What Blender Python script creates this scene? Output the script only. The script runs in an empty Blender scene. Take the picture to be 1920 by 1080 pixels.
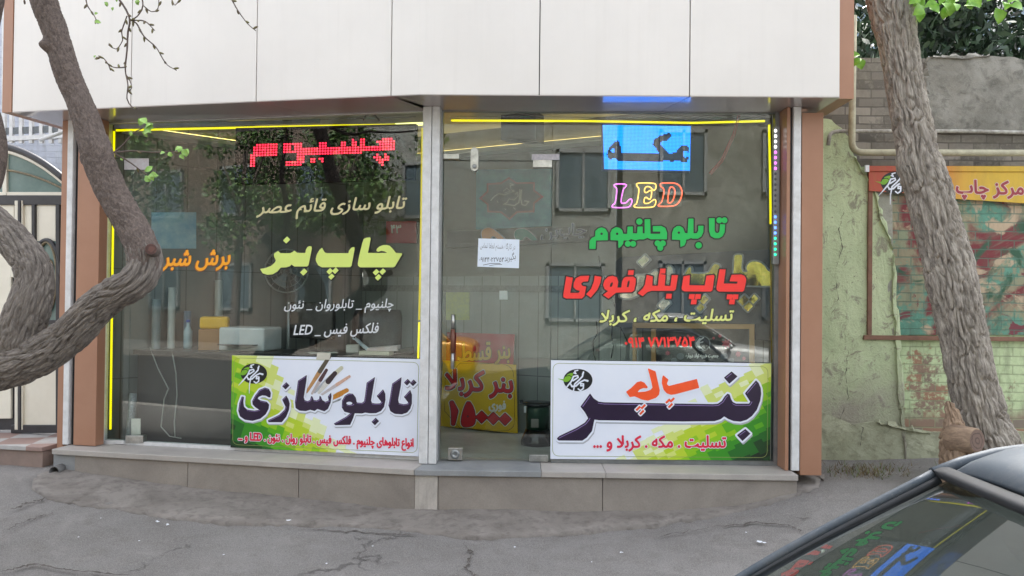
import bpy, bmesh, math, random
import numpy as np
from mathutils import Vector, Matrix, noise
R_ = math.radians
random.seed(7); RNG = np.random.default_rng(7)
SC = bpy.context.scene
COL = SC.collection

# ------------------------------------------------------------------ camera, sky, sun, exposure
F_PX, PITCH, ROLL, EYE = 1400.0, R_(0.70), R_(0.60), 1.55
cam_d = bpy.data.cameras.new("camera"); cam_d.sensor_width = 36.0
cam_d.lens = 36.0 * F_PX / 1920.0; cam_d.clip_start = 0.05; cam_d.clip_end = 500
cam = bpy.data.objects.new("camera", cam_d); COL.objects.link(cam)
CAM_M = Matrix.Translation((0, 0, EYE)) @ Matrix.Rotation(R_(90) + PITCH, 4, 'X') @ Matrix.Rotation(ROLL, 4, 'Z')
cam.matrix_world = CAM_M
SC.camera = cam
SUN_EL, SUN_AZ = R_(52), R_(12)          # hazy sun high behind the shop: its front and the pavement lie in open shade
w = bpy.data.worlds.new("World"); SC.world = w; w.use_nodes = True
nt = w.node_tree; nt.nodes.clear()
sky = nt.nodes.new('ShaderNodeTexSky'); sky.sky_type = 'NISHITA'; sky.sun_disc = False
sky.sun_elevation = SUN_EL; sky.sun_rotation = SUN_AZ; sky.dust_density = 4.0; sky.air_density = 1.0; sky.ozone_density = 1.0
hs = nt.nodes.new('ShaderNodeHueSaturation'); hs.inputs['Saturation'].default_value = 0.28
bg = nt.nodes.new('ShaderNodeBackground'); bg.inputs['Strength'].default_value = 0.15
out = nt.nodes.new('ShaderNodeOutputWorld')
nt.links.new(sky.outputs[0], hs.inputs['Color']); nt.links.new(hs.outputs[0], bg.inputs['Color']); nt.links.new(bg.outputs[0], out.inputs[0])
sun_d = bpy.data.lights.new("sun", 'SUN'); sun_d.energy = 2.6; sun_d.angle = R_(12); sun_d.color = (1.0, 0.96, 0.90)
sun = bpy.data.objects.new("sun", sun_d); COL.objects.link(sun)
sdir = Vector((math.cos(SUN_EL) * math.sin(SUN_AZ), math.cos(SUN_EL) * math.cos(SUN_AZ), math.sin(SUN_EL)))
sun.rotation_euler = sdir.to_track_quat('Z', 'Y').to_euler(); sun.location = (0, 5, 14)
vs = SC.view_settings; vs.view_transform = 'Standard'; vs.look = 'None'; vs.exposure = 2.36; vs.gamma = 1.0
SC.render.engine = 'CYCLES'
cy = SC.cycles; cy.use_denoising = True; cy.max_bounces = 10; cy.transparent_max_bounces = 16
cy.diffuse_bounces = 5; cy.glossy_bounces = 4; cy.sample_clamp_indirect = 6.0; cy.caustics_reflective = False; cy.caustics_refractive = False

# ------------------------------------------------------------------ pixels of the photograph <-> planes of the place
CAM_R = np.array(CAM_M.to_3x3()); CAM_O = np.array([0, 0, EYE])
def ray(px, py):
    px = np.asarray(px, float); py = np.asarray(py, float)
    d = np.stack([(px - 960) / F_PX, -(py - 540) / F_PX, -np.ones_like(px)], -1)
    return d @ CAM_R.T
def at(px, py, dist):
    """point of the place seen at a pixel, at a given depth (metres north of the viewer)"""
    d = ray(px, py); return Vector(CAM_O + d * (dist / d[1]))
class Frame:
    """a vertical plane of the place: u to the right, v up, n out of it towards the street"""
    def __init__(s, o, deg):
        a = R_(deg); s.a = a; s.o = np.array([o[0], o[1], 0.0])
        s.U = np.array([math.cos(a), math.sin(a), 0.0]); s.N = np.array([math.sin(a), -math.cos(a), 0.0]); s.Z = np.array([0, 0, 1.0])
    def pt(s, u, v, n=0.0): return s.o + s.U * u + s.Z * v + s.N * n
    def hit(s, px, py, n=0.0):
        d = ray(px, py); o = s.o + s.N * n
        t = ((o - CAM_O) @ s.N) / (d @ s.N)
        return CAM_O + d * t[..., None] if np.ndim(t) else CAM_O + d * t
    def uv(s, px, py, n=0.0):
        p = s.hit(px, py, n) - s.o
        return p @ s.U, p @ s.Z
FR = Frame((-0.6, 5.47), -0.8)       # right bay glass
FL = Frame((-0.6, 5.47), -11.0)      # left bay glass
W1 = Frame((-0.5, 7.02), -27.2)      # inner wall on the right
W2 = Frame((-3.3, 6.05), 39.8)       # inner wall on the left
RW = Frame((2.3, 5.95), 0.0)         # old garden wall
GA = Frame((-4.11, 6.42), -11.0)     # neighbour's gate

# ------------------------------------------------------------------ objects
WLOC = {}
def _tag(o, label, cat, group=None, kind=None):
    if label: o['label'] = label
    if cat: o['category'] = cat
    if group: o['group'] = group
    if kind: o['kind'] = kind
    return o
def thing(name, label, cat, loc, group=None):
    o = bpy.data.objects.new(name, None); COL.objects.link(o)
    o.location = Vector(loc); o.empty_display_size = 0.1; WLOC[o.name] = Vector(loc)
    return _tag(o, label, cat, group)
class MB:
    """collects faces in world metres, then links them as one mesh object"""
    def __init__(s): s.v = []; s.f = []; s.m = []; s.uvs = None; s.sm = []
    def add(s, vs, fs, mi=0, smooth=False):
        b = len(s.v); s.v.extend([tuple(map(float, p)) for p in vs]); 
        for f in fs: s.f.append(tuple(b + i for i in f)); s.m.append(mi); s.sm.append(smooth)
        return s
    def hexa(s, c, mi=0):      # 8 corners: bottom 4 ccw then top 4
        return s.add(c, [(3, 2, 1, 0), (4, 5, 6, 7), (0, 1, 5, 4), (1, 2, 6, 5), (2, 3, 7, 6), (3, 0, 4, 7)], mi)
    def box(s, lo, hi, mi=0):
        x0, y0, z0 = lo; x1, y1, z1 = hi
        return s.hexa([(x0, y0, z0), (x1, y0, z0), (x1, y1, z0), (x0, y1, z0), (x0, y0, z1), (x1, y0, z1), (x1, y1, z1), (x0, y1, z1)], mi)
    def fbox(s, fr, u0, u1, v0, v1, n0, n1, mi=0):   # n0 back, n1 front
        P = fr.pt
        return s.hexa([P(u0, v0, n1), P(u1, v0, n1), P(u1, v0, n0), P(u0, v0, n0), P(u0, v1, n1), P(u1, v1, n1), P(u1, v1, n0), P(u0, v1, n0)], mi)
    def slab(s, fr, pts, n, th, mi=0):
        """flat board whose front outline is given in photo pixels, front face n out of the frame, th thick"""
        pts = np.array(pts, float); fpt = fr.hit(pts[:, 0], pts[:, 1], n); bk = fpt - fr.N * th; k = len(pts)
        fs = [tuple(reversed(range(k))), tuple(range(k, 2 * k))] + [(i, (i + 1) % k, k + (i + 1) % k, k + i) for i in range(k)]
        return s.add(list(fpt) + list(bk), fs, mi)
    def prism(s, poly, vec, mi=0, smooth=False):
        k = len(poly); a = [Vector(p) for p in poly]; b = [p + Vector(vec) for p in a]
        return s.add(a + b, [tuple(reversed(range(k))), tuple(range(k, 2 * k))] + [(i, (i + 1) % k, k + (i + 1) % k, k + i) for i in range(k)], mi, smooth)
    def tube(s, path, r, n=8, mi=0, cap=True, uv=False, disp=None):
        P = [Vector(p) for p in path]; k = len(P)
        rs = [r] * k if np.isscalar(r) else list(r)
        T = [(P[min(i + 1, k - 1)] - P[max(i - 1, 0)]).normalized() for i in range(k)]
        ref = Vector((0, 1, 0)) if abs(T[0].y) < 0.9 else Vector((1, 0, 0))
        A = (ref - T[0] * ref.dot(T[0])).normalized(); vs = []; L = 0.0; uvv = []
        for i in range(k):
            A = (A - T[i] * A.dot(T[i])).normalized(); B = T[i].cross(A)
            if i: L += (P[i] - P[i - 1]).length
            for j in range(n):
                t = 2 * math.pi * j / n; d = A * math.cos(t) + B * math.sin(t)
                rr = rs[i] * (1 + (disp(P[i] + d * rs[i], t, L, rs[i]) if disp else 0))
                vs.append(P[i] + d * rr); uvv.append((t, L))
        b = len(s.v); s.v.extend([tuple(p) for p in vs]); rm = sum(rs) / k
        for i in range(k - 1):
            for j in range(n):
                j2 = (j + 1) % n
                s.f.append((b + i * n + j, b + i * n + j2, b + (i + 1) * n + j2, b + (i + 1) * n + j)); s.m.append(mi); s.sm.append(True)
                if uv:
                    if s.uvs is None: s.uvs = {}
                    t0, t1 = j / n * 6.2832, (j + 1) / n * 6.2832
                    s.uvs[len(s.f) - 1] = [(t0 * rm, uvv[i * n][1]), (t1 * rm, uvv[i * n][1]), (t1 * rm, uvv[(i + 1) * n][1]), (t0 * rm, uvv[(i + 1) * n][1])]
        if cap:
            s.f.append(tuple(b + j for j in reversed(range(n)))); s.m.append(mi); s.sm.append(False)
            s.f.append(tuple(b + (k - 1) * n + j for j in range(n))); s.m.append(mi); s.sm.append(False)
        return s
    def lathe(s, c, prof, n=20, mi=0, axis='z'):
        c = Vector(c); vs = []
        for r, h in prof:
            for j in range(n):
                t = 2 * math.pi * j / n
                q = (r * math.cos(t), r * math.sin(t), h) if axis == 'z' else (r * math.cos(t), -h, r * math.sin(t))
                vs.append(c + Vector(q))
        k = len(prof); fs = [(i * n + j, i * n + (j + 1) % n, (i + 1) * n + (j + 1) % n, (i + 1) * n + j) for i in range(k - 1) for j in range(n)]
        s.add(vs, fs, mi, True); b = len(s.v) - len(vs)
        s.f.append(tuple(b + j for j in reversed(range(n)))); s.m.append(mi); s.sm.append(False)
        s.f.append(tuple(b + (k - 1) * n + j for j in range(n))); s.m.append(mi); s.sm.append(False)
        return s
    def ball(s, c, r, n=10, mi=0):
        c = Vector(c); r = (r, r, r) if np.isscalar(r) else r; vs = []; fs = []
        for i in range(n + 1):
            p = math.pi * i / n
            for j in range(n * 2):
                t = math.pi * j / n
                vs.append(c + Vector((r[0] * math.sin(p) * math.cos(t), r[1] * math.sin(p) * math.sin(t), r[2] * math.cos(p))))
        m = n * 2
        fs = [(i * m + j, (i + 1) * m + j, (i + 1) * m + (j + 1) % m, i * m + (j + 1) % m) for i in range(n) for j in range(m)]
        return s.add(vs, fs, mi, True)
    def build(s, name, mats, parent=None, label=None, cat=None, group=None, kind=None, bevel=0.0, origin=None):
        if not isinstance(mats, (list, tuple)): mats = [mats]
        V = np.array(s.v, float)
        if parent is not None: org = WLOC[parent.name]
        elif origin is not None: org = Vector(origin)
        else:
            lo, hi = V.min(0), V.max(0); org = Vector(((lo[0] + hi[0]) / 2, (lo[1] + hi[1]) / 2, lo[2]))
        me = bpy.data.meshes.new(name); me.from_pydata([tuple(p) for p in (V - np.array(org))], [], s.f)
        for m in mats: me.materials.append(m)
        me.polygons.foreach_set('material_index', s.m); me.polygons.foreach_set('use_smooth', s.sm)
        if s.uvs:
            ul = me.uv_layers.new(name='UVMap')
            for fi, uv in s.uvs.items():
                p = me.polygons[fi]
                for li, q in zip(p.loop_indices, uv): ul.data[li].uv = q
        me.validate(); me.update()
        o = bpy.data.objects.new(name, me); COL.objects.link(o)
        if parent is not None: o.parent = parent
        else: o.location = org
        WLOC[o.name] = org
        if bevel:
            b = o.modifiers.new('bevel', 'BEVEL'); b.width = bevel; b.segments = 2; b.limit_method = 'ANGLE'; b.angle_limit = R_(40)
        return _tag(o, label, cat, group, kind)

# ------------------------------------------------------------------ materials
def c(r, g, b):
    f = lambda x: ((x / 255 + 0.055) / 1.055) ** 2.4 if x > 10.3 else x / 255 / 12.92
    return (f(r), f(g), f(b), 1)
class NT:
    def __init__(s, name):
        s.m = bpy.data.materials.new(name); s.m.use_nodes = True; s.t = s.m.node_tree
        s.b = s.t.nodes['Principled BSDF']; s.o = s.t.nodes['Material Output']
    def n(s, typ, **kw):
        x = s.t.nodes.new('ShaderNode' + typ)
        for k, v in kw.items():
            if k in x.inputs.keys() if not k.startswith('_') else False: x.inputs[k].default_value = v
            else: setattr(x, k.lstrip('_'), v)
        return x
    def l(s, a, b): s.t.links.new(a, b)
    def pos(s): return s.n('NewGeometry').outputs['Position']
    def map(s, vec, scale=(1, 1, 1), rot=(0, 0, 0), loc=(0, 0, 0)):
        m = s.n('Mapping'); m.inputs['Scale'].default_value = scale; m.inputs['Rotation'].default_value = rot; m.inputs['Location'].default_value = loc
        s.l(vec, m.inputs['Vector']); return m.outputs[0]
    def noise(s, vec, scale, detail=6, rough=0.6, dist=0.0):
        x = s.n('TexNoise'); x.inputs['Scale'].default_value = scale; x.inputs['Detail'].default_value = detail
        x.inputs['Roughness'].default_value = rough; x.inputs['Distortion'].default_value = dist; s.l(vec, x.inputs['Vector']); return x.outputs['Fac']
    def ramp(s, fac, stops, interp='LINEAR'):
        r = s.n('ValToRGB'); e = r.color_ramp; e.interpolation = interp
        while len(e.elements) < len(stops): e.elements.new(0.5)
        for el, (p, col) in zip(e.elements, stops): el.position = p; el.color = col if len(col) == 4 else (*col, 1)
        s.l(fac, r.inputs[0]); return r.outputs[0]
    def mix(s, fac, a, b, mode='MIX'):
        m = s.n('Mix'); m.data_type = 'RGBA'; m.blend_type = mode
        for k, x in ((0, fac), (6, a), (7, b)):
            if hasattr(x, 'is_output') or hasattr(x, 'node'): s.l(x, m.inputs[k])
            else: m.inputs[k].default_value = x
        return m.outputs[2]
    def math(s, op, a, b=None, clamp=False):
        m = s.n('Math'); m.operation = op; m.use_clamp = clamp
        for k, x in ((0, a), (1, b)):
            if x is None: continue
            if hasattr(x, 'node'): s.l(x, m.inputs[k])
            else: m.inputs[k].default_value = x
        return m.outputs[0]
    def bump(s, h, strength=0.3, dist=0.01, prev=None):
        b = s.n('Bump'); b.inputs['Strength'].default_value = strength; b.inputs['Distance'].default_value = dist
        s.l(h, b.inputs['Height'])
        if prev is not None: s.l(prev, b.inputs['Normal'])
        return b.outputs[0]
    def sep(s, vec):
        x = s.n('SeparateXYZ'); s.l(vec, x.inputs[0]); return x.outputs
    def fin(s, col=None, rough=None, normal=None, **kw):
        if col is not None:
            if hasattr(col, 'node'): s.l(col, s.b.inputs['Base Color'])
            else: s.b.inputs['Base Color'].default_value = col
        if rough is not None:
            if hasattr(rough, 'node'): s.l(rough, s.b.inputs['Roughness'])
            else: s.b.inputs['Roughness'].default_value = rough
        if normal is not None: s.l(normal, s.b.inputs['Normal'])
        for k, v in kw.items(): s.b.inputs[k.replace('_', ' ')].default_value = v
        return s.m
def mk(name, col, rough=0.5, col2=None, scale=8, bump=0, bscale=60, bd=0.003, **kw):
    """procedural paint: base colour broken up by noise, fine bump"""
    n = NT(name); p = n.pos()
    if col2 is None: col2 = tuple(x * 0.86 for x in col[:3]) + (1,)
    f = n.ramp(n.noise(p, scale, 8, 0.65), [(0.35, (0, 0, 0)), (0.68, (1, 1, 1))])
    cc = n.mix(f, col, col2)
    nm = n.bump(n.noise(p, bscale, 5), bump, bd) if bump else None
    return n.fin(cc, rough, nm, **kw)
def emit(name, col, s):
    n = NT(name); n.b.inputs['Base Color'].default_value = (0.02, 0.02, 0.02, 1)
    n.b.inputs['Emission Color'].default_value = col; n.b.inputs['Emission Strength'].default_value = s
    return n.m
def glassmat(name, tint=(0.93, 0.97, 0.95, 1), f0=0.045, rough=0.0):
    n = NT(name); n.t.nodes.remove(n.b)
    lw = n.n('LayerWeight'); lw.inputs['Blend'].default_value = 0.5
    p5 = n.math('POWER', lw.outputs['Facing'], 5.0); f = n.math('MULTIPLY_ADD', p5, 1 - f0); f.node.inputs[2].default_value = f0
    tr = n.n('BsdfTransparent'); tr.inputs['Color'].default_value = tint
    gl = n.n('BsdfGlossy'); gl.inputs['Roughness'].default_value = rough; gl.inputs['Color'].default_value = (1, 1, 1, 1)
    mx = n.n('MixShader'); n.l(f, mx.inputs[0]); n.l(tr.outputs[0], mx.inputs[1]); n.l(gl.outputs[0], mx.inputs[2])
    n.l(mx.outputs[0], n.o.inputs['Surface']); return n.m

# ------------------------------------------------------------------ lettering: distance fields -> clean flat or raised shapes
def chaikin(p, it):
    p = np.array(p, float)
    for _ in range(it):
        q = np.roll(p, -1, 0); a = p * 0.75 + q * 0.25; b = p * 0.25 + q * 0.75
        p = np.empty((len(a) * 2, 2)); p[0::2] = a; p[1::2] = b
    return p
def T(ox, oy, s, pts, sm=0):
    p = np.array(pts, float) / s + np.array([ox, oy]); return chaikin(p, sm) if sm else p
def _seg_d2(X, Y, a, b):
    d = b - a; L = d @ d + 1e-12
    t = np.clip(((X - a[0]) * d[0] + (Y - a[1]) * d[1]) / L, 0, 1)
    return (X - a[0] - t * d[0]) ** 2 + (Y - a[1] - t * d[1]) ** 2, t
def poly(p):
    p = np.array(p, float)
    def f(X, Y):
        d2 = np.full(X.shape, 1e9); ins = np.zeros(X.shape, bool); q = np.roll(p, -1, 0)
        for a, b in zip(p, q):
            d2 = np.minimum(d2, _seg_d2(X, Y, a, b)[0])
            cr = (a[1] > Y) != (b[1] > Y)
            if b[1] != a[1]: ins ^= cr & (X < (b[0] - a[0]) * (Y - a[1]) / (b[1] - a[1]) + a[0])
        d = np.sqrt(d2); return np.where(ins, -d, d)
    f.bb = (p[:, 0].min(), p[:, 1].min(), p[:, 0].max(), p[:, 1].max()); return f
def stroke(p, r):
    p = np.array(p, float); rs = np.full(len(p), r) if np.isscalar(r) else np.array(r, float)
    def f(X, Y):
        d = np.full(X.shape, 1e9)
        for i in range(len(p) - 1):
            d2, t = _seg_d2(X, Y, p[i], p[i + 1]); d = np.minimum(d, np.sqrt(d2) - (rs[i] * (1 - t) + rs[i + 1] * t))
        return d
    m = rs.max(); f.bb = (p[:, 0].min() - m, p[:, 1].min() - m, p[:, 0].max() + m, p[:, 1].max() + m); return f
def circ(x, y, r, ry=None):
    ry = ry or r
    def f(X, Y): return (np.sqrt(((X - x) / r) ** 2 + ((Y - y) / ry) ** 2) - 1) * min(r, ry)
    f.bb = (x - r, y - ry, x + r, y + ry); return f
def dia(x, y, r, tilt=0.12): 
    a = tilt; return poly([(x - r, y + r * a), (x + r * a, y - r), (x + r, y - r * a), (x - r * a, y + r)])
def sq(x, y, rx, ry=None, sk=0.0):
    ry = ry or rx; return poly([(x - rx + sk, y - ry), (x + rx + sk, y - ry), (x + rx - sk, y + ry), (x - rx - sk, y + ry)])
def uni(*fs):
    def f(X, Y):
        d = fs[0](X, Y)
        for g in fs[1:]: d = np.minimum(d, g(X, Y))
        return d
    B = np.array([g.bb for g in fs]); f.bb = (B[:, 0].min(), B[:, 1].min(), B[:, 2].max(), B[:, 3].max()); return f
def sub(a, *bs):
    def f(X, Y):
        d = a(X, Y)
        for b in bs: d = np.maximum(d, -b(X, Y))
        return d
    f.bb = a.bb; return f
def inter(a, b):
    def f(X, Y): return np.maximum(a(X, Y), b(X, Y))
    f.bb = (max(a.bb[0], b.bb[0]), max(a.bb[1], b.bb[1]), min(a.bb[2], b.bb[2]), min(a.bb[3], b.bb[3])); return f
def shift(a, dx, dy):
    def f(X, Y): return a(X - dx, Y - dy)
    f.bb = (a.bb[0] + dx, a.bb[1] + dy, a.bb[2] + dx, a.bb[3] + dy); return f
def aff(a, sx, sy, dx, dy):
    def f(X, Y): return a((X - dx) / sx, (Y - dy) / sy) * min(sx, sy)
    f.bb = (a.bb[0] * sx + dx, a.bb[1] * sy + dy, a.bb[2] * sx + dx, a.bb[3] * sy + dy); return f
def bevel_line(a, inset, wd):
    """the thin printed light line inside the upper left edges of a letter"""
    def f(X, Y):
        d = a(X, Y); gy, gx = np.gradient(d); up = -(gx * 0.55 + gy * 0.83)
        return np.maximum(np.abs(d + inset) - wd, 0.30 - up)
    f.bb = a.bb; return f
def inked(mb, f, fr, n, t=0.0, res=1.0, depth=0.0, mi=0):
    """marching squares over the field f (photo pixels) at level t -> faces on frame fr, n out of it"""
    x0, y0, x1, y1 = f.bb; pad = abs(t) + 2 * res
    xs = np.arange(x0 - pad, x1 + pad + res, res); ys = np.arange(y0 - pad, y1 + pad + res, res)
    X, Y = np.meshgrid(xs, ys); D = f(X, Y) - t; I = D < 0
    cnt = I[:-1, :-1].astype(int) + I[:-1, 1:] + I[1:, 1:] + I[1:, :-1]
    pts = []; polys = []; sides = []
    def add(p): pts.append(p); return len(pts) - 1
    for j in range(cnt.shape[0]):
        row = cnt[j] == 4; i = 0
        idx = np.flatnonzero(np.diff(np.concatenate([[0], row.astype(int), [0]])))
        for a, b in zip(idx[0::2], idx[1::2]):
            k = len(pts); pts.extend([(xs[a], ys[j]), (xs[b], ys[j]), (xs[b], ys[j + 1]), (xs[a], ys[j + 1])]); polys.append((k + 3, k + 2, k + 1, k))
    for j, i in zip(*np.nonzero((cnt > 0) & (cnt < 4))):
        cs = [(i, j), (i + 1, j), (i + 1, j + 1), (i, j + 1)]; ring = []; cross = []
        for k in range(4):
            (ia, ja), (ib, jb) = cs[k], cs[(k + 1) % 4]; da, db = D[ja, ia], D[jb, ib]
            if da < 0: ring.append((xs[ia], ys[ja]))
            if (da < 0) != (db < 0):
                s = da / (da - db); p = (xs[ia] + (xs[ib] - xs[ia]) * s, ys[ja] + (ys[jb] - ys[ja]) * s); ring.append(p); cross.append((p, da < 0))
        if len(ring) >= 3:
            k = len(pts); pts.extend(ring); polys.append(tuple(reversed(range(k, k + len(ring)))))
            if depth and len(cross) == 2: sides.append((cross[0][0], cross[1][0]) if cross[0][1] else (cross[1][0], cross[0][0]))
    if not pts: return mb
    P = np.array(pts); W = fr.hit(P[:, 0], P[:, 1], n)
    mb.add(list(W), polys, mi)
    if depth and sides:
        S = np.array(sides).reshape(-1, 2); A = fr.hit(S[:, 0], S[:, 1], n); B = A - fr.N * depth; m = len(S) // 2
        mb.add(list(A) + list(B), [(2 * q, 2 * q + 1, 2 * m + 2 * q + 1, 2 * m + 2 * q) for q in range(m)], mi)
    return mb
# Persian letters: isolated, final, initial, medial forms
_G = {}
for ch, base in zip('بتثجحخسشصضطظعغفقکلمنه', ()): pass
def _d(ch, *f): _G[ch] = f
_d('ا', 0xFE8D, 0xFE8E); _d('آ', 0xFE81, 0xFE82); _d('د', 0xFEA9, 0xFEAA); _d('ذ', 0xFEAB, 0xFEAC); _d('ر', 0xFEAD, 0xFEAE); _d('ز', 0xFEAF, 0xFEB0); _d('و', 0xFEED, 0xFEEE)
for ch, b in (('ب', 0xFE8F), ('ت', 0xFE95), ('ج', 0xFE9D), ('ح', 0xFEA1), ('خ', 0xFEA5), ('س', 0xFEB1), ('ش', 0xFEB5), ('ص', 0xFEB9), ('ط', 0xFEC1), ('ع', 0xFEC9), ('ف', 0xFED1), ('ق', 0xFED5),
              ('ل', 0xFEDD), ('م', 0xFEE1), ('ن', 0xFEE5), ('ه', 0xFEE9), ('ئ', 0xFE89), ('پ', 0xFB56), ('چ', 0xFB7A), ('ک', 0xFB8E), ('گ', 0xFB92), ('ی', 0xFBFC)):
    _d(ch, b, b + 1, b + 2, b + 3)
def shape_fa(s):
    out = []; i = 0
    while i < len(s):
        ch = s[i]
        if ch not in _G: out.append(ch); i += 1; continue
        pv = i > 0 and s[i - 1] in _G and len(_G[s[i - 1]]) == 4
        if ch == 'ل' and i + 1 < len(s) and s[i + 1] == 'ا':
            out.append(chr(0xFEFC if pv else 0xFEFB)); i += 2; continue
        nx = i + 1 < len(s) and s[i + 1] in _G and len(_G[ch]) == 4
        g = _G[ch]; out.append(chr(g[3] if pv and nx else g[1] if pv else g[2] if nx else g[0])); i += 1
    # right to left, but runs of digits and latin stay in order
    r = []; run = ''
    for ch in reversed(''.join(out)):
        if ch.isdigit() or ('A' <= ch <= 'Z'): run = ch + run
        else:
            if run: r.append(run); run = ''
            r.append(ch)
    if run: r.append(run)
    return ''.join(r)
_FC = {}
def text(s, p0, p1, h, shear=0.0, raw=False):
    """field of a line of type: its ink runs from p0 to p1 (pixels, bottom line) and is h pixels tall"""
    if s not in _FC:
        cu = bpy.data.curves.new('t', 'FONT'); cu.body = s if raw else shape_fa(s); cu.resolution_u = 3; cu.fill_mode = 'FRONT'
        o = bpy.data.objects.new('t', cu); COL.objects.link(o)
        me = o.evaluated_get(bpy.context.evaluated_depsgraph_get()).to_mesh()
        key = {}; vid = []
        for v in me.vertices: vid.append(key.setdefault((round(v.co.x, 5), round(v.co.y, 5)), len(key)))
        pos = np.array(list(key.keys())); cntd = {}; me_tris = []
        for p in me.polygons:
            vv = [vid[i] for i in p.vertices]
            ar = sum(pos[vv[i]][0] * pos[vv[(i + 1) % len(vv)]][1] - pos[vv[(i + 1) % len(vv)]][0] * pos[vv[i]][1] for i in range(len(vv)))
            if ar < 0: vv.reverse()
            for i in range(1, len(vv) - 1): me_tris.append((vv[0], vv[i], vv[i + 1]))
            for i in range(len(vv)):
                e = (vv[i], vv[(i + 1) % len(vv)])
                if (e[1], e[0]) in cntd and cntd[(e[1], e[0])] > 0: cntd[(e[1], e[0])] -= 1
                else: cntd[e] = cntd.get(e, 0) + 1
        E = [(pos[a], pos[b]) for (a, b), k in cntd.items() if k > 0 and a != b]
        o.to_mesh_clear() if hasattr(o, 'to_mesh_clear') else None
        bpy.data.objects.remove(o); bpy.data.curves.remove(cu)
        tri = []
        for p in me_tris: tri.append([pos[i] for i in p])
        _FC[s] = (np.array(E), np.array(tri))
    E, TR = _FC[s]; lo = E.reshape(-1, 2).min(0); hi = E.reshape(-1, 2).max(0)
    Q = (E - lo) / (hi - lo); TQ = (TR - lo) / (hi - lo); p0 = np.array(p0, float); p1 = np.array(p1, float)
    tx = TQ[..., 0]; ty = TQ[..., 1]
    TP = p0 + (p1 - p0) * tx[..., None] + np.stack([ty * h * shear, -ty * h], -1)
    x = Q[..., 0]; y = Q[..., 1]
    P = p0 + (p1 - p0) * x[..., None] + np.stack([y * h * shear, -y * h], -1)
    def f(X, Y):
        d2 = np.full(X.shape, 1e9); ins = np.zeros(X.shape, bool)
        for a, b in P: d2 = np.minimum(d2, _seg_d2(X, Y, a, b)[0])
        gx = X[0]; gy = Y[:, 0]
        for q in TP:
            i0, i1 = np.searchsorted(gx, [q[:, 0].min(), q[:, 0].max()]); j0, j1 = np.searchsorted(gy, [q[:, 1].min(), q[:, 1].max()])
            if i1 <= i0 or j1 <= j0: continue
            x_ = X[j0:j1, i0:i1]; y_ = Y[j0:j1, i0:i1]
            e = [(q[(k + 1) % 3][0] - q[k][0]) * (y_ - q[k][1]) - (q[(k + 1) % 3][1] - q[k][1]) * (x_ - q[k][0]) for k in range(3)]
            ins[j0:j1, i0:i1] |= ((e[0] >= 0) & (e[1] >= 0) & (e[2] >= 0)) | ((e[0] <= 0) & (e[1] <= 0) & (e[2] <= 0))
        d = np.sqrt(d2); return np.where(ins, -d, d)
    b = P.reshape(-1, 2); f.bb = (*b.min(0), *b.max(0)); return f
def sheet(name, f, fr, n, mat, parent, t=0.0, res=1.0, depth=0.0, label=None):
    return inked(MB(), f, fr, n, t, res, depth).build(name, mat, parent, label)
# ------------------------------------------------------------------ shared materials
M = {}
def fasciamat():
    n = NT('cream composite panel'); p = n.pos()
    st = n.noise(n.map(p, (11, 11, .35)), 1.6, 7, .65); big = n.noise(p, .9, 6, .6); sp = n.noise(p, 55, 4, .7)
    col = n.mix(n.ramp(big, [(.36, (0, 0, 0)), (.66, (1, 1, 1))]), c(226, 222, 217), c(217, 213, 208))
    col = n.mix(n.math('MULTIPLY', n.ramp(st, [(.52, (0, 0, 0)), (.74, (1, 1, 1))]), .10), col, c(190, 184, 176))
    col = n.mix(n.math('MULTIPLY', n.ramp(sp, [(.66, (0, 0, 0)), (.74, (1, 1, 1))]), .10), col, c(176, 168, 158))
    return n.fin(col, .32, n.bump(n.noise(p, 2.4, 2, .4), .03, .02))
M['fascia'] = fasciamat()
M['soffit'] = mk('polished grey composite', c(168, 158, 154), 0.35, c(158, 148, 144), 2.0, Coat_Weight=1.0, Coat_Roughness=0.07, Coat_IOR=1.7)
M['brown'] = mk('brown composite panel', c(164, 122, 98), 0.36, c(156, 114, 90), 3.0, 0.03, 6, 0.004)
M['rail'] = mk('white powder coated rail', c(220, 221, 222), 0.4, c(196, 197, 197), 14, 0.05, 90)
M['alu'] = mk('grey anodised aluminium', c(150, 154, 155), 0.35, c(128, 132, 134), 9, Metallic=0.6)
M['chrome'] = mk('worn steel', c(190, 190, 186), 0.28, c(150, 150, 146), 20, 0.05, 120, Metallic=0.85)
M['black'] = mk('black rubber', c(30, 31, 33), 0.55, c(42, 42, 44), 20)
M['blackgloss'] = mk('black gloss', c(22, 23, 26), 0.2, c(30, 31, 33), 6)
M['white'] = mk('white vinyl', c(232, 236, 242), 0.35, c(226, 230, 238), 2)
M['glass'] = glassmat('window glass', (0.93, 0.97, 0.95, 1), 0.045)
M['glass2'] = glassmat('glass edge', (0.5, 0.68, 0.62, 1), 0.05)
def stone(name, a, b, d, sc=5, streak=True, rough=0.75):
    n = NT(name); p = n.pos()
    big = n.noise(p, sc, 8, 0.65, 0.4); fine = n.noise(p, 120, 4); st = n.noise(n.map(p, (9, 9, 1.2)), 2.2, 6, 0.6)
    col = n.mix(n.ramp(big, [(0.36, (0, 0, 0)), (0.66, (1, 1, 1))]), a, b)
    if streak: col = n.mix(n.math('MULTIPLY', n.ramp(st, [(0.5, (0, 0, 0)), (0.72, (1, 1, 1))]), 0.55), col, d)
    col = n.mix(n.math('MULTIPLY', n.ramp(fine, [(0.45, (0, 0, 0)), (0.75, (1, 1, 1))]), 0.25), col, d)
    return n.fin(col, rough, n.bump(n.noise(p, 60, 6), 0.25, 0.004))
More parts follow.
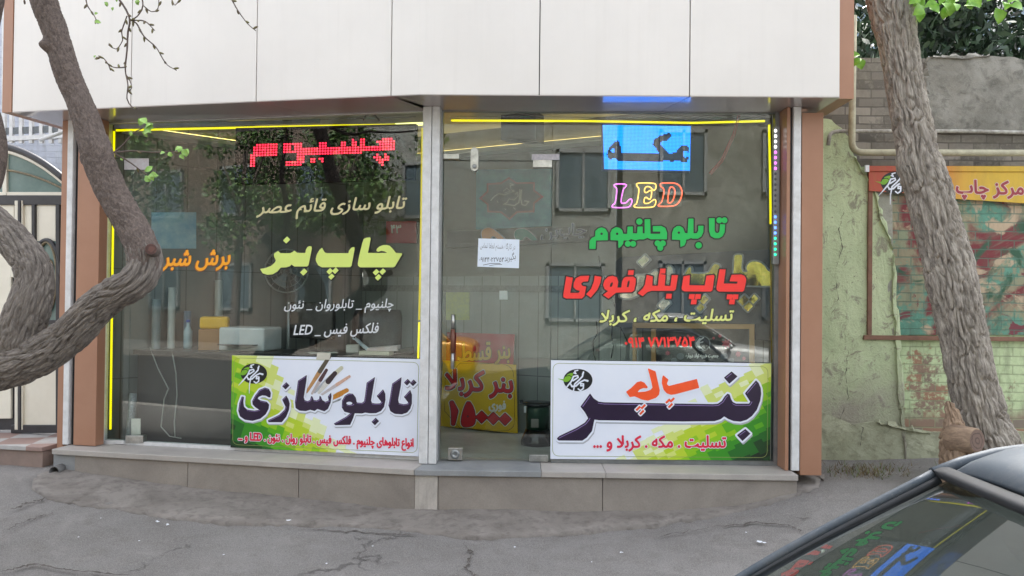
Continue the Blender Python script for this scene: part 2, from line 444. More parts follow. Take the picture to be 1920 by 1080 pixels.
M['sill'] = stone('grey limestone sill', c(178, 172, 165), c(162, 157, 152), c(134, 130, 125), 4, False, 0.5)
M['sill2'] = stone('blue grey stone sill', c(146, 148, 149), c(130, 133, 135), c(108, 111, 113), 6, False, 0.5)
M['plinth'] = stone('stained stone plinth', c(156, 148, 139), c(132, 125, 118), c(96, 90, 85), 1.9, False)
M['plinth2'] = stone('pale stone pier', c(190, 184, 176), c(168, 162, 155), c(134, 128, 122), 5)
def asphalt():
    n = NT('old asphalt'); p = n.pos()
    big = n.noise(p, 0.9, 8, 0.62, 0.5); mid = n.noise(p, 6, 8, 0.72, .3); fine = n.noise(p, 150, 3, 0.7); grit = n.noise(p, 380, 2)
    col = n.mix(n.ramp(big, [(0.36, (0, 0, 0)), (0.64, (1, 1, 1))]), c(134, 131, 128), c(116, 113, 110))
    col = n.mix(n.math('MULTIPLY', n.ramp(mid, [(0.46, (0, 0, 0)), (0.66, (1, 1, 1))]), 0.65), col, c(110, 105, 100))
    col = n.mix(n.math('MULTIPLY', n.ramp(n.noise(n.map(p, (1, 1, 1), (0, 0, 0), (4, 9, 2)), 2.7, 9, .7, .8), [(0.55, (0, 0, 0)), (0.63, (1, 1, 1))]), 0.5), col, c(144, 140, 136))
    col = n.mix(n.math('MULTIPLY', n.ramp(fine, [(0.46, (0, 0, 0)), (0.6, (1, 1, 1))]), 0.55), col, c(160, 156, 152))
    col = n.mix(n.math('MULTIPLY', n.ramp(grit, [(0.54, (0, 0, 0)), (0.62, (1, 1, 1))]), 0.7), col, c(62, 60, 59))
    v = n.n('TexVoronoi'); v.feature = 'DISTANCE_TO_EDGE'; v.inputs['Scale'].default_value = .85
    w_ = n.n('TexNoise'); w_.inputs['Scale'].default_value = 2.2; w_.inputs['Detail'].default_value = 7; w_.inputs['Roughness'].default_value = .7; n.l(p, w_.inputs['Vector'])
    vm = n.n('VectorMath'); vm.operation = 'MULTIPLY_ADD'; n.l(w_.outputs['Color'], vm.inputs[0]); vm.inputs[1].default_value = (.9, .9, 0); n.l(n.map(p, (1, 1, 0)), vm.inputs[2]); n.l(vm.outputs[0], v.inputs['Vector'])
    ck = n.math('MULTIPLY', n.ramp(v.outputs['Distance'], [(0.0, (1, 1, 1)), (0.011, (0, 0, 0))]), n.ramp(big, [(.53, (0, 0, 0)), (.60, (1, 1, 1))]))
    col = n.mix(n.math('MULTIPLY', ck, .6), col, c(66, 62, 59))
    h = n.math('SUBTRACT', n.math('ADD', n.math('MULTIPLY', fine, 0.8), n.math('MULTIPLY', mid, 1.6)), n.math('MULTIPLY', ck, 1.2))
    return n.fin(col, 0.88, n.bump(h, 0.75, 0.010))
M['asphalt'] = asphalt()
def concrete(name, a, b, d):
    n = NT(name); p = n.pos()
    big = n.noise(p, 2.2, 8, 0.65, 0.7); mid = n.noise(p, 11, 8, 0.7, 0.4); fine = n.noise(p, 140, 3, 0.7)
    col = n.mix(n.ramp(big, [(0.38, (0, 0, 0)), (0.62, (1, 1, 1))]), a, b)
    col = n.mix(n.math('MULTIPLY', n.ramp(mid, [(0.48, (0, 0, 0)), (0.66, (1, 1, 1))]), 0.7), col, d)
    col = n.mix(n.math('MULTIPLY', n.ramp(fine, [(0.5, (0, 0, 0)), (0.66, (1, 1, 1))]), 0.3), col, a)
    return n.fin(col, 0.85, n.bump(n.math('ADD', n.math('MULTIPLY', fine, 0.5), n.math('MULTIPLY', mid, 1.6)), 0.55, 0.01))
M['apron'] = concrete('patched concrete', c(136, 130, 124), c(114, 108, 102), c(88, 82, 77))
M['crack'] = mk('dirt filled crack', c(70, 65, 61), 0.9, c(92, 86, 80), 30)

# ------------------------------------------------------------------ ground
def sst(t): t = np.clip(t, 0, 1); return t * t * (3 - 2 * t)
def gz(x, y):
    zp = np.interp(x, [-8, -3.6, -3.0, -2.4, -0.7, 1.0, 1.6, 2.0, 2.35, 3.2, 9], [.20, .17, .12, .08, .03, .05, .12, .22, .29, .30, .28])
    return zp * sst((np.asarray(y) - 3.7) / 1.45)
def ground(px, py, lift=0.0):
    z = 0.05
    for _ in range(14):
        d = ray(px, py); t = (z + lift - EYE) / d[2]; p = CAM_O + d * t; z = float(gz(p[0], p[1]))
    return Vector((p[0], p[1], z + lift))
xs = np.concatenate([np.arange(-14, -5, 0.5), np.arange(-5, 5, 0.07), np.arange(5, 14.1, 0.5)])
ys = np.concatenate([np.arange(2.6, 3.8, 0.2), np.arange(3.8, 6.3, 0.06), np.arange(6.4, 8.5, 0.5)])
mb = MB(); V = []
for y in ys:
    for x in xs:
        z = float(gz(x, y)) + (noise.fractal((x * 1.3, y * 1.3, 0), 0.9, 2, 5) * 0.012 + noise.noise((x * 6, y * 6, 3)) * 0.003 if y > 2.7 else 0)
        V.append((x, y, z))
nx = len(xs)
mb.add(V, [(j * nx + i, j * nx + i + 1, (j + 1) * nx + i + 1, (j + 1) * nx + i) for j in range(len(ys) - 1) for i in range(nx - 1)], 0, True)
mb.build('pavement', M['asphalt'], kind='structure')
MB().box((-14, 2.42, -0.5), (14, 2.6, 0.0)).build('kerb', M['sill'], kind='structure', bevel=0.02)
MB().add([(-40, -6, -0.28), (40, -6, -0.28), (40, 2.42, -0.28), (-40, 2.42, -0.28)], [(0, 1, 2, 3)]).build('road', mk('dark street asphalt', c(72, 71, 71), .85, c(60, 59, 59), 1.5, .4, 90), kind='structure')
MB().box((-40, -10, -0.4), (40, -6, -0.12)).build('far_pavement', M['apron'], kind='structure')
MB().add([(-300, -300, -0.42), (300, -300, -0.42), (300, 300, -0.42), (-300, 300, -0.42)], [(0, 1, 2, 3)]).build('ground', M['apron'], kind='structure')
# broken concrete apron along the foot of the shop
lip = [(70, 893), (58, 915), (90, 938), (150, 952), (240, 962), (330, 976), (450, 986), (560, 990), (680, 992), (780, 1000), (870, 1012), (1000, 1008), (1110, 998), (1220, 988), (1330, 972), (1420, 952), (1490, 930), (1535, 912), (1548, 893)]
inn = [(150, 878), (170, 884), (200, 890), (240, 896), (300, 905), (380, 914), (470, 925), (560, 933), (660, 942), (775, 950), (880, 952), (1000, 950), (1110, 946), (1220, 940), (1320, 932), (1400, 922), (1460, 910), (1500, 900), (1520, 888)]
mb = MB(); st = 150; ac = 9; V = []
lu = np.linspace(0, 1, len(lip)); s = np.linspace(0, 1, st)
lx = np.interp(s, lu, [p[0] for p in lip]); ly = np.interp(s, lu, [p[1] for p in lip]); ix = np.interp(s, lu, [p[0] for p in inn]); iy = np.interp(s, lu, [p[1] for p in inn])
for k in range(st):
    jag = noise.noise((k * 0.31, 1, 0)) * 5 + noise.noise((k * 0.9, 2, 0)) * 3
    a = ground(ix[k], iy[k]); b = ground(lx[k] + jag * 0.5, ly[k] + jag)
    a = a + (a - b).normalized() * 0.25
    V.append((b.x, b.y, b.z - 0.03))
    for q in range(ac):
        f = q / (ac - 1); p = b.lerp(a, f)
        z = p.z + 0.016 + 0.05 * f + noise.fractal((p.x * 3, p.y * 3, 5), 0.8, 2, 5) * 0.013
        V.append((p.x, p.y, z))
n1 = ac + 1
mb.add(V, [(k * n1 + q, (k + 1) * n1 + q, (k + 1) * n1 + q + 1, k * n1 + q + 1) for k in range(st - 1) for q in range(n1 - 1)], 0, True)
mb.build('concrete_apron', M['apron'], kind='structure')
def crackline(pts, wd, seed):
    mb = MB(); P = []
    for (a, b) in zip(pts[:-1], pts[1:]):
        for t in np.linspace(0, 1, 17)[:-1]: P.append((a[0] + (b[0] - a[0]) * t, a[1] + (b[1] - a[1]) * t))
    L = []; Rr = []
    for i, (x, y) in enumerate(P):
        jx = noise.noise((i * 0.35, seed, 0)) * 9 + noise.noise((i * 1.1, seed, 9)) * 4; jy = noise.noise((i * 0.35, seed, 7)) * 4 + noise.noise((i * 1.1, seed, 17)) * 2.4; ww = wd * .6 * (0.25 + abs(noise.noise((i * 0.8, seed, 3))) * 1.9) * (1 - abs(2 * i / len(P) - 1) ** 4)
        for arr, sg in ((L, -1), (Rr, 1)): 
            g = ground(x + jx + sg * ww * .5, y + jy + sg * ww * .5, 0); arr.append((g.x, g.y, g.z + 0.016))
    k = len(L); mb.add(L + Rr, [(i, k + i, k + i + 1, i + 1) for i in range(k - 1)]); return mb
for i, (pts, wd) in enumerate([([(0, 1004), (40, 985), (75, 972), (110, 965)], 3), ([(866, 1020), (885, 1045), (872, 1070), (900, 1090)], 5), ([(0, 1078), (60, 1062), (140, 1075), (250, 1084)], 6),
                              ([(1330, 992), (1420, 985), (1480, 990), (1505, 1000)], 4), ([(1230, 1012), (1330, 994)], 2), ([(560, 996), (700, 1003), (790, 1008)], 3), ([(20, 960), (60, 945), (90, 938)], 5)]):
    crackline(pts, wd, i * 5.1).build('pavement_crack', M['crack'], kind='structure')
# pale droppings / litter specks on the pavement
mb = MB()
for (x, y, r) in [(1428, 1022, 5), (545, 902 + 78, 5), (1400, 1003, 2), (293, 983, 4), (312, 987, 3), (146, 1011, 2), (190, 976, 2), (262, 1020, 2), (965, 1030, 2), (1165, 1040, 2.5), (700, 1028, 2), (420, 1045, 2), (1110, 1060, 2), (610, 1062, 2)]:
    for k in range(3 if r > 2 else 1):
        g = ground(x + random.uniform(-r, r), y + random.uniform(-r, r) * .5); rr = r * 0.003 * random.uniform(.6, 1.2)
        mb.add([(g.x + rr * math.cos(t) * random.uniform(.6, 1.3), g.y + rr * 1.3 * math.sin(t) * random.uniform(.6, 1.3), g.z + 0.017) for t in np.linspace(0, 6.28, 8)[:-1]], [tuple(range(7))])
mb.build('litter_speck', M['white'], kind='stuff', label=None)

# ------------------------------------------------------------------ the shop
SOF, SIL = 2.92, 0.35
shop = thing('shop_building', 'cream and brown corner shop with two glazed bays and glass door', 'shop', (0, 5.6, 0.0))
OV = 0.425
# offset frames whose origins meet on the fold lines
def corner(n):   # u of the fold on each frame when both are moved n towards the street
    A = FL.o + FL.N * n; B = FR.o + FR.N * n
    m = np.array([[FL.U[0], -FR.U[0]], [FL.U[1], -FR.U[1]]]); s = np.linalg.solve(m, (B - A)[:2]); return s[0], s[1]
def slant(fr, u0a, u1a, u0b, u1b, v0, v1, na, nb, mb, mi=0):
    """box between front n=nb (u0b..u1b) and back n=na (u0a..u1a): mitred at the fold"""
    P = fr.pt; return mb.hexa([P(u0b, v0, nb), P(u1b, v0, nb), P(u1a, v0, na), P(u0a, v0, na), P(u0b, v1, nb), P(u1b, v1, nb), P(u1a, v1, na), P(u0a, v1, na)], mi)
cL, cR = corner(OV)
uL = lambda px, py, n=0: FL.uv(px, py, n)[0]
uR = lambda px, py, n=0: FR.uv(px, py, n)[0]
TOP = 4.7
gl = [uL(22.5, 209, OV), uL(245, 199, OV), uL(480, 190, OV), uL(733, 181, OV), cL]
gr = [cR, uR(1011, 180, OV), uR(1293, 180, OV), uR(1575, 181, OV)]
G = 0.0035
for i in range(3): MB().fbox(FL, gl[i] + G, gl[i + 1] - G, SOF, TOP, OV - 0.03, OV).build('fascia_panel', M['fascia'], shop, bevel=0.002)
mbx = MB(); slant(FL, gl[3] + G, cL + 0.004, gl[3] + G, cL, SOF, TOP, OV - 0.02, OV, mbx)
slant(FR, cR - 0.002, gr[1] - G, cR, gr[1] - G, SOF, TOP, OV - 0.02, OV, mbx); mbx.build('fascia_panel', M['fascia'], shop)
for i in (1, 2): MB().fbox(FR, gr[i] + G, gr[i + 1] - G, SOF, TOP, OV - 0.03, OV).build('fascia_panel', M['fascia'], shop, bevel=0.002)
# dark backing seen in the panel joints
c2L, c2R = corner(OV - 0.06)
mbx = MB(); mbx.fbox(FL, gl[0] + .01, c2L, SOF + .004, TOP, -0.10, OV - .035); mbx.fbox(FR, c2R, gr[3] - .01, SOF + .004, TOP, -0.10, OV - .035); mbx.build('fascia_backing', M['black'], shop)
# brown end returns
uLe = uL(3, 210, OV); uRe = uR(1604, 183, OV)
MB().fbox(FL, gl[0] - 0.085, gl[0] - 0.003, SOF - 0.004, TOP, -0.2, OV + 0.004).build('fascia_end', M['brown'], shop)
MB().fbox(FR, gr[3] + 0.003, gr[3] + 0.105, SOF - 0.004, TOP, -0.2, OV - .03).build('fascia_end', M['brown'], shop)
# soffit, mitred, with its joints
b0L, b0R = corner(-0.06); cfL, cfR = corner(OV - 0.032)
mbx = MB()
jl = [gl[0] - .0, gl[2], gl[3], None]
def sof(fr, ua0, ua1, ub0, ub1): slant(fr, ua0, ua1, ub0, ub1, SOF - 0.006, SOF - 0.001, -0.06, OV - 0.001, mbx)
k = 0.28
sof(FL, gl[0] + .003, gl[2] + k - G / 2, gl[0] + .003, gl[2] - G / 2); sof(FL, gl[2] + k + G, gl[3] + k * .9 - G, gl[2] + G, gl[3] - G); sof(FL, gl[3] + k * .9 + G, b0L, gl[3] + G, cL)
sof(FR, b0R, gr[2] - .15, cR, gr[2] - G); sof(FR, gr[2] - .15 + G, gr[3] - .0, gr[2] + G, gr[3])
mbx.build('soffit', M['soffit'], shop)
# unseen shop body above and behind, raised tall to shade front and pavement
mbx = MB(); A_ = FL.pt(gl[0] + .1, 0, -0.12); B_ = FR.pt(gr[3] - .1, 0, -0.12)
bodyp = [(A_[0], A_[1]), (-0.6, 5.6), (B_[0], B_[1]), (B_[0], 8.6), (A_[0] + .4, 8.6)]
mbx.prism([(x, y, 3.25) for x, y in bodyp], (0, 0, 6.0)); mbx.build('upper_shade_wall', M['fascia'], shop)
# shutter rails
def rail(fr, u0, u1, n0, n1, bot=SIL + .004):
    mb = MB(); mb.fbox(fr, u0, u1, bot, SOF - .007, n0, n1); return mb.build('shutter_rail', M['rail'], shop, bevel=0.004)
NR, NLL = 0.19, 0.15
rail(FL, uL(116.5, 834, NLL), uL(127, 834, NLL), 0.02, NLL)
rail(FL, uL(785, 871, .13), uL(801, 871, .13), 0.01, 0.13); rail(FR, uR(802.8, 871, .13), uR(817.5, 871, .13), 0.01, 0.13)
rail(FR, uR(1484.5, 881, NR), uR(1499, 881, NR), 0.02, NR)
# dark slots beside the rails
MB().fbox(FL, uL(127, 834, NLL) + .001, uL(136, 834, NLL), SIL, SOF - .007, 0.02, NLL - .035).build('shutter_slot', M['black'], shop)
MB().fbox(FR, uR(1480, 881, NR), uR(1484.5, 881, NR) - .001, SIL, SOF - .007, 0.02, NR - .03).build('shutter_slot', M['black'], shop)
# brown piers
mbx = MB(); mbx.fbox(FL, uL(136, 834, NLL) + .001, uL(178, 834, NLL), SIL + .004, SOF - .007, 0.055, NLL - .005); mbx.build('pier', M['brown'], shop, bevel=.003)
MB().fbox(FL, uL(104.5, 834, NLL), uL(116.5, 834, NLL) - .002, 0.30, SOF - .007, -0.12, NLL - .01).build('pier', M['brown'], shop, bevel=.003)
MB().fbox(FR, uR(1455.5, 871, 0.0), uR(1480, 881, NR) - .002, SIL + .003, SOF - .007, -0.02, NR - .012).build('pier', M['brown'], shop, bevel=.003)
MB().fbox(FR, uR(1499.5, 881, NR) + .002, uR(1540, 886, NR), 0.325, SOF - .05, -0.12, NR + .004).build('pier', M['brown'], shop, bevel=.003)
# stone sill and plinth
SN = 0.30; s0L, s0R = corner(SN); d0L, d0R = corner(-.05)
mbx = MB(); ue = uL(97, 842, SN); slant(FL, ue, d0L, ue, s0L - .035, SIL - .04, SIL, -0.05, SN, mbx)
mbx.build('sill_slab', M['sill'], shop, bevel=.004)
mj = uR(1015, 885, SN); mk_ = uR(1136, 885, SN); me_ = uR(1497, 889, SN)
mbx = MB(); slant(FR, d0R, mj - .001, s0R - .03, mj - .001, SIL - .04, SIL, -0.05, SN, mbx); mbx.build('sill_slab', M['sill2'], shop, bevel=.004)
for a, b in ((mj + .001, mk_ - .001), (mk_ + .001, me_)):
    MB().fbox(FR, a, b, SIL - .04, SIL, -0.05, SN).build('sill_slab', M['sill'], shop, bevel=.004)
PN = SN - .022; p0L, p0R = corner(PN); q0L, q0R = corner(-.05)
pl = [uL(140, 870, PN), uL(352, 880, PN), uL(560, 890, PN), p0L - .03]
for i in range(3):
    MB().fbox(FL, pl[i] + (.002 if i else 0), pl[i + 1] - .002, -0.3, SIL - .042, -0.05, PN).build('plinth_slab', M['plinth'], shop, bevel=.003)
MB().fbox(FL, uL(98, 860, PN), pl[0] - .004, -0.3, SIL - .042, -0.05, PN - .01).build('plinth_slab', M['sill2'], shop, bevel=.004)
pr = [p0R + .13, uR(1130, 900, PN), uR(1495, 900, PN)]
mbx = MB(); slant(FL, q0L - .05, q0L, pl[3], p0L, -0.3, SIL - .042, -0.05, PN, mbx); slant(FR, q0R, pr[0] - .002, p0R, pr[0] - .002, -0.3, SIL - .042, -0.05, PN + .004, mbx); mbx.build('plinth_pier', M['plinth2'], shop)
for i in range(2): MB().fbox(FR, pr[i] + .002, pr[i + 1] - .002, -0.3, SIL - .042, -0.05, PN).build('plinth_slab', M['plinth'], shop, bevel=.003)

# ------------------------------------------------------------------ glazing
def pane(fr, u0, u1, v0, v1, parent, n=0.0):
    mb = MB(); mb.fbox(fr, u0, u1, v0, v1, n - .008, n); return mb.build('glass_pane', M['glass'], parent)
uLa, uLb = uL(196, 830), b0L - .02
wl = MB(); wl.fbox(FL, uLa, uLb, SIL + .001, SIL + .028, -.03, .012); wl.fbox(FL, uLa, uLb, SOF - .014, SOF - .008, -.03, .012); wl.fbox(FL, uLa - .02, uLa, SIL + .001, SOF - .008, -.03, .012)
win_l = wl.build('window', M['rail'], shop, 'left display window of two large panes')
us = uL(245, 500)
pane(FL, uLa, us - .002, SIL + .028, SOF - .014, win_l); pane(FL, us + .002, uLb, SIL + .028, SOF - .014, win_l)
uD0, uD1 = uR(829, 600), uR(1032.5, 600); uRb = uR(1450, 600)
wr = MB(); wr.fbox(FR, uD1 + .01, uRb + .03, SIL + .001, SIL + .035, -.03, .02); wr.fbox(FR, uRb - .002, uRb + .03, SIL + .036, SOF - .008, -.03, .025); wr.fbox(FR, b0R, uRb - .003, SOF - .014, SOF - .008, -.03, .012)
wr.fbox(FR, uD0 - .035, uD0 - .006, SIL + .001, SOF - .015, -.03, .03)
win_r = wr.build('window', M['alu'], shop, 'right display window beside the glass door')
vT = FR.uv(900, 302)[1]
pane(FR, uD1 + .003, uRb - .003, SIL + .036, SOF - .015, win_r)
pane(FR, uD0 - .004, uD1 - .001, vT + .006, SOF - .015, win_r)
dmb = MB(); dmb.fbox(FR, uD0, uD1 - .001, SIL + .022, vT, -.01, 0.0)
door = dmb.build('door', M['glass'], shop, 'frameless glass door with steel patch fittings')
def px_box(name, fr, x0, y0, x1, y1, n0, n1, mat, parent, bevel=.002, label=None):
    mb = MB(); mb.slab(fr, [(x0, y1), (x1, y1), (x1, y0), (x0, y0)], n1, n1 - n0); return mb.build(name, mat, parent, label, bevel=bevel)
def px_thing(name, fr, x0, y0, x1, y1, n0, n1, mat, label, cat, group=None, bevel=.002):
    mb = MB(); mb.slab(fr, [(x0, y1), (x1, y1), (x1, y0), (x0, y0)], n1, n1 - n0); return mb.build(name, mat, None, label, cat, group, bevel=bevel)
# door hardware
lk = px_box('lock', FR, 840, 840, 867, 863, -.03, .022, M['chrome'], door, .003)
MB().lathe(FR.hit(853, 851.5, .022), [(.034, -.002), (.034, .008), (.026, .012), (.012, .012), (.010, .006)], 18, axis='y').build('lock_cylinder', M['alu'], door)
px_box('patch_fitting', FR, 992, 853, 1028, 866, -.03, .022, M['chrome'], door, .003)
px_box('patch_fitting', FR, 831, 288, 861, 298, -.03, .022, M['chrome'], door, .003)
mb = MB(); P = [(882, 282), (885, 277), (889, 275.5), (893, 277), (897, 282), (897, 314), (895, 319), (889.5, 322), (884, 319), (882, 314)]
mb.slab(FR, P[::-1], .024, .05); mb.build('latch_plate', M['chrome'], door, bevel=.003)
MB().lathe(FR.hit(889.5, 312, .024), [(.016, -.002), (.016, .01), (.010, .014)], 16, axis='y').build('latch_knob', M['alu'], door)
mb = MB(); mb.tube([FR.hit(848, 692, .05), FR.hit(848.5, 662, .05)], .013, 10); mb.tube([FR.hit(849, 617, .05), FR.hit(849.5, 590, .05)], .013, 10)
for yy in (660, 618): mb.tube([FR.hit(848.5, yy, .05), FR.hit(848.5, yy, 0.0)], .009, 8)
mb.tube([FR.hit(848.5, 661.5, .05), FR.hit(849, 617.5, .05)], .0155, 12, 1)
mb.build('door_handle', [M['chrome'], mk('wood grip', c(110, 66, 48), .4)], door)
# stickers and clamps on the glass
px_box('patch_fitting', FR, 999, 297, 1035, 314, -.03, .018, M['chrome'], win_r, .003)
px_box('security_label', FR, 997, 289, 1049, 300, .019, .0205, mk('silver label', c(190, 186, 192), .4, c(160, 158, 166), 60), win_r, 0)
px_box('security_label', FL, 233, 297, 279, 318, .0005, .002, mk('paper label', c(196, 196, 200), .5, c(180, 172, 176), 30), win_l, 0)
px_box('patch_fitting', FL, 235, 817, 268, 831, -.03, .02, M['chrome'], win_l, .003)
px_box('threshold_strip', FL, 192, 826, 231, 833, .014, .03, M['rail'], win_l, .002)
# ------------------------------------------------------------------ inside the shop
def crp_(P): return [p for a, b in zip(P[:-1], P[1:]) for p in (a, a * .5 + b * .5)] + [P[-1]]
def tilewall(name, a, b, line):
    n = NT(name); p = n.pos(); z = n.sep(p)[2]
    t = n.n('TexBrick'); t.inputs['Scale'].default_value = 1.0; t.inputs['Brick Width'].default_value = 0.20; t.inputs['Row Height'].default_value = 0.9
    t.inputs['Mortar Size'].default_value = 0.004; t.offset = 0.0; t.inputs['Color1'].default_value = a; t.inputs['Color2'].default_value = b; t.inputs['Mortar'].default_value = line
    v = n.n('CombineXYZ'); s = n.sep(p); d = n.math('ADD', n.math('MULTIPLY', s[0], 1.12), n.math('MULTIPLY', s[1], -0.1)); n.l(d, v.inputs[0]); n.l(n.math('ADD', z, 0.05), v.inputs[1]); n.l(v.outputs[0], t.inputs['Vector'])
    st = n.noise(n.map(p, (14, 14, 1.0)), 2, 6, .6)
    cc = n.mix(n.math('MULTIPLY', n.ramp(st, [(.4, (0, 0, 0)), (.7, (1, 1, 1))]), .3), t.outputs['Color'], (a[0] * .7, a[1] * .7, a[2] * .7, 1))
    return n.fin(cc, 0.35)
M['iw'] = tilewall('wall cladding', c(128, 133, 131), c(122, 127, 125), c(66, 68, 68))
M['iwu'] = mk('upper wall', c(98, 98, 90), .6, c(86, 86, 80), 1.5)
M['ifl'] = mk('worn shop floor', c(176, 178, 172), .3, c(138, 138, 130), 3.5)
M['ceil'] = mk('plaster ceiling', c(190, 190, 184), .7)
BLK = mk('black laminate', c(26, 28, 31), .35, c(20, 21, 24), 5)
cornx = 2.325
w1a, w1b = -1.15 * .878 / math.cos(0) , 2.95
u_c = (np.array([-1.51, 7.54]) - W1.o[:2]) @ W1.U[:2]; u_c2 = (np.array([-1.51, 7.54]) - W2.o[:2]) @ W2.U[:2]
u_r = 2.80
mb = MB(); mb.fbox(W1, u_c, u_r, 1.78, 3.24, -.12, 0, 1); mb.fbox(W1, u_c, u_r, SIL - .05, 1.74, -.12, 0, 0); mb.fbox(W1, u_c, u_r, 1.74, 1.78, -.12, -.004, 1)
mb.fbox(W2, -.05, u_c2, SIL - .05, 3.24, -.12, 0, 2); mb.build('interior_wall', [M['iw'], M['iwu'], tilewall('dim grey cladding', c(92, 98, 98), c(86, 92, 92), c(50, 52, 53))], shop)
MB().fbox(W1, u_c, u_r, 1.595, 1.655, .001, .008).build('tile_border', mk('grey tile border', c(110, 112, 110), .3, c(70, 72, 72), 40), shop)
fl = [(-3.35, 6.02), (-.6, 5.50), (2.15, 5.50), (2.15, 5.75), (-1.51, 7.62)]
MB().prism([(x, y, SIL - .06) for x, y in fl], (0, 0, .045)).build('shop_floor', M['ifl'], shop)
MB().prism([(x, y, 3.10) for x, y in fl], (0, 0, .05)).build('shop_ceiling', M['ceil'], shop)
# cove: a dropped plaster edge with a yellow light strip tucked behind it
mb = MB(); mb.fbox(W1, u_c + .1, u_r - .6, 2.86, 2.90, .0, .16); mb.build('cove_ledge', M['ceil'], shop)
mb = MB(); mb.fbox(W2, .1, u_c2 - .1, 2.86, 2.90, .0, .16); mb.build('cove_ledge', M['ceil'], shop)
YE = emit('cove light', (1.0, 0.72, 0.22, 1), 0.9)
mb = MB(); mb.fbox(W1, u_c + .3, u_r - .9, 2.902, 2.925, .03, .06); mb.build('cove_light', YE, shop)
mb = MB(); mb.fbox(W2, .2, u_c2 - .4, 2.902, 2.925, .03, .06); mb.build('cove_light', YE, shop)

def on(fr, px, n): return fr.hit(px[0], px[1], n)
# teal art board
art = MB(); art.slab(W1, [(892, 430), (1032, 424), (1034, 316), (893, 318)], .05, .03)
board = art.build('art_board', mk('teal painted canvas', c(66, 140, 152), .5, c(46, 100, 128), 9), None, 'teal calligraphy board with a red bordered dark medallion', 'wall art', bevel=.003)
o3 = (830, 300, 5.144)
med = poly(T(*o3, [(350, 370), (425, 300), (425, 225), (560, 215), (640, 165), (710, 215), (890, 212), (890, 290), (975, 355), (890, 420), (885, 505), (720, 510), (645, 580), (560, 512), (430, 505), (425, 430)]))
sheet('medallion_border', med, W1, .0525, mk('faded red', c(150, 66, 62), .5, c(120, 50, 50), 30), board)
sheet('medallion', med, W1, .054, mk('dark ground', c(36, 34, 44), .5, c(48, 46, 50), 30), board, t=-3.4)
cal = uni(*[stroke(T(*o3, p), r) for p, r in [([(650, 225), (690, 240), (650, 245), (660, 285), (690, 300)], .8), ([(690, 300), (600, 335), (540, 325), (500, 350), (465, 388)], 1.1), ([(585, 300), (620, 270), (650, 300), (600, 318)], .8),
    ([(745, 285), (742, 350), (735, 410), (690, 440), (640, 430), (590, 425)], 1.1), ([(700, 330), (720, 310), (728, 345), (690, 385), (640, 375), (620, 410), (585, 428)], 1.0), ([(760, 290), (752, 370), (765, 430), (800, 438), (832, 400), (790, 395)], 1.1), ([(525, 395), (535, 410)], .8), ([(600, 470), (610, 480)], .8), ([(685, 460), (700, 475)], .8)]])
sheet('calligraphy', cal, W1, .0555, mk('silver paint', c(176, 172, 164), .4), board, res=.6)
# sample shelf with raised sample letters
mb = MB(); mb.slab(W1, [(836, 465), (1108, 452), (1108, 446), (836, 458)], .12, .12); mb.slab(W1, [(838, 458), (1106, 446), (1106, 424), (838, 434)], .014, .012)
mb.build('display_shelf', mk('dark shelf', c(48, 46, 46), .5), None, 'dark wall shelf carrying raised sample letters', 'shelf', bevel=.002)
navy, pale = mk('navy acrylic', c(40, 44, 86), .25), mk('pale edge', c(150, 150, 160), .4)
def raised(name, f, fr, n, mat, rim, label, cat, t=1.2, dep=.025, group=None, res=.8):
    o = inked(MB(), f, fr, n, t, res, dep).build(name, rim, None, label, cat, group)
    inked(MB(), f, fr, n + .0025, 0, res).build('letter_face', mat, o); return o
raised('sample_letters', text('چا', (1072, 451), (1099, 449), 32), W1, .08, navy, pale, 'tallest navy raised letters at the right end of the dark shelf', 'sample letters')
raised('sample_letters', text('پ', (1049, 453), (1069, 451), 24), W1, .08, navy, pale, 'navy raised letter with three dots in the middle of the shelf lettering', 'sample letters')
raised('sample_letters', uni(text('بن', (1014, 455), (1046, 453), 25), ), W1, .08, navy, pale, 'navy raised short word on the shelf beside the teal comma shape', 'sample letters')
comma = [(690, 720), (700, 680), (740, 660), (790, 662), (840, 695), (890, 740), (912, 770), (890, 784), (850, 770), (815, 740), (790, 740), (775, 772), (735, 776), (700, 760)]
raised('sample_shape', poly(T(*o3, comma, 2)), W1, .08, mk('teal acrylic', c(36, 118, 112), .25), pale, 'teal comma shaped acrylic piece on the dark shelf', 'sample shape')
raised('sample_shape', poly(T(*o3, [(x - 318, y - 4) for x, y in comma], 2)), W1, .08, mk('orange acrylic', c(196, 124, 58), .25), pale, 'orange comma shaped acrylic piece half behind the paper note', 'sample shape')
# yellow and red price boards leaning on the wall
o1 = (820, 600, 3.858); red_ink = mk('red ink', c(196, 40, 46), .4); blk_ink = mk('black ink', c(26, 24, 26), .4); wht_ink = mk('white ink', c(222, 222, 220), .4); yel_ink = mk('yellow ink', c(196, 160, 60), .4)
rb = MB(); rb.slab(W1, [(836, 690), (961, 692), (964.5, 627), (838, 623)], .07, .012)
rboard = rb.build('price_board', mk('crimson board', c(160, 38, 50), .4), None, 'crimson board with yellow lettering, standing behind the yellow one', 'sign board', 'price boards leaning on the shop wall')
tx = text('بنر قسطی', (846, 688), (956, 682), 43)
sheet('lettering_outline', tx, W1, .0712, blk_ink, rboard, t=2.0, res=.8); sheet('lettering', tx, W1, .0724, yel_ink, rboard, t=.9, res=.8)
yb = MB(); yb.slab(W1, [(826, 799), (970, 812.5), (967, 684), (830, 676)], .12, .012)
yboard = yb.build('price_board', mk('yellow board', c(214, 178, 34), .4, c(204, 166, 30), 4), None, 'yellow board with red lettering and a price, beside the heater', 'sign board', 'price boards leaning on the shop wall')
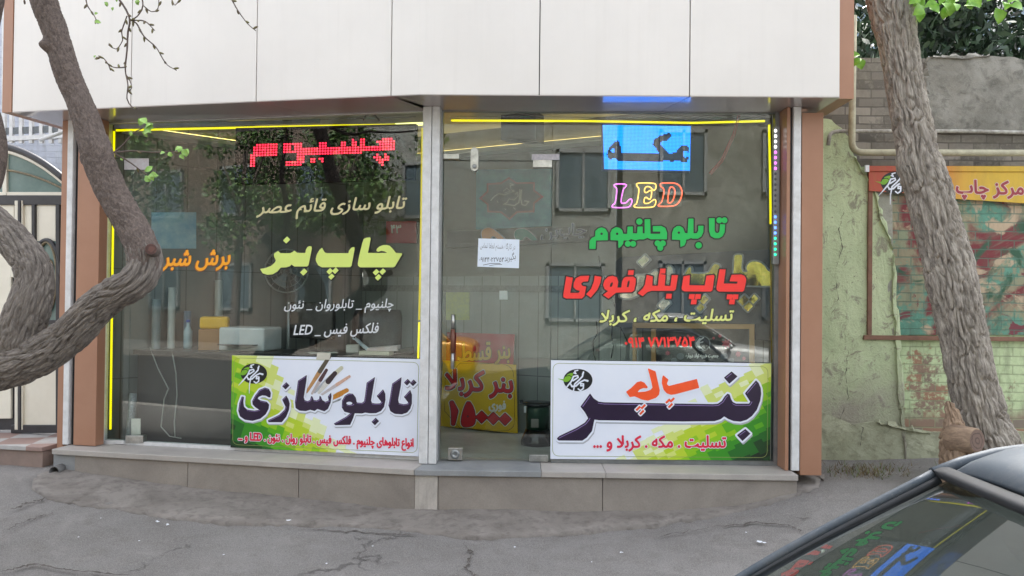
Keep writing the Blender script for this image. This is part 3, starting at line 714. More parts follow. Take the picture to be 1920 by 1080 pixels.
outl = poly(T(*o1, [(60, 310), (480, 318), (530, 340), (555, 390), (560, 740), (545, 780), (505, 803), (50, 775)], 1))
sheet('border_line', sub(outl, aff(outl, 1, 1, 0, 0)) if False else (lambda f: (setattr(f, 'bb', outl.bb), f)[1])(lambda X, Y: np.abs(outl(X, Y)) - .45), W1, .1212, blk_ink, yboard)
t1 = text('بنر کربلا', (836, 742), (961, 748), 50); t3 = text('فوری', (917, 771), (948, 772), 20)
t2 = uni(*[sq0 for sq0 in [dia(903, 782, 10.5, 0), dia(925, 784.5, 10.5, 0), dia(947, 786, 10.5, 0)]], sub(poly(T(*o1, [(225, 580), (262, 640), (275, 720), (262, 760), (215, 772), (180, 765), (175, 720), (195, 640)], 1)), poly(T(*o1, [(220, 675), (242, 715), (225, 705), (205, 715)]))), stroke(T(*o1, [(105, 600), (125, 660), (115, 750)]), [3, 5.5, 2.5]))
for tt in (t1, t2):
    sheet('lettering_outline', tt, W1, .1212, wht_ink, yboard, t=3.2, res=.8); sheet('lettering_outline', tt, W1, .1224, blk_ink, yboard, t=2.0, res=.8); sheet('lettering', tt, W1, .1236, red_ink, yboard, t=1.0, res=.8)
sheet('lettering', t3, W1, .1212, wht_ink, yboard, t=.8, res=.7)
# green paraffin heater
hp = at(1008, 800, 6.15); hx, hy = hp.x, hp.y + .05; hz = SIL - .015
ht = thing('paraffin_heater', 'dark green enamel paraffin heater standing behind the door', 'heater', (hx, hy, hz))
GRN = mk('dark green enamel', c(30, 66, 46), .3, c(22, 50, 36), 10)
MB().lathe((hx, hy, hz), [(.135, 0), (.135, .03), (.125, .06), (.098, .13)], 20).build('base', M['blackgloss'], ht)
MB().lathe((hx, hy, hz), [(.095, .13), (.095, .30), (.09, .32)], 20).build('body', GRN, ht)
mb = MB(); mb.lathe((hx, hy, hz), [(.10, .322), (.125, .33), (.125, .345), (.06, .352)], 20); mb.box((hx - .15, hy - .03, hz + .335), (hx - .12, hy + .03, hz + .36)); mb.build('top_plate', M['blackgloss'], ht)
mb = MB(); mb.box((hx - .055, hy - .108, hz + .155), (hx + .005, hy - .09, hz + .225)); mb.build('mica_window', mk('smoked mica', c(120, 118, 112), .2), ht)
# dark sign panel with mirror letters
o2 = (1190, 460, 4.696)
pn = MB(); pn.slab(W1, [(1152, 612), (1450, 640), (1450, 467), (1163, 482), (1154, 490)], .10, .03)
panel = pn.build('sign_panel', mk('charcoal composite', c(58, 64, 76), .22, c(50, 55, 66), 2), None, 'charcoal sign panel with mirrored gold word leaning behind the glass', 'sign panel', bevel=.004)
def mirror(name, a, b):
    n = NT(name); p = n.pos(); cc = n.mix(n.ramp(n.noise(p, 9, 3, .5, 1.5), [(.40, (0, 0, 0)), (.6, (1, 1, 1))]), a, b)
    return n.fin(cc, .12, n.bump(n.noise(p, 14, 3, .5), .5, .01), Metallic=1.0)
gold = mirror('gold mirror acrylic', (.80, .66, .16, 1), (.62, .52, .10, 1)); silver = mirror('gold mirror with painted glare', (.92, .90, .84, 1), (.85, .83, .74, 1)); rim = mk('grey letter rim', c(150, 154, 158), .35, c(132, 136, 140), 30)  # pale tone paints a bright reflection into the same gold mirror
alef = poly(T(*o2, [(876, 100), (890, 84), (935, 82), (948, 95), (935, 235), (1000, 238), (982, 205), (995, 165), (1040, 138), (1100, 148), (1145, 180), (1168, 225), (1205, 238), (1200, 345), (1185, 358), (880, 350), (868, 335)], 1))
pe = poly(T(*o2, [(462, 215), (480, 190), (498, 200), (492, 240), (515, 250), (650, 250), (672, 205), (700, 165), (735, 168), (750, 190), (740, 345), (725, 362), (470, 355), (430, 320), (432, 270)], 1))
dots_g = uni(dia(1320, 562, 9), dia(1313, 577, 8), dia(1394, 563, 10), dia(1413, 561, 9), dia(1403, 575, 9))
banar = poly(T(1090, 380, 6, [(600, 820), (700, 818), (790, 800), (820, 760), (860, 770), (880, 805), (940, 800), (955, 740), (985, 705), (1025, 740), (1030, 800), (1010, 900), (960, 930), (740, 940), (690, 1000), (600, 1060), (500, 1085), (410, 1050), (520, 960), (600, 900)], 1))
dots_s = uni(dia(1206.5, 489, 11, .2), dia(1245, 570.5, 11.5, .2))
for nm, f, mt, lb in (('mirror_letters', uni(alef, pe, dots_g), gold, None), ('mirror_letters', uni(banar, dots_s), silver, 'gold mirrored letters painted pale for bright reflection')):
    o = inked(MB(), f, W1, .135, 3.0, 1.0, .03).build(nm, rim, panel, lb); inked(MB(), f, W1, .1375, 0, 1.0).build('mirror_face', mt, o)
# framed mourning banner
fm = MB()
for q in ([(1186, 700), (1192, 700), (1192, 615), (1186, 608)], [(1192, 615), (1414, 617), (1414, 608), (1186, 605)], [(1405, 700), (1414, 700), (1414, 617), (1405, 617)], [(1221, 700), (1229, 700), (1229, 617), (1221, 617)]): fm.slab(W1, q, .16, .03)
frm = fm.build('picture_frame', mk('gilt wood', c(176, 140, 96), .4), None, 'gilt frame holding a black charity poster with pink flowers', 'framed poster')
pb = MB(); pb.slab(W1, [(1230, 700), (1404, 700), (1404, 618), (1230, 618)], .145, .01); pb.build('poster', mk('black floral print', c(30, 30, 36), .35, c(52, 50, 58), 25), frm)
fx = []
for (x, y, r) in ((1362, 644, 9.5), (1271, 640, 7), (1384, 664, 6), (1252, 662, 5), (1350, 630, 4), (1338, 634, 3), (1290, 630, 3), (1395, 672, 4)):
    fx.append((lambda x, y, r: (lambda f: (setattr(f, 'bb', (x - r, y - r, x + r, y + r)), f)[1])(lambda X, Y: np.hypot(X - x, Y - y) - r * (.78 + .2 * np.cos(7 * np.arctan2(Y - y, X - x)))))(x, y, r))
sheet('flower_print', uni(*fx), W1, .1465, mk('pink petals', c(186, 84, 100), .4, c(150, 50, 66), 60), frm, res=.6)
sheet('emblem', (lambda f: (setattr(f, 'bb', (1302, 628, 1333, 660)), f)[1])(lambda X, Y: np.abs(np.hypot(X - 1317.5, Y - 644) - 13.5) - 1.1), W1, .1478, mk('grey print', c(120, 126, 134), .4), frm, res=.6)
sheet('emblem_figure', uni(stroke([(1312, 636), (1308, 644), (1312, 652)], [2, 3.4, 2]), stroke([(1312, 638), (1319, 633)], 1.1), stroke([(1309, 644), (1318, 641)], 1.0), stroke([(1312, 650), (1318, 655)], 1.3)), W1, .1478, mk('pale print', c(206, 210, 216), .4), frm, res=.5)
sheet('lettering', text('جمعیت خیریه تولد دوباره', (1286, 672), (1347, 672), 9), W1, .1478, wht_ink, frm, t=.35, res=.45)
for yy in (668,):
    for q in (circ(1276, yy, 7, 6), circ(1358, yy, 7, 6), circ(1264, 676, 6, 5), circ(1371, 676, 6, 5)): sheet('scroll_print', q, W1, .1466, mk('grey scroll', c(98, 104, 112), .4), frm)
# desk along the left window with things on it
dk = thing('shop_desk', 'long black office desk behind the left window', 'desk', (-2.0, 6.0, SIL - .015))
def yline(px, n): return None
DZ = 1.09
def LN(px, n): return uL(px, 660, n)
d0, d1 = LN(262, -.2), LN(790, -.2)
MB().fbox(FL, d0, d1, DZ - .035, DZ, -.62, -.12).build('top', BLK, dk, bevel=.003)
MB().fbox(FL, d0 + .03, d1 - .03, SIL, DZ - .037, -.16, -.14).build('modesty_panel', BLK, dk)
for u in (d0 + .02, (d0 + d1) / 2, d1 - .05): MB().fbox(FL, u, u + .03, SIL - .014, DZ - .037, -.60, -.17).build('leg', BLK, dk)
MB().fbox(FL, LN(330, -.2), LN(330, -.2) + .42, SIL, DZ - .04, -.58, -.18).build('drawer_unit', mk('dark red laminate', c(66, 34, 36), .35), dk)
def onDesk(px, n): p = FL.pt(LN(px, n), DZ, n); return Vector(p)
def paperstack(px, n, w_, d_, h, rot, mat, label, cat):
    p = onDesk(px, n) + Vector((0, 0, .001)); mb = MB(); R3 = Matrix.Rotation(rot, 3, 'Z')
    cs = [Vector(q) for q in ((-w_, -d_, 0), (w_, -d_, 0), (w_, d_, 0), (-w_, d_, 0), (-w_, -d_, h), (w_, -d_, h), (w_, d_, h), (-w_, d_, h))]
    mb.hexa([p + R3 @ q for q in cs]); return mb.build('book' if cat == 'book' else 'paper_stack', mat, None, label, cat, bevel=.002)
paper = mk('paper', c(222, 220, 214), .6, c(206, 204, 198), 20)
paperstack(710, -.30, .125, .09, .028, R_(-14), mk('cream pages', c(214, 208, 188), .6), 'cream paged book lying on the black desk', 'book')
mb = MB(); p = onDesk(717, -.32) + Vector((0, 0, .031)); mb.hexa([p + Vector(q) for q in ((-.11, -.07, 0), (.13, -.09, 0), (.13, .08, 0), (-.11, .09, 0), (-.11, -.07, .018), (.13, -.09, .040), (.13, .08, .040), (-.11, .09, .018))]); mb.build('book', mk('pinkish paper', c(214, 204, 206), .6, c(196, 170, 168), 6), None, 'pale open notebook lying on the cream book', 'book')
mb = MB(); p = onDesk(682, -.33) + Vector((0, 0, .002)); V = []
for i in range(7):
    for j in range(5): V.append(p + Vector((-.08 + i * .028, -.06 + j * .03, .02 + .10 * (1 - i / 6) ** 1.5 + .012 * math.sin(j * 1.7 + i))))
mb.add(V, [(i * 5 + j, (i + 1) * 5 + j, (i + 1) * 5 + j + 1, i * 5 + j + 1) for i in range(6) for j in range(4)], 0, True)
o = mb.build('paper_sheet', mk('bluish paper', c(206, 218, 230), .6), None, 'crumpled bluish sheet curling up against the books', 'paper'); o.modifiers.new('s', 'SOLIDIFY').thickness = .002
paperstack(662, -.45, .05, .06, .06, .1, paper, 'small stack of white note pads at the back of the desk', 'paper')
paperstack(606, -.28, .11, .05, .004, .5, paper, 'white sheet lying on the desk above the left sign', 'paper')
mb = MB(); p = onDesk(753, -.35) + Vector((0, 0, .002)); mb.hexa([p + Vector(q) for q in ((-.09, -.05, 0), (.09, -.03, 0), (.09, .05, 0), (-.09, .03, 0), (-.09, -.05, .03), (.09, -.03, .06), (.09, .05, .06), (-.09, .03, .03))]); mb.build('book', M['blackgloss'], None, 'black covered book tilted at the right end of the desk', 'book', bevel=.003)
# office chair
ct = at(708, 640, 6.62); chz = SIL - .015
ch = thing('office_chair', 'dark brown padded office chair behind the desk', 'chair', (ct.x, ct.y, chz))
LEA = mk('dark brown leather', c(44, 36, 38), .4, c(32, 27, 29), 12)
def lens(cx, cy, cz, w_, h, d_, lean=0, n=14):
    mb = MB(); V = []; rows = 9
    for i in range(rows):
        a = i / (rows - 1); zz = cz + (a - .5) * h
        for j in range(n):
            b = j / (n - 1); xx = (b - .5) * w_ * (1 - .10 * abs(2 * a - 1) ** 6)
            V.append((cx + xx, cy + lean * (a - .5) + .05 * (2 * b - 1) ** 2 - d_ * (1 - (2 * a - 1) ** 6) * (1 - (2 * b - 1) ** 6) - .05, zz))
    m = rows * n; V += [(x, cy + lean * ((z - cz) / h) + .06, z) for x, y, z in V]
    f = [(i * n + j, i * n + j + 1, (i + 1) * n + j + 1, (i + 1) * n + j) for i in range(rows - 1) for j in range(n - 1)]
    g = [tuple(m + k for k in reversed(q)) for q in f]
    rim_ = [j for j in range(n)] + [i * n + n - 1 for i in range(1, rows)] + [(rows - 1) * n + j for j in range(n - 2, -1, -1)] + [i * n for i in range(rows - 2, 0, -1)]
    h_ = [(rim_[(k + 1) % len(rim_)], rim_[k], m + rim_[k], m + rim_[(k + 1) % len(rim_)]) for k in range(len(rim_))]
    return mb.add(V, f + g + h_, 0, True)
zb = EYE - (640 - 559) / 1400 * 6.62
lens(ct.x - .01, ct.y, zb + .03, .44, .46, .05, .06).build('backrest', LEA, ch, bevel=.012)
MB().lathe((ct.x, ct.y + -.2, chz + .42), [(.05, 0), (.22, .01), (.235, .05), (.2, .09)], 20).build('seat', LEA, ch)
MB().tube([(ct.x, ct.y - .15, chz + .08), (ct.x, ct.y - .15, chz + .42)], .03, 10).build('gas_lift', M['blackgloss'], ch)
mb = MB()
for k in range(5): mb.tube([(ct.x, ct.y - .15, chz + .09), (ct.x + .26 * math.cos(k * 1.257), ct.y - .15 + .26 * math.sin(k * 1.257), chz + .03)], [.022, .014], 8)
mb.build('star_base', M['blackgloss'], ch)
# things hung on or leaning at the left inner wall
px_thing('wall_poster', W2, 284, 398, 368, 466, .002, .006, mk('blue map print', c(88, 140, 168), .4, c(150, 176, 186), 6), 'pale blue printed poster on the left inner wall', 'poster', bevel=0)
px_thing('light_box', W1, 606, 455, 665, 480, .02, .08, mk('olive box', c(92, 88, 68), .5), 'small dull olive box mounted over the yellow green lettering', 'box')
rs = px_thing('red_sign', W1, 724, 415, 780, 456, .02, .03, mk('red acrylic', c(178, 42, 52), .35), 'small red sign with a pale number on the inner wall', 'sign')
sheet('lettering', text('۴۳', (733, 437), (752, 437), 15, raw=True), W1, .0312, wht_ink, rs, t=.5, res=.6)
px_thing('tube_lamp', W1, 434, 358, 492, 366, .03, .06, M['white'], 'short white tube lamp on the dark inner wall', 'lamp', bevel=.004)
px_thing('hung_box', W1, 939, 206, 1004, 262, .25, .42, M['blackgloss'], 'square black box hung under the ceiling above the door', 'hung box')  # plain black box under the ceiling, its use not known
# plotter frame and boards stored at the left end
pt = Vector(FL.pt(LN(300, -.75), 0, -.75))
plot = thing('plotter', 'grey banner plotter with white roll standing behind the desk', 'plotter', (pt.x, pt.y, SIL - .015))
mb = MB(); mb.fbox(FL, LN(285, -.7), LN(285, -.7) + .62, 1.16, 1.36, -.92, -.74); mb.build('head_beam', mk('plotter grey', c(168, 172, 172), .4), plot, bevel=.02)
mb = MB(); u_ = LN(285, -.7); mb.tube([FL.pt(u_ + .04, 1.42, -.80), FL.pt(u_ + .58, 1.42, -.80)], .05, 16); mb.build('paper_roll', M['white'], plot)
for u in (u_ + .05, u_ + .55): MB().fbox(FL, u, u + .05, SIL - .014, 1.16, -.86, -.80).build('leg', M['alu'], plot)
fan_c = at(537, 508, 6.9)
fan = thing('pedestal_fan', 'grey pedestal fan behind the yellow green word', 'fan', (fan_c.x, fan_c.y, SIL - .015))
mb = MB()
for rr in (.20, .15, .10, .05): mb.tube([(fan_c.x + rr * math.cos(t), fan_c.y, fan_c.z + rr * math.sin(t)) for t in np.linspace(0, 6.2832, 33)], .004 if rr < .2 else .008, 6, cap=False)
for k in range(16): mb.tube([(fan_c.x, fan_c.y - .03, fan_c.z), (fan_c.x + .2 * math.cos(k * .3927), fan_c.y, fan_c.z + .2 * math.sin(k * .3927))], .0025, 4)
mb.build('cage', M['alu'], fan); mb = MB()
for k in range(3):
    a = k * 2.094; mb.add([(fan_c.x + .03 * math.cos(a - .6), fan_c.y + .03, fan_c.z + .03 * math.sin(a - .6)), (fan_c.x + .17 * math.cos(a - .45), fan_c.y + .04, fan_c.z + .17 * math.sin(a - .45)), (fan_c.x + .17 * math.cos(a + .45), fan_c.y + .01, fan_c.z + .17 * math.sin(a + .45)), (fan_c.x + .03 * math.cos(a + .6), fan_c.y + .02, fan_c.z + .03 * math.sin(a + .6))], [(0, 1, 2, 3)])
o = mb.build('blade', mk('fan blade', c(120, 132, 140), .3), fan); o.modifiers.new('s', 'SOLIDIFY').thickness = .004
MB().tube([(fan_c.x, fan_c.y + .09, fan_c.z - .02), (fan_c.x, fan_c.y + .09, SIL)], .016, 8).build('pole', M['alu'], fan)
MB().lathe((fan_c.x, fan_c.y + .09, SIL - .014), [(.19, 0), (.18, .025), (.03, .04)], 20).build('base', M['blackgloss'], fan)
# loose cables hanging down the wall
for i, pts in enumerate([[(1123, 480), (1126, 500), (1140, 540), (1153, 575)], [(1118, 602), (1120, 625), (1112, 640), (1113, 665), (1117, 676)], [(1148, 606), (1147, 630), (1150, 650), (1146, 672)], [(1163, 614), (1170, 626), (1176, 640)]]):
    mb = MB(); mb.tube([W1.hit(x, y, .03 + .01 * (k % 2)) for k, (x, y) in enumerate(pts)], .005, 6)
    mb.build('cable', M['blackgloss'], None, ['thin black cable hanging below the green lettering', 'wavy black cable hanging left of the pair over the right sign', 'straight black cable with a plug above the right sign', 'short black cable nearest the picture frame'][i], 'cable')
for i, pts in enumerate([[(1385, 212), (1375, 250), (1352, 300), (1330, 325)]]):
    mb = MB(); mb.tube([FR.hit(x, y, -.06) for x, y in pts], .004, 6); mb.tube([FR.hit(x + 3, y + 2, -.055) for x, y in pts], .003, 6); mb.build('cable', mk('red flex', c(150, 40, 44), .5), None, 'twisted red cable hanging right of the blue screen', 'cable')
mb = MB(); mb.tube([FL.hit(x, y, -.05) for x, y in [(681, 226), (686, 217), (694, 214), (704, 217), (711, 226)]], .006, 8); mb.build('cable', M['blackgloss'], None, 'black cable looped over the top of the left window', 'cable')
# rolled vinyl at the left foot of the window
b0 = Vector(FL.pt(uL(240, 815, -.05), SIL - .01, -.06)); mb = MB(); mb.tube([b0, b0 + Vector((.015, .03, .40))], [.03, .028], 14); mb.build('vinyl_roll', mk('grey dotted vinyl', c(140, 146, 150), .4, c(90, 96, 100), 90), None, 'grey dotted roll standing at the lower left glass corner', 'roll')
px_thing('card_offcut', FL, 246, 785, 263, 819, -.045, -.04, paper, 'pale card offcut leaning beside the grey roll', 'card', bevel=0)

# clutter round the desk
def deskbox(name, px, n, w_, d_, h, mat, label, cat, rot=0, bev=.006, z=0):
    p = onDesk(px, n) + Vector((0, 0, .001 + z)); R3 = Matrix.Rotation(rot, 3, 'Z'); mb = MB()
    mb.hexa([p + R3 @ Vector(q) for q in ((-w_, -d_, 0), (w_, -d_, 0), (w_, d_, 0), (-w_, d_, 0), (-w_, -d_, h), (w_, -d_, h), (w_, d_, h), (-w_, d_, h))]); return mb.build(name, mat, None, label, cat, bevel=bev)
mp_ = onDesk(585, -.45); mon = thing('computer_monitor', 'black computer monitor seen from behind on the desk', 'monitor', mp_); R3 = Matrix.Rotation(R_(-30), 3, 'Z')
def mbox(x0, y0, z0, x1, y1, z1): return MB().hexa([mp_ + R3 @ Vector(q) for q in ((x0, y0, z0), (x1, y0, z0), (x1, y1, z0), (x0, y1, z0), (x0, y0, z1), (x1, y0, z1), (x1, y1, z1), (x0, y1, z1))])
mbox(-.24, -.02, .10, .24, .02, .40).build('screen', M['blackgloss'], mon, bevel=.008); mbox(-.03, .0, .012, .03, .03, .12).build('neck', M['blackgloss'], mon); mbox(-.11, -.07, .001, .11, .09, .012).build('foot', M['blackgloss'], mon)
pr_ = deskbox('printer', 470, -.40, .20, .15, .19, mk('pale printer shell', c(196, 202, 206), .4), 'pale office printer on the desk left of the monitor', 'printer', R_(-11), .015)
p = onDesk(470, -.40); R3 = Matrix.Rotation(R_(-11), 3, 'Z'); MB().hexa([Vector(p) + R3 @ Vector(q) for q in ((-.15, -.24, .05), (.15, -.24, .05), (.15, -.152, .05), (-.15, -.152, .05), (-.15, -.24, .058), (.15, -.24, .058), (.15, -.152, .058), (-.15, -.152, .058))]).build('paper_tray', M['blackgloss'], pr_)
bp = onDesk(352, -.35); bt = MB().lathe(bp + Vector((0, 0, .001)), [(.034, 0), (.036, .02), (.036, .15), (.014, .19), (.014, .22)], 16).build('bottle', mk('clear bottle', c(150, 176, 190), .1), None, 'pale water bottle standing on the desk near the tree', 'bottle'); MB().lathe(bp + Vector((0, 0, .222)), [(.016, 0), (.016, .02)], 12).build('cap', mk('blue cap', c(40, 80, 170), .4), bt)
deskbox('carton', 398, -.34, .10, .08, .17, mk('brown carton', c(160, 120, 82), .7), 'brown carton standing on the desk between bottle and printer', 'box', .3, .003)
yl_ = deskbox('tape_case', 402, -.35, .11, .07, .10, mk('yellow plastic case', c(226, 176, 30), .4), 'yellow plastic case lying on top of the brown carton', 'case', .25, .02, .172)
for i, (u, col, h, rr) in enumerate([(.35, c(120, 130, 134), 1.15, .035), (.47, c(176, 178, 176), 1.25, .03), (.60, c(96, 120, 140), 1.05, .032), (.86, c(150, 154, 150), 1.32, .034)]):
    a = W2.pt(u, SIL - .013, .16); b_ = W2.pt(u + .03, SIL + h, .05)
    MB().tube([a, b_], rr, 14).build('vinyl_roll', mk('vinyl roll %d' % i, col, .4), None, ['grey', 'white slimmer', 'short blue grey', 'tallest pale grey'][i] + ' vinyl roll leaning on the left inner wall', 'roll', 'vinyl rolls leaning on the left inner wall')
px_thing('price_chart', W1, 836, 548, 880, 600, .002, .005, mk('yellow green chart', c(176, 182, 110), .5, c(150, 160, 120), 40), 'faded yellow green chart on the wall above the crimson board', 'poster', bevel=0)
px_thing('socket', W1, 936, 545, 951, 562, .001, .02, M['white'], 'white wall socket on the grey tile border', 'socket', bevel=.003)
px_thing('socket', W1, 982, 762, 992, 774, .001, .03, M['white'], 'white wall socket low between yellow board and heater', 'socket', bevel=.003)

for i, pts in enumerate([[(281, 651), (296, 690), (316, 729), (308, 748), (302, 800), (318, 818), (340, 822)], [(322, 655), (330, 700), (332, 740), (327, 790), (328, 820)]]):
    MB().tube([Vector(q[:3]) for q in crp_([FL.hit(x, y, -.125 + .006 * (k % 2)) for k, (x, y) in enumerate(pts)])], .0045, 6).build('cable', mk('pale cord', c(150, 152, 150), .5), None, ['pale cord looping down the front of the black desk', 'straighter pale cord hanging beside the looping one'][i], 'cable')
# ------------------------------------------------------------------ writing stuck on the glass
def vinyl(col, nm): return mk(nm + ' vinyl', col, .45, tuple(x * .95 for x in col[:3]) + (1,), 4)
V_BLK = vinyl(c(24, 24, 24), 'black'); V_YG = vinyl(c(214, 232, 122), 'yellow green'); V_RED = vinyl(c(250, 58, 52), 'red'); V_GRN = vinyl(c(22, 188, 84), 'green')
V_CRM = vinyl(c(228, 234, 142), 'pale yellow'); V_BEI = vinyl(c(206, 198, 150), 'faded beige'); V_ORG = vinyl(c(250, 168, 24), 'orange'); V_WHT = vinyl(c(214, 218, 222), 'white')
A = lambda p, sm=0: T(480, 420, 6, p, sm)
cha = poly(A([(1212, 168), (1240, 155), (1285, 150), (1290, 165), (1275, 250), (1258, 325), (1350, 326), (1478, 325), (1445, 308), (1410, 302), (1375, 312), (1355, 305), (1358, 280), (1390, 252), (1430, 237), (1470, 236), (1505, 245), (1535, 275), (1575, 325), (1645, 330), (1642, 345), (1565, 475), (1545, 487), (1170, 487), (1148, 470), (1145, 445), (1160, 360), (1195, 215)]))
pay = poly(A([(745, 265), (755, 290), (775, 320), (800, 328), (1040, 328), (1045, 300), (1075, 265), (1108, 260), (1108, 290), (1075, 470), (1060, 485), (740, 487), (700, 465), (675, 420), (672, 390), (685, 340), (715, 290)]))
ban = poly(A([(605, 248), (628, 255), (628, 280), (590, 465), (575, 478), (430, 478), (400, 455), (380, 475), (340, 487), (280, 490), (240, 535), (190, 565), (130, 572), (75, 555), (45, 505), (110, 495), (170, 470), (215, 430), (222, 410), (200, 360), (205, 330), (250, 303), (275, 328), (385, 328), (435, 300), (465, 325), (555, 325), (560, 290), (580, 258)]))
dotsA = uni(*[dia(480 + x / 6, 420 + y / 6, r) for x, y, r in ((1350, 542, 6.3), (1425, 535, 6.3), (1375, 600, 6.3), (830, 532, 6.3), (893, 525, 6.3), (848, 592, 6), (345, 180, 6.8), (538, 540, 7))])
def lettering(name, f, fr, parent, mat, label, edge=None, et=1.6, esh=(0, 0), t=0.0, res=.9, n0=.0012):
    if edge is not None:
        sheet(name + '_edge', shift(f, *esh), fr, n0, edge, parent, t=t + et, res=res)
    return sheet(name, f, fr, n0 + .0008, mat, parent, t=t, res=res, label=label)
lettering('vinyl_lettering', uni(cha, pay, ban, dotsA), FL, win_l, V_YG, 'large yellow green vinyl words', V_BLK, 1.1, (.9, 1.2))
lettering('vinyl_lettering', text('تابلو سازی قائم عصر', (479, 413), (754, 404), 38, .28), FL, win_l, V_BEI, 'faded beige slanted line of vinyl words', None, t=.55, res=.8)
lettering('vinyl_lettering', text('برش شبر', (302, 508), (427, 506), 38, .22), FL, win_l, V_ORG, 'orange vinyl words beside the tree', vinyl(c(150, 74, 10), 'dark orange'), .9, (-.8, .8), t=1.0, res=.8)
lettering('vinyl_lettering', text('چلنیوم _ تابلوروان _ نئون', (531, 588), (735, 586), 26, .2), FL, win_l, V_WHT, 'upper worn white line of vinyl words', None, t=.25, res=.6)
lettering('vinyl_lettering', text('فلکس فیس _ LED', (549, 634), (707, 630), 25, .2), FL, win_l, V_WHT, 'lower worn white line of vinyl words', None, t=.35, res=.6)
# green words
Fp = lambda p, sm=0: T(1090, 380, 6, p, sm)
def fc(x, y, r): return circ(1090 + x / 6, 380 + y / 6, r / 6)
ta = poly(Fp([(1435, 175), (1500, 175), (1500, 315), (1512, 338), (1530, 342), (1548, 335), (1556, 310), (1560, 242), (1618, 245), (1612, 330), (1590, 375), (1550, 400), (1500, 400), (1455, 375), (1438, 320)]))
blo = poly(Fp([(1315, 260), (1375, 260), (1372, 330), (1350, 380), (1310, 405), (1255, 405), (1232, 398), (1205, 412), (1178, 415), (1178, 440), (1160, 480), (1115, 500), (1112, 420), (1020, 415), (1022, 340), (1040, 290), (1075, 264), (1110, 262), (1145, 285), (1165, 340), (1195, 345), (1205, 180), (1262, 180), (1262, 345), (1300, 343), (1315, 315)]))
chl = poly(Fp([(805, 265), (900, 262), (945, 285), (965, 340), (962, 412), (780, 412), (745, 395), (700, 414), (650, 412), (610, 424), (560, 410), (530, 425), (475, 425), (470, 460), (450, 490), (418, 512), (415, 425), (328, 422), (328, 340), (345, 300), (390, 275), (430, 283), (460, 310), (472, 350), (515, 352), (520, 270), (580, 268), (580, 345), (628, 345), (632, 270), (690, 268), (690, 345), (712, 345), (712, 187), (775, 185), (778, 350), (885, 350), (890, 325), (805, 325)]))
mim = poly(Fp([(90, 520), (92, 430), (120, 395), (155, 380), (158, 320), (190, 290), (230, 278), (272, 295), (298, 340), (298, 422), (165, 425), (160, 520)]))
grn = uni(sub(uni(ta, blo, chl, mim), fc(1097, 337, 14), fc(403, 350, 14), fc(228, 350, 14)), *[fc(*q) for q in ((1553, 198, 33), (1610, 198, 33), (1320, 480, 35), (653, 213, 35), (523, 463, 33), (583, 463, 33), (857, 457, 33), (918, 457, 33), (888, 508, 33))])
lettering('vinyl_lettering', grn, FR, win_r, V_GRN, 'green vinyl words with black edge', V_BLK, 2.4)
# red words
Gp = lambda p, sm=0: T(1040, 480, 6, p, sm)
r1 = poly(Fp([(1555, 750), (1625, 750), (1602, 910), (1752, 912), (1758, 887), (1668, 885), (1690, 812), (1800, 808), (1838, 825), (1855, 860), (1850, 905), (1832, 985), (1812, 1002), (1548, 1000), (1525, 985), (1520, 955)]))
r2 = poly(Fp([(1150, 828), (1222, 816), (1215, 928), (1388, 932), (1408, 822), (1488, 812), (1498, 828), (1475, 985), (1455, 1000), (1160, 998), (1135, 985), (1128, 960)]))
r3 = poly(Fp([(735, 812), (805, 832), (798, 935), (862, 935), (875, 800), (948, 812), (938, 935), (1002, 937), (1018, 815), (1088, 815), (1062, 975), (1040, 992), (790, 992), (745, 1005), (690, 1052), (635, 1018), (690, 965), (715, 925)]))
r4 = sub(poly(Gp([(800, 235), (885, 232), (912, 255), (912, 300), (895, 385), (870, 405), (690, 412), (605, 480), (545, 438), (600, 395), (562, 372), (545, 325), (560, 275), (600, 235), (650, 222), (700, 240), (715, 290), (705, 355), (750, 355), (758, 290), (775, 250)])),
         poly(Gp([(822, 290), (838, 272), (845, 290), (832, 350), (810, 352)])), poly(Gp([(625, 315), (648, 290), (656, 310), (642, 345), (620, 350)])))
r5 = poly(Gp([(450, 222), (525, 235), (515, 300), (480, 380), (405, 468), (355, 430), (410, 370), (440, 290)]))
r6 = poly(Gp([(130, 230), (205, 245), (175, 415), (270, 415), (285, 392), (240, 380), (212, 350), (215, 300), (240, 250), (290, 225), (390, 222), (375, 285), (320, 290), (295, 310), (310, 335), (355, 345), (335, 450), (305, 478), (130, 478), (100, 465), (98, 430)]))
F2 = lambda x, y: (1090 + x / 6, 380 + y / 6); G2 = lambda x, y: (1040 + x / 6, 480 + y / 6)
rd = uni(*[sq(*p, 5.2, 4.6, .6) for p in ((1368, 556.5), (1379, 556.5), (1372.5, 566), F2(1243, 1056), F2(1312, 1056), (1301, 566), F2(915, 770), F2(985, 1052), G2(858, 187))])
lettering('vinyl_lettering', uni(r1, r2, r3, r4, r5, r6, rd), FR, win_r, V_RED, 'red vinyl words with black edge', V_BLK, 2.5)
lettering('vinyl_lettering', text('تسلیت ، مکه ، کربلا', (1123, 611), (1371, 608), 29, .2), FR, win_r, V_CRM, 'pale yellow slanted vinyl words', V_BLK, 1.3, t=.75, res=.7)
lettering('vinyl_lettering', text('۰۹۱۴ ۷۷۱۳۷۵۴', (1172, 651.5), (1302, 649.5), 18, .0, raw=True), FR, win_r, V_RED, 'red vinyl telephone number', None, t=.85, res=.6)

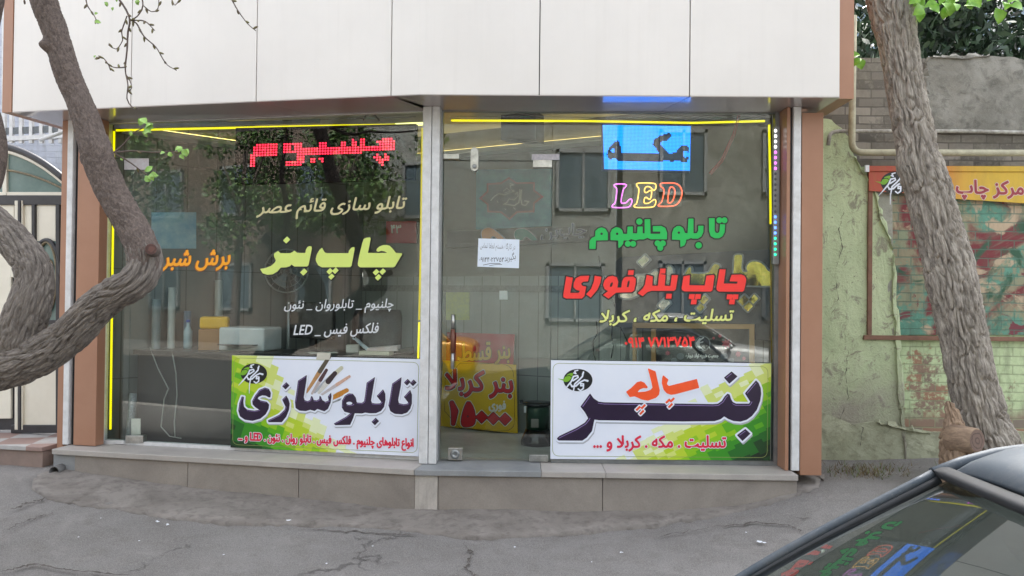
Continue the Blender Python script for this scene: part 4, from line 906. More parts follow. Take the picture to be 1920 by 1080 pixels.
# ------------------------------------------------------------------ the two printed signs in front of the glass
INK = mk('aubergine ink', c(44, 30, 58), .3, c(38, 26, 50), 5); LIL = mk('lilac ink', c(150, 128, 186), .3); GRYS = mk('grey ink', c(176, 182, 192), .35); CRIM = mk('crimson ink', c(222, 40, 72), .35); ORNG = mk('orange ink', c(250, 92, 44), .35)
BWH = mk('white print', c(228, 234, 246), .3, c(222, 229, 243), 3); OLV = mk('olive line', c(146, 160, 92), .4); LGB = mk('black logo', c(22, 26, 30), .35); LEAFG = mk('leaf green', c(124, 182, 44), .35)
GP = [c(*q) for q in ((226, 236, 190), (208, 222, 120), (182, 208, 52), (140, 194, 30), (92, 172, 30), (56, 142, 34), (34, 104, 34), (24, 66, 28), (16, 38, 20))]
GM = [mk('green print', q, .32, tuple(x * .93 for x in q[:3]) + (1,), 3) for q in GP]
def rrect(q, r):
    q = np.array(q, float); out = []
    for i in range(4):
        p, a, b = q[i], q[i - 1], q[(i + 1) % 4]; da = (a - p) / np.linalg.norm(a - p); db = (b - p) / np.linalg.norm(b - p)
        for t in np.linspace(0, 1, 7): out.append((1 - t) ** 2 * (p + da * r) + 2 * t * (1 - t) * p + t * t * (p + db * r))
    return poly(out)
def clip(pl, q):
    """Sutherland-Hodgman against a convex clockwise-on-screen polygon"""
    for i in range(len(q)):
        a, b = q[i], q[(i + 1) % len(q)]; o = []
        ins = lambda p: (b[0] - a[0]) * (p[1] - a[1]) - (b[1] - a[1]) * (p[0] - a[0]) >= 0
        for k in range(len(pl)):
            p, r = pl[k], pl[(k + 1) % len(pl)]
            if ins(p): o.append(p)
            if ins(p) != ins(r):
                d1 = (b[0] - a[0]) * (p[1] - a[1]) - (b[1] - a[1]) * (p[0] - a[0]); d2 = (b[0] - a[0]) * (r[1] - a[1]) - (b[1] - a[1]) * (r[0] - a[0])
                t = d1 / (d1 - d2); o.append((p[0] + (r[0] - p[0]) * t, p[1] + (r[1] - p[1]) * t))
        pl = o
        if len(pl) < 3: return []
    return pl
def mosaic(fr, quad, n, field, ang, s1, s2, parent, seed):
    """printed mosaic of green facets, paler towards the edge of the green field"""
    rg = random.Random(seed); mb = MB(); q = np.array(quad); cx, cy = q.mean(0); ca, sa = math.cos(ang), math.sin(ang); ca2, sa2 = math.cos(ang + 1.45), math.sin(ang + 1.45)
    for i in range(-24, 25):
        off = rg.uniform(-.5, .5); wi = 0
        for j in range(-24, 25):
            for (sx, sy, ex, ey) in ((0, 0, 1, 1),):
                P = [(cx + ((i + a) * s1) * ca + ((j + b + off) * s2) * ca2, cy + ((i + a) * s1) * sa + ((j + b + off) * s2) * sa2) for a, b in ((0, 0), (1, 0), (1, 1), (0, 1))]
                mx = sum(p[0] for p in P) / 4; my = sum(p[1] for p in P) / 4; t = field(mx, my) + rg.uniform(-.10, .10)
                if t < 0: continue
                w = clip(P, quad)
                if len(w) < 3: continue
                k = int(min(8, max(0, t * 8.4))); H = fr.hit(np.array([p[0] for p in w]), np.array([p[1] for p in w]), n)
                mb.add(list(H), [tuple(reversed(range(len(w))))], k)
    # fix the facing of every facet
    for fi, f in enumerate(mb.f):
        a, b, d = (np.array(mb.v[f[k]]) for k in (0, 1, 2))
        if np.cross(b - a, d - a) @ fr.N < 0: mb.f[fi] = tuple(reversed(f))
    return mb.build('green_mosaic', GM, parent)
def logo(fr, n, sx, sy, dx, dy, parent, leaf=LEAFG):
    L = lambda p: [(x, y) for x, y in p]
    el = circ(322, 256, 163, 125); tr = lambda f: aff(f, sx, sy, dx, dy)
    sheet('logo', tr(el), fr, n, LGB, parent, res=.7)
    lf = uni(poly(chaikin([(160, 262), (172, 225), (215, 182), (278, 172), (245, 240), (212, 275), (170, 278)], 1)), poly([(88, 238), (165, 248), (168, 266)]))
    sheet('logo_leaf', tr(sub(lf, stroke([(178, 214), (225, 204), (250, 218)], 4))), fr, n + .0006, leaf, parent, res=.5)
    ss = uni(*[stroke(p, r) for p, r in (([(135, 400), (195, 335), (245, 275), (272, 215), (318, 205), (325, 225), (268, 262)], [3, 8, 9, 9, 8, 8, 9]), ([(265, 500), (268, 400), (285, 300), (340, 250), (372, 215), (385, 165), (372, 190)], [3, 6, 9, 9, 9, 8, 7]),
        ([(240, 300), (255, 328), (300, 322), (345, 280), (395, 255), (430, 265)], [8, 10, 10, 9, 9, 12]), ([(325, 355), (350, 375), (382, 350), (385, 300), (355, 295), (352, 320), (385, 318)], 8), ([(275, 175), (300, 185), (285, 155), (320, 145)], 7))])
    sheet('logo_script', tr(ss), fr, n + .0012, BWH, parent, res=.5)
NB = .045
# right sign
q2 = [(1033, 675.5), (1446, 681.5), (1444, 863.5), (1032, 860.5)]
bb = MB(); bb.slab(FR, q2[::-1], NB, .012)
sg2 = bb.build('shop_sign', BWH, None, 'white and green printed sign with one long aubergine word below the red number', 'sign', 'printed signs standing on the sill', bevel=.001)
def fld2(x, y):
    e = 1392 - 0.0 * (y - 680); d = ((x - 1388) * 182 + (y - 680) * 235) / 297
    bulge = 34 * math.exp(-((y - 745) / 40) ** 2) 
    return (d - 8 - .0 * bulge) / 165
mosaic(FR, q2, NB + .0006, fld2, -.42, 17, 9, sg2, 4)
rr2 = rrect([(1037, 681), (1440, 687.5), (1438.5, 858), (1036, 855)], 13)
line = lambda rr, wd: (lambda f: (setattr(f, 'bb', rr.bb), f)[1])(lambda X, Y: np.abs(rr(X, Y)) - wd)
sheet('border_line', line(rr2, .42), FR, NB + .0012, OLV, sg2, res=.6)
D = lambda p, sm=0: T(1030, 670, 6, p, sm); E_ = lambda p, sm=0: T(1190, 670, 6, p, sm)
top = list(D([(90, 905), (112, 885), (300, 795), (398, 735), (437, 685), (400, 620), (350, 555), (458, 405), (500, 462), (555, 498), (620, 506)])) + list(E_([(880, 526), (935, 522), (980, 490), (1012, 440), (1045, 408), (1068, 418), (1085, 470), (1105, 503), (1140, 520), (1285, 521), (1300, 500), (1240, 405), (1365, 258), (1395, 290), (1418, 345), (1424, 410), (1412, 490), (1375, 590), (1320, 660), (1260, 703), (1190, 724), (1110, 716), (1050, 692), (1008, 665), (965, 698), (900, 718)])) + list(D([(1500, 722), (560, 708), (508, 700), (480, 830), (420, 905), (370, 938), (105, 936), (84, 918)]))
big = uni(poly(top), poly(E_([(1090, 158), (1158, 215), (1065, 298), (1003, 228)])), poly(E_([(1245, 805), (1303, 858), (1213, 942), (1150, 875)])))
sheet('word_shadow', shift(big, 1.5, 3.6), FR, NB + .0014, GRYS, sg2, t=2.6); sheet('word_outline', big, FR, NB + .002, BWH, sg2, t=3.4)
sheet('word', big, FR, NB + .0026, INK, sg2, label='long aubergine word'); sheet('word_line', bevel_line(big, 3.2, .55), FR, NB + .0032, LIL, sg2, res=.7)
org = uni(poly(D([(1280, 200), (1340, 250), (1322, 300), (1345, 322), (1660, 243), (1687, 343), (1420, 415), (1370, 422), (1320, 405), (1285, 365), (1265, 290), (1268, 235)])),
          poly(D([(1107, 122), (1195, 158), (1243, 370), (1235, 420), (1200, 455), (1110, 488), (1040, 475), (960, 440), (905, 448), (862, 388), (920, 345), (985, 280), (1030, 268), (1070, 285), (1108, 335), (1100, 350), (1060, 345), (1020, 360), (990, 392), (1080, 385), (1140, 365), (1160, 340), (1150, 290)])))
od = uni(*[dia(1030 + x / 6, 670 + y / 6, 5.2, .45) for x, y in ((1335, 492), (1383, 480), (1363, 543), (1000, 575), (1057, 555), (1040, 620))])
sheet('orange_word_outline', uni(org, od), FR, NB + .0034, BWH, sg2, t=2.2, res=.7); sheet('orange_word', uni(org, od), FR, NB + .0042, ORNG, sg2, label='orange word')
tx = text('تسلیت . مکه . کربلا و ...', (1113, 846), (1361, 846), 29)
sheet('small_lettering_edge', tx, FR, NB + .0036, BWH, sg2, t=2.0, res=.7); sheet('small_lettering', tx, FR, NB + .0043, CRIM, sg2, t=.95, res=.7, label='crimson line of small words')
logo(FR, NB + .0016, 1 / 6, 1 / 6, 1030, 670, sg2)
# left sign
q1 = [(435, 666), (789, 673.5), (785, 856), (432, 839)]
bb = MB(); bb.slab(FL, q1[::-1], NB, .012)
sg1 = bb.build('shop_sign', BWH, None, 'white and green printed sign with fanned paint brushes and two aubergine words', 'sign', 'printed signs standing on the sill', bevel=.001)
def fld1(x, y):
    d = ((490 - x) * 190 + (y - 668) * 190) / 268.7
    return (d + (8 if y < 720 else -10)) / 150
mosaic(FL, q1, NB + .0006, fld1, .42, 15, 9, sg1, 9)
sheet('border_line', line(rrect([(438.5, 671), (785, 679.5), (782, 849), (436, 833.5)], 12), .42), FL, NB + .0012, OLV, sg1, res=.6)
B = lambda p, sm=0: T(430, 660, 6, p, sm); C_ = lambda p, sm=0: T(590, 660, 6, p, sm)
ta1 = poly(C_([(978, 282), (970, 380), (940, 540), (948, 575), (1000, 588), (1042, 582), (1052, 568), (1003, 505), (1075, 425), (1095, 480), (1094, 580), (1075, 640), (1040, 682), (980, 702), (900, 696), (850, 665), (830, 600), (845, 520), (872, 355)]))
bl1 = sub(poly(C_([(680, 280), (668, 350), (635, 545), (645, 573), (690, 580), (735, 578), (750, 562), (697, 495), (770, 418), (795, 470), (797, 540), (780, 620), (745, 665), (690, 688), (620, 690), (570, 682), (530, 692), (450, 690), (435, 740), (400, 820), (232, 824), (215, 805), (350, 730), (400, 690), (335, 672), (305, 625), (308, 545), (340, 490), (385, 465), (430, 470), (462, 510), (475, 568), (530, 573), (555, 555), (565, 500), (585, 345)])), circ(590 + 390 / 6, 660 + 577 / 6, 5.6, 2.9))
sa1 = poly(B([(872, 258), (868, 320), (838, 510), (848, 542), (880, 553), (908, 540), (920, 495), (935, 500), (950, 540), (985, 545), (1010, 530), (1015, 490), (1030, 500), (1045, 540), (1080, 560), (1118, 545), (1108, 500), (1145, 455), (1150, 500), (1140, 570), (1110, 640), (1070, 668), (1030, 655), (990, 640), (960, 665), (910, 650), (860, 665), (790, 660), (745, 630), (738, 560), (755, 450), (772, 322)]))
za1 = poly(B([(640, 490), (665, 530), (680, 580), (672, 650), (640, 730), (590, 790), (440, 790), (435, 768), (560, 708), (622, 650), (632, 615), (605, 560), (595, 535)]))
ye1 = poly(B([(400, 400), (445, 415), (468, 460), (462, 510), (445, 512), (410, 492), (370, 488), (330, 505), (318, 525), (350, 545), (420, 560), (448, 590), (442, 640), (410, 700), (350, 750), (260, 775), (175, 762), (120, 725), (100, 660), (112, 575), (140, 500), (165, 505), (158, 560), (165, 615), (200, 648), (280, 660), (335, 650), (290, 620), (262, 590), (258, 550), (290, 490), (340, 425)]))
d1 = uni(*[dia(590 + x / 6, 660 + y / 6, r, .1) for x, y, r in ((1042, 340, 6.4), (1110, 347, 6.4), (682, 782, 7.2))], dia(430 + 636 / 6, 660 + 381 / 6, 7, .1))
two = uni(ta1, bl1, sa1, za1, ye1, d1)
# printed fan of brushes
BR = [((575, 735), (618, 668), 4.2, 0), ((590, 735), (640, 690), 4.6, 1), ((585, 738), (612, 694), 3.6, 2), ((600, 742), (655, 706), 3.2, 3), ((612, 752), (650, 732), 5.0, 4), ((606, 762), (655, 742), 1.6, 5), ((598, 736), (628, 700), 5.2, 6)]
cols = [(c(92, 84, 70), c(186, 140, 90)), (c(206, 206, 180), c(170, 178, 186)), (c(86, 60, 66), c(190, 178, 176)), (c(214, 176, 156), c(196, 188, 190)), (c(198, 134, 48), c(196, 134, 48)), (c(120, 130, 140), c(150, 156, 160)), (c(58, 44, 50), c(214, 214, 208))]
for i, (a, b, wd, k) in enumerate(BR):
    a, b = np.array(a, float), np.array(b, float); mm = a + (b - a) * .58
    sheet('brush_print', stroke([a, mm], [wd * .55, wd]), FL, NB + .0014 + i * .00012, mk('brush handle print', cols[k][1], .4, tuple(x * .8 for x in cols[k][1][:3]) + (1,), 60), sg1, res=.7)
    sheet('brush_print', stroke([mm, b], [wd, wd * .8]), FL, NB + .0014 + i * .00012 + .00006, mk('bristle print', cols[k][0], .4, tuple(x * .7 for x in cols[k][0][:3]) + (1,), 80), sg1, res=.7)
sheet('word_shadow', shift(two, 1.2, 3.4), FL, NB + .0026, GRYS, sg1, t=1.8); sheet('word_outline', two, FL, NB + .0031, BWH, sg1, t=3.0)
sheet('word', two, FL, NB + .0036, INK, sg1, label='two aubergine words'); sheet('word_line', bevel_line(two, 1.7, .42), FL, NB + .0041, LIL, sg1, res=.6)
tx = text('انواع تابلوهای چلنیوم . فلکس فیس . تابلو روان . نئون . LED و ...', (447, 833), (775, 845.5), 23)
sheet('small_lettering_edge', tx, FL, NB + .0031, BWH, sg1, t=1.7, res=.7); sheet('small_lettering', tx, FL, NB + .0038, CRIM, sg1, t=.8, res=.6, label='crimson line of small words')
logo(FL, NB + .0016, .152, .152, 427, 661.5, sg1)
# tape holding the left sign
MB().slab(FL, [(593, 674), (618, 674.5), (620, 662), (595, 661)], NB + .0015, .001).build('adhesive_tape', mk('clear tape', c(200, 198, 184), .4), None, 'whitish strip of tape at the top edge of the left sign', 'tape')
# handwritten note
nb = MB(); nb.slab(FR, [(895, 500), (973, 503), (974, 449), (897, 447)], .0016, .0012)
note = nb.build('paper_note', mk('note paper', c(222, 232, 244), .6, c(214, 226, 240), 8), None, 'white handwritten paper note taped on the glass door', 'note')
pen = mk('blue black pen', c(40, 44, 60), .5)
sheet('handwriting', text('در کارگاه هستم لطفا تماس', (900, 470), (966, 473), 17), FR, .0020, pen, note, t=-.05, res=.4)
sheet('handwriting', text('بگیرید', (946, 494), (967, 489), 17), FR, .0020, pen, note, t=.0, res=.4)
sheet('handwriting', text('۰۹۱۴۴۰۲۲۷۵۴', (899, 491), (945, 491), 8.5, raw=True), FR, .0020, pen, note, t=.05, res=.35)
sheet('handwriting', uni(stroke([(906, 497), (920, 494), (938, 494)], .5), stroke([(918, 498), (930, 496), (941, 496)], .45)), FR, .0020, pen, note, res=.4)

# ------------------------------------------------------------------ lit signs
def px_tube(fr, pts, r, n, nseg=8):
    mb = MB(); P = np.array(pts, float); return mb.tube([Vector(q) for q in fr.hit(P[:, 0], P[:, 1], n)], r, nseg)
YL = emit('yellow led', (1.0, .86, .0, 1), .27); YD = emit('dim yellow led', (.62, .52, .0, 1), .22); YB = emit('bright yellow led', (1, .98, .28, 1), .5)
def strip(fr, pts, r, mat, label, n=-.02):
    P = np.array(pts, float); ns = np.full(len(P), n) if np.isscalar(n) else np.array(n)
    return MB().tube([Vector(fr.hit(p[0], p[1], q)) for p, q in zip(P, ns)], r, 8).build('led_strip', mat, None, label, 'led strip', 'yellow led strips around the windows')
strip(FL, [(218, 244.5), (400, 240.5), (600, 236), (740, 234)], .0085, YL, 'yellow led strip along the top of the left window', (-.02, -.10, -.2, -.24))
strip(FL, [(742, 234), (793, 232)], .0125, YB, 'brightest short end of the left window strip', -.24)
strip(FL, [(214, 246), (212, 420), (209, 640), (207, 805)], .0085, YL, 'yellow led strip down the left side beside the brown pier')
strip(FL, [(792, 240), (789, 460), (786, 600)], .007, YD, 'dim yellow led strip along the middle shutter rail', -.012)
strip(FL, [(786, 604), (784, 672)], .007, YL, 'short bright strip just above the right end of the left sign', -.012)
strip(FR, [(846, 226), (1100, 227), (1300, 230.5), (1434, 227)], .0082, YL, 'yellow led strip along the top of the right window', (-.26, -.26, -.24, -.22))
strip(FR, [(1442, 234), (1444, 330), (1445, 420)], .0082, YL, 'yellow led strip at the upper right beside the coloured bar')
strip(FR, [(1445, 424), (1446, 560), (1447, 680)], .006, mk('unlit yellow strip', c(150, 126, 30), .4), 'unlit lower length of yellow strip at the right')
vP = np.array([(214, 241), (400, 236.5), (600, 231)], float); mb = MB(); hv = [FL.hit(p[0], p[1], q) for p, q in zip(vP, (.03, -.04, -.14))]
for a, b in zip(hv[:-1], hv[1:]): mb.hexa([a, b, b + FL.N * -.004, a + FL.N * -.004] + [q + np.array([0, 0, .034]) for q in (a, b, b + FL.N * -.004, a + FL.N * -.004)])
mb.build('strip_reflection_block', M['alu'], win_l)  # added fin that keeps the strip's mirror image off the soffit
# neon style letters
NE = lambda p: T(1120, 220, 6, p, 2)
def neon(name, loops, col, label, s=.58):
    mb = MB(); m2 = MB()
    for lp in loops:
        P = NE(lp); P = np.vstack([P, P[:1], P[1:2]]); mb.tube([Vector(q) for q in FR.hit(P[:, 0], P[:, 1], -.02)], .0042, 6, cap=False)
    o = mb.build('neon_letter', emit(name, col, s), None, label, 'neon letter', 'neon letters in the right window')
    m2.slab(FR, [(float(NE(loops[0])[:, 0].min()), float(NE(loops[0])[:, 1].max())), (float(NE(loops[0])[:, 0].max()), float(NE(loops[0])[:, 1].max())), (float(NE(loops[0])[:, 0].max()), float(NE(loops[0])[:, 1].min())), (float(NE(loops[0])[:, 0].min()), float(NE(loops[0])[:, 1].min()))], -.03, .004)
    m2.build('clear_backing', M['glass'], o); return o
neon('violet neon', [[(205, 748), (305, 748), (330, 762), (312, 790), (292, 800), (262, 955), (285, 970), (330, 960), (358, 920), (388, 918), (392, 950), (368, 1002), (335, 1016), (180, 1016), (160, 1002), (178, 980), (202, 970), (224, 800), (200, 785), (184, 765)]], (.80, .16, .80, 1), 'violet outline letter L in the right window')
neon('amber neon', [[(455, 738), (635, 738), (662, 758), (660, 800), (638, 826), (618, 812), (598, 785), (560, 775), (535, 792), (528, 840), (555, 850), (590, 820), (615, 825), (606, 900), (590, 928), (560, 905), (535, 895), (522, 955), (540, 970), (580, 966), (620, 935), (645, 920), (662, 940), (650, 990), (620, 1014), (430, 1016), (408, 1002), (422, 984), (446, 972), (474, 800), (448, 780), (440, 752)]], (1, .52, .10, 1), 'amber outline letter E in the right window')
neon('red neon', [[(722, 738), (865, 736), (920, 760), (955, 820), (948, 900), (912, 968), (860, 1000), (695, 1004), (680, 986), (712, 968), (735, 930), (756, 805), (716, 782), (705, 755)], [(832, 776), (868, 800), (876, 850), (852, 940), (815, 968), (790, 955), (796, 895), (810, 800)]], (1, .12, .05, 1), 'red outline letter D in the right window')
# blue dot matrix screen
def dots(fr, quad, nxd, nyd, lit, n, fill=.36):
    mb = MB(); q = np.array(quad, float); X = []; 
    for j in range(nyd):
        for i in range(nxd):
            s, t = (i + .5) / nxd, (j + .5) / nyd
            p = (q[0] * (1 - s) + q[1] * s) * (1 - t) + (q[3] * (1 - s) + q[2] * s) * t
            X.append(p)
    X = np.array(X); ok = lit(X[:, 0], X[:, 1]); du = np.linalg.norm(q[1] - q[0]) / nxd * fill; dv = np.linalg.norm(q[3] - q[0]) / nyd * fill
    for p in X[ok]:
        k = [(p[0] - du, p[1] + dv), (p[0] + du, p[1] + dv), (p[0] + du, p[1] - dv), (p[0] - du, p[1] - dv)]
        mb.add(list(fr.hit(np.array([a for a, b in k]), np.array([b for a, b in k]), n)), [(0, 1, 2, 3)])
    return mb
qB = [(1130, 234), (1295, 236.5), (1293.5, 320), (1133, 317)]
mB = MB(); mB.slab(FR, [(1129, 320), (1295, 323), (1297, 234.5), (1128, 231)], -.05, .04)
scB = mB.build('led_screen', mk('dark blue screen', c(16, 22, 60), .4), None, 'bright blue dot matrix screen with a dark word in the right window', 'led screen')
Hp = lambda p: T(1120, 220, 6, p)
mk_w = sub(poly(Hp([(235, 250), (262, 330), (268, 398), (690, 400), (660, 350), (625, 310), (630, 250), (700, 210), (800, 175), (838, 185), (835, 212), (790, 262), (715, 275), (715, 310), (760, 360), (800, 402), (890, 400), (905, 350), (950, 315), (1000, 318), (1030, 345), (1036, 440), (1010, 505), (960, 510), (925, 480), (840, 502), (790, 480), (700, 502), (240, 495), (200, 460), (140, 470), (110, 430), (110, 380), (160, 310)])), circ(1120 + 175 / 6, 220 + 375 / 6, 4), circ(1120 + 997 / 6, 220 + 415 / 6, 6))
dots(FR, qB, 64, 32, lambda x, y: (mk_w(x, y) > 0), -.0485, .40).build('lit_dots', emit('cyan blue led', (.0, .20, 1.0, 1), .78), scB)
# red dot matrix screen
qR = [(455, 246), (752, 238), (750, 330), (452, 338)]
mR = MB(); mR.slab(FL, [(440, 346), (776, 336), (780, 232), (442, 240)], -.06, .05)
scR = mR.build('led_screen', mk('dark maroon screen', c(20, 16, 18), .95, Specular_IOR_Level=0.05), None, 'dark screen with a red running dot matrix word in the left window', 'led screen')
K = lambda p: T(200, 200, 3, p)
rw = uni(stroke(K([(818, 325), (822, 285), (845, 262)]), 5.5), poly(K([(832, 212), (955, 203), (960, 275), (825, 285)])), sub(poly(K([(995, 205), (1095, 198), (1112, 240), (1112, 310), (1085, 330), (1000, 335), (1000, 305), (1060, 298), (1068, 260), (995, 262)])), circ(200 + 1050 / 3, 200 + 232 / 3, 4)),
         poly(K([(1100, 236), (1195, 230), (1198, 196), (1232, 194), (1232, 228), (1318, 224), (1320, 190), (1352, 188), (1352, 222), (1372, 220), (1374, 187), (1400, 186), (1402, 220), (1425, 218), (1427, 184), (1452, 183), (1455, 215), (1525, 212), (1520, 185), (1600, 176), (1628, 200), (1630, 252), (1100, 268)])),
         circ(200 + 1160 / 3, 200 + 302 / 3, 5.0), circ(200 + 1210 / 3, 200 + 298 / 3, 5.0), circ(200 + 1520 / 3, 200 + 287 / 3, 6), circ(200 + 1572 / 3, 200 + 284 / 3, 6), circ(200 + 1545 / 3, 200 + 312 / 3, 6))
dots(FL, qR, 58, 19, lambda x, y: rw(x, y) < 0, -.0585, .31).build('lit_dots', emit('red led', (1.0, .012, .045, 1), 1.0), scR)
# coloured led bar on the right frame
lb = MB(); lb.slab(FR, [(1449, 495), (1461, 495), (1462, 238), (1451, 238)], .06, .035)
bar = lb.build('led_bar', M['alu'], None, 'upright aluminium bar of coloured led points on the right window edge', 'led bar')
EMF = None
seq = ['w'] * 4 + ['m'] * 4 + ['o'] * 8 + ['b'] * 4 + ['g'] * 4
EM = {'w': emit('white led', (1, 1, 1, 1), 1.2), 'm': emit('magenta led', (.9, .12, .9, 1), .7), 'o': mk('unlit led', c(90, 92, 96), .4), 'b': emit('blue led', (.08, .2, 1, 1), .8), 'g': emit('green led', (.02, .85, .35, 1), .55), 'f': emit('faint led', (.8, .9, 1, 1), .10), 'fg': emit('faint green led', (.1, .8, .5, 1), .10)}
for i, k in enumerate(seq):
    y = 245 + i * 10.1; MB().ball(FR.hit(1454.2 - i * .03, y, .061), (.0095, .004, .0105), 6).build('led_point', EM[k], bar)
# string of small led modules along the top edges
for fr, pts, nm in ((FL, [(262, 236 - 2), (780, 219)], 'left'), (FR, [(845, 218), (1445, 222)], 'right')):
    root = None
    a, b = np.array(pts[0], float), np.array(pts[1], float); kk = 15
    o = MB(); P = fr.hit(np.array([a[0], b[0]]), np.array([a[1], b[1]]), -.03); o.tube([Vector(P[0]), Vector(P[1])], .002, 5)
    root = o.build('led_module_string', M['black'], None, 'string of tiny led modules above the %s yellow strip' % nm, 'led string')
    for i in range(kk):
        for d in (-6.5, 0, 6.5):
            p = a + (b - a) * ((i + .5) / kk); q = fr.hit(p[0] + d, p[1], -.026); MB().ball(q, .0026, 4).build('led_point', EM['f'] if (i % 3) else EM['fg'], root)
# ------------------------------------------------------------------ old garden wall on the right
def brickmat(name, paint, bare, mort, patch=None, amt=0.5, scale=1.0, seed=0.0, zfade=None, extra=None):
    n = NT(name); p = n.pos(); s = n.sep(p)
    v = n.n('CombineXYZ'); n.l(s[0], v.inputs[0]); n.l(n.math('ADD', s[2], 0.012), v.inputs[1])
    wob = n.n('TexNoise'); wob.inputs['Scale'].default_value = 5; n.l(p, wob.inputs['Vector'])
    vv = n.n('VectorMath'); vv.operation = 'MULTIPLY_ADD'; n.l(wob.outputs['Color'], vv.inputs[0]); vv.inputs[1].default_value = (.012, .012, 0); n.l(v.outputs[0], vv.inputs[2])
    t = n.n('TexBrick'); t.inputs['Scale'].default_value = 1; t.inputs['Brick Width'].default_value = .205; t.inputs['Row Height'].default_value = .071; t.inputs['Mortar Size'].default_value = .0055; t.inputs['Mortar Smooth'].default_value = .25; t.inputs['Bias'].default_value = 0
    t.inputs['Color1'].default_value = (0, 0, 0, 1); t.inputs['Color2'].default_value = (1, 1, 1, 1); t.inputs['Mortar'].default_value = (.5, .5, .5, 1); n.l(vv.outputs[0], t.inputs['Vector'])
    vary = n.mix(n.ramp(t.outputs['Color'], [(0, (0, 0, 0)), (1, (1, 1, 1))]), bare[0], bare[1])
    pn_ = n.noise(p, 2.3, 8, .68, .5); pf = n.noise(p, 26, 6, .7)
    pcol = n.mix(n.ramp(pf, [(.35, (0, 0, 0)), (.7, (1, 1, 1))]), paint[0], paint[1])
    mask = n.ramp(n.math('ADD', n.math('MULTIPLY', pn_, .75), n.math('MULTIPLY', pf, .35)), [(amt - .03, (1, 1, 1)), (amt + .03, (0, 0, 0))])
    if zfade is not None:   # paint stops above / below a height
        zz = n.math('ADD', s[2], n.math('MULTIPLY', n.math('SUBTRACT', pn_, .5), .35))
        mr = n.n('MapRange'); mr.inputs[1].default_value = zfade[0]; mr.inputs[2].default_value = zfade[1]; n.l(zz, mr.inputs[0]); mask = n.math('MULTIPLY', mask, mr.outputs[0])
    col = n.mix(mask, vary, pcol)
    if extra is not None:
        for (cc, sc, lo, hi, off) in extra:
            e = n.noise(n.map(p, (1, 1, 1), (0, 0, 0), (off, off, off)), sc, 6, .55, 1.2); col = n.mix(n.ramp(e, [(lo, (0, 0, 0)), (hi, (1, 1, 1))]), col, cc)
    col = n.mix(n.math('MULTIPLY', t.outputs['Fac'], .6), col, n.mix(.45, mort, pcol))
    dirt = n.noise(n.map(p, (5, 5, 1.1)), 2.5, 8, .7); col = n.mix(n.math('MULTIPLY', n.ramp(dirt, [(.5, (0, 0, 0)), (.75, (1, 1, 1))]), .5), col, c(96, 94, 80))
    h = n.math('SUBTRACT', n.math('MULTIPLY', pf, .35), t.outputs['Fac'])
    return n.fin(col, .85, n.bump(h, .75, .012))
GREENW = brickmat('green washed brick', (c(200, 216, 172), c(176, 196, 150)), (c(166, 126, 102), c(132, 124, 112)), c(112, 110, 92), amt=.60, zfade=(.60, .72))
GREYW = brickmat('bare grey brick', (c(128, 124, 115), c(98, 94, 87)), (c(150, 144, 134), c(92, 88, 82)), c(56, 53, 50), amt=.5)
TEALW = brickmat('mural brick', (c(104, 156, 136), c(82, 128, 112)), (c(138, 150, 122), c(150, 142, 116)), c(84, 100, 92), amt=.54, extra=[(c(122, 58, 62), 1.5, .49, .56, 3.3), (c(186, 166, 140), 3.1, .58, .63, 8.1), (c(58, 92, 72), 2.4, .58, .64, 12.7), (c(120, 66, 72), 4.2, .62, .66, 21.0)])
def plastermat():
    n = NT('flaking green plaster'); p = n.pos(); z = n.sep(p)[2]
    big = n.noise(p, 2.0, 8, .68, .6); mid = n.noise(p, 9, 8, .72, .8); fine = n.noise(p, 60, 5, .7)
    col = n.mix(n.ramp(big, [(.36, (0, 0, 0)), (.66, (1, 1, 1))]), c(200, 212, 172), c(178, 192, 152))
    col = n.mix(n.ramp(mid, [(.54, (0, 0, 0)), (.62, (1, 1, 1))]), col, c(152, 152, 130))
    mr = n.n('MapRange'); mr.inputs[1].default_value = 1.05; mr.inputs[2].default_value = .55; n.l(n.math('ADD', z, n.math('MULTIPLY', n.math('SUBTRACT', big, .5), 1.4)), mr.inputs[0])
    col = n.mix(n.math('MULTIPLY', mr.outputs[0], .85), col, c(150, 142, 132))
    col = n.mix(n.ramp(fine, [(.60, (0, 0, 0)), (.70, (1, 1, 1))]), col, c(122, 120, 104))
    return n.fin(col, .9, n.bump(n.math('ADD', n.math('MULTIPLY', mid, 1.5), n.math('MULTIPLY', fine, .5)), .8, .012))
PLAST = plastermat(); CONC = concrete('weathered grey render', c(146, 144, 136), c(116, 114, 106), c(80, 78, 72))
gw = thing('garden_wall', 'old brick wall with flaking green paint to the right of the shop', 'wall', (3.6, 6.05, .2))
MB().fbox(RW, -.55, 4.8, -.1, 2.62, -.24, 0).build('brick_wall', GREENW, gw)
MB().fbox(RW, -.55, 4.8, 2.62, 2.98, -.24, -.012).build('bare_brickwork', GREYW, gw)
MB().fbox(RW, -.55, 1.0, 2.98, 3.50, -.24, -.02).build('bare_brickwork', GREYW, gw)
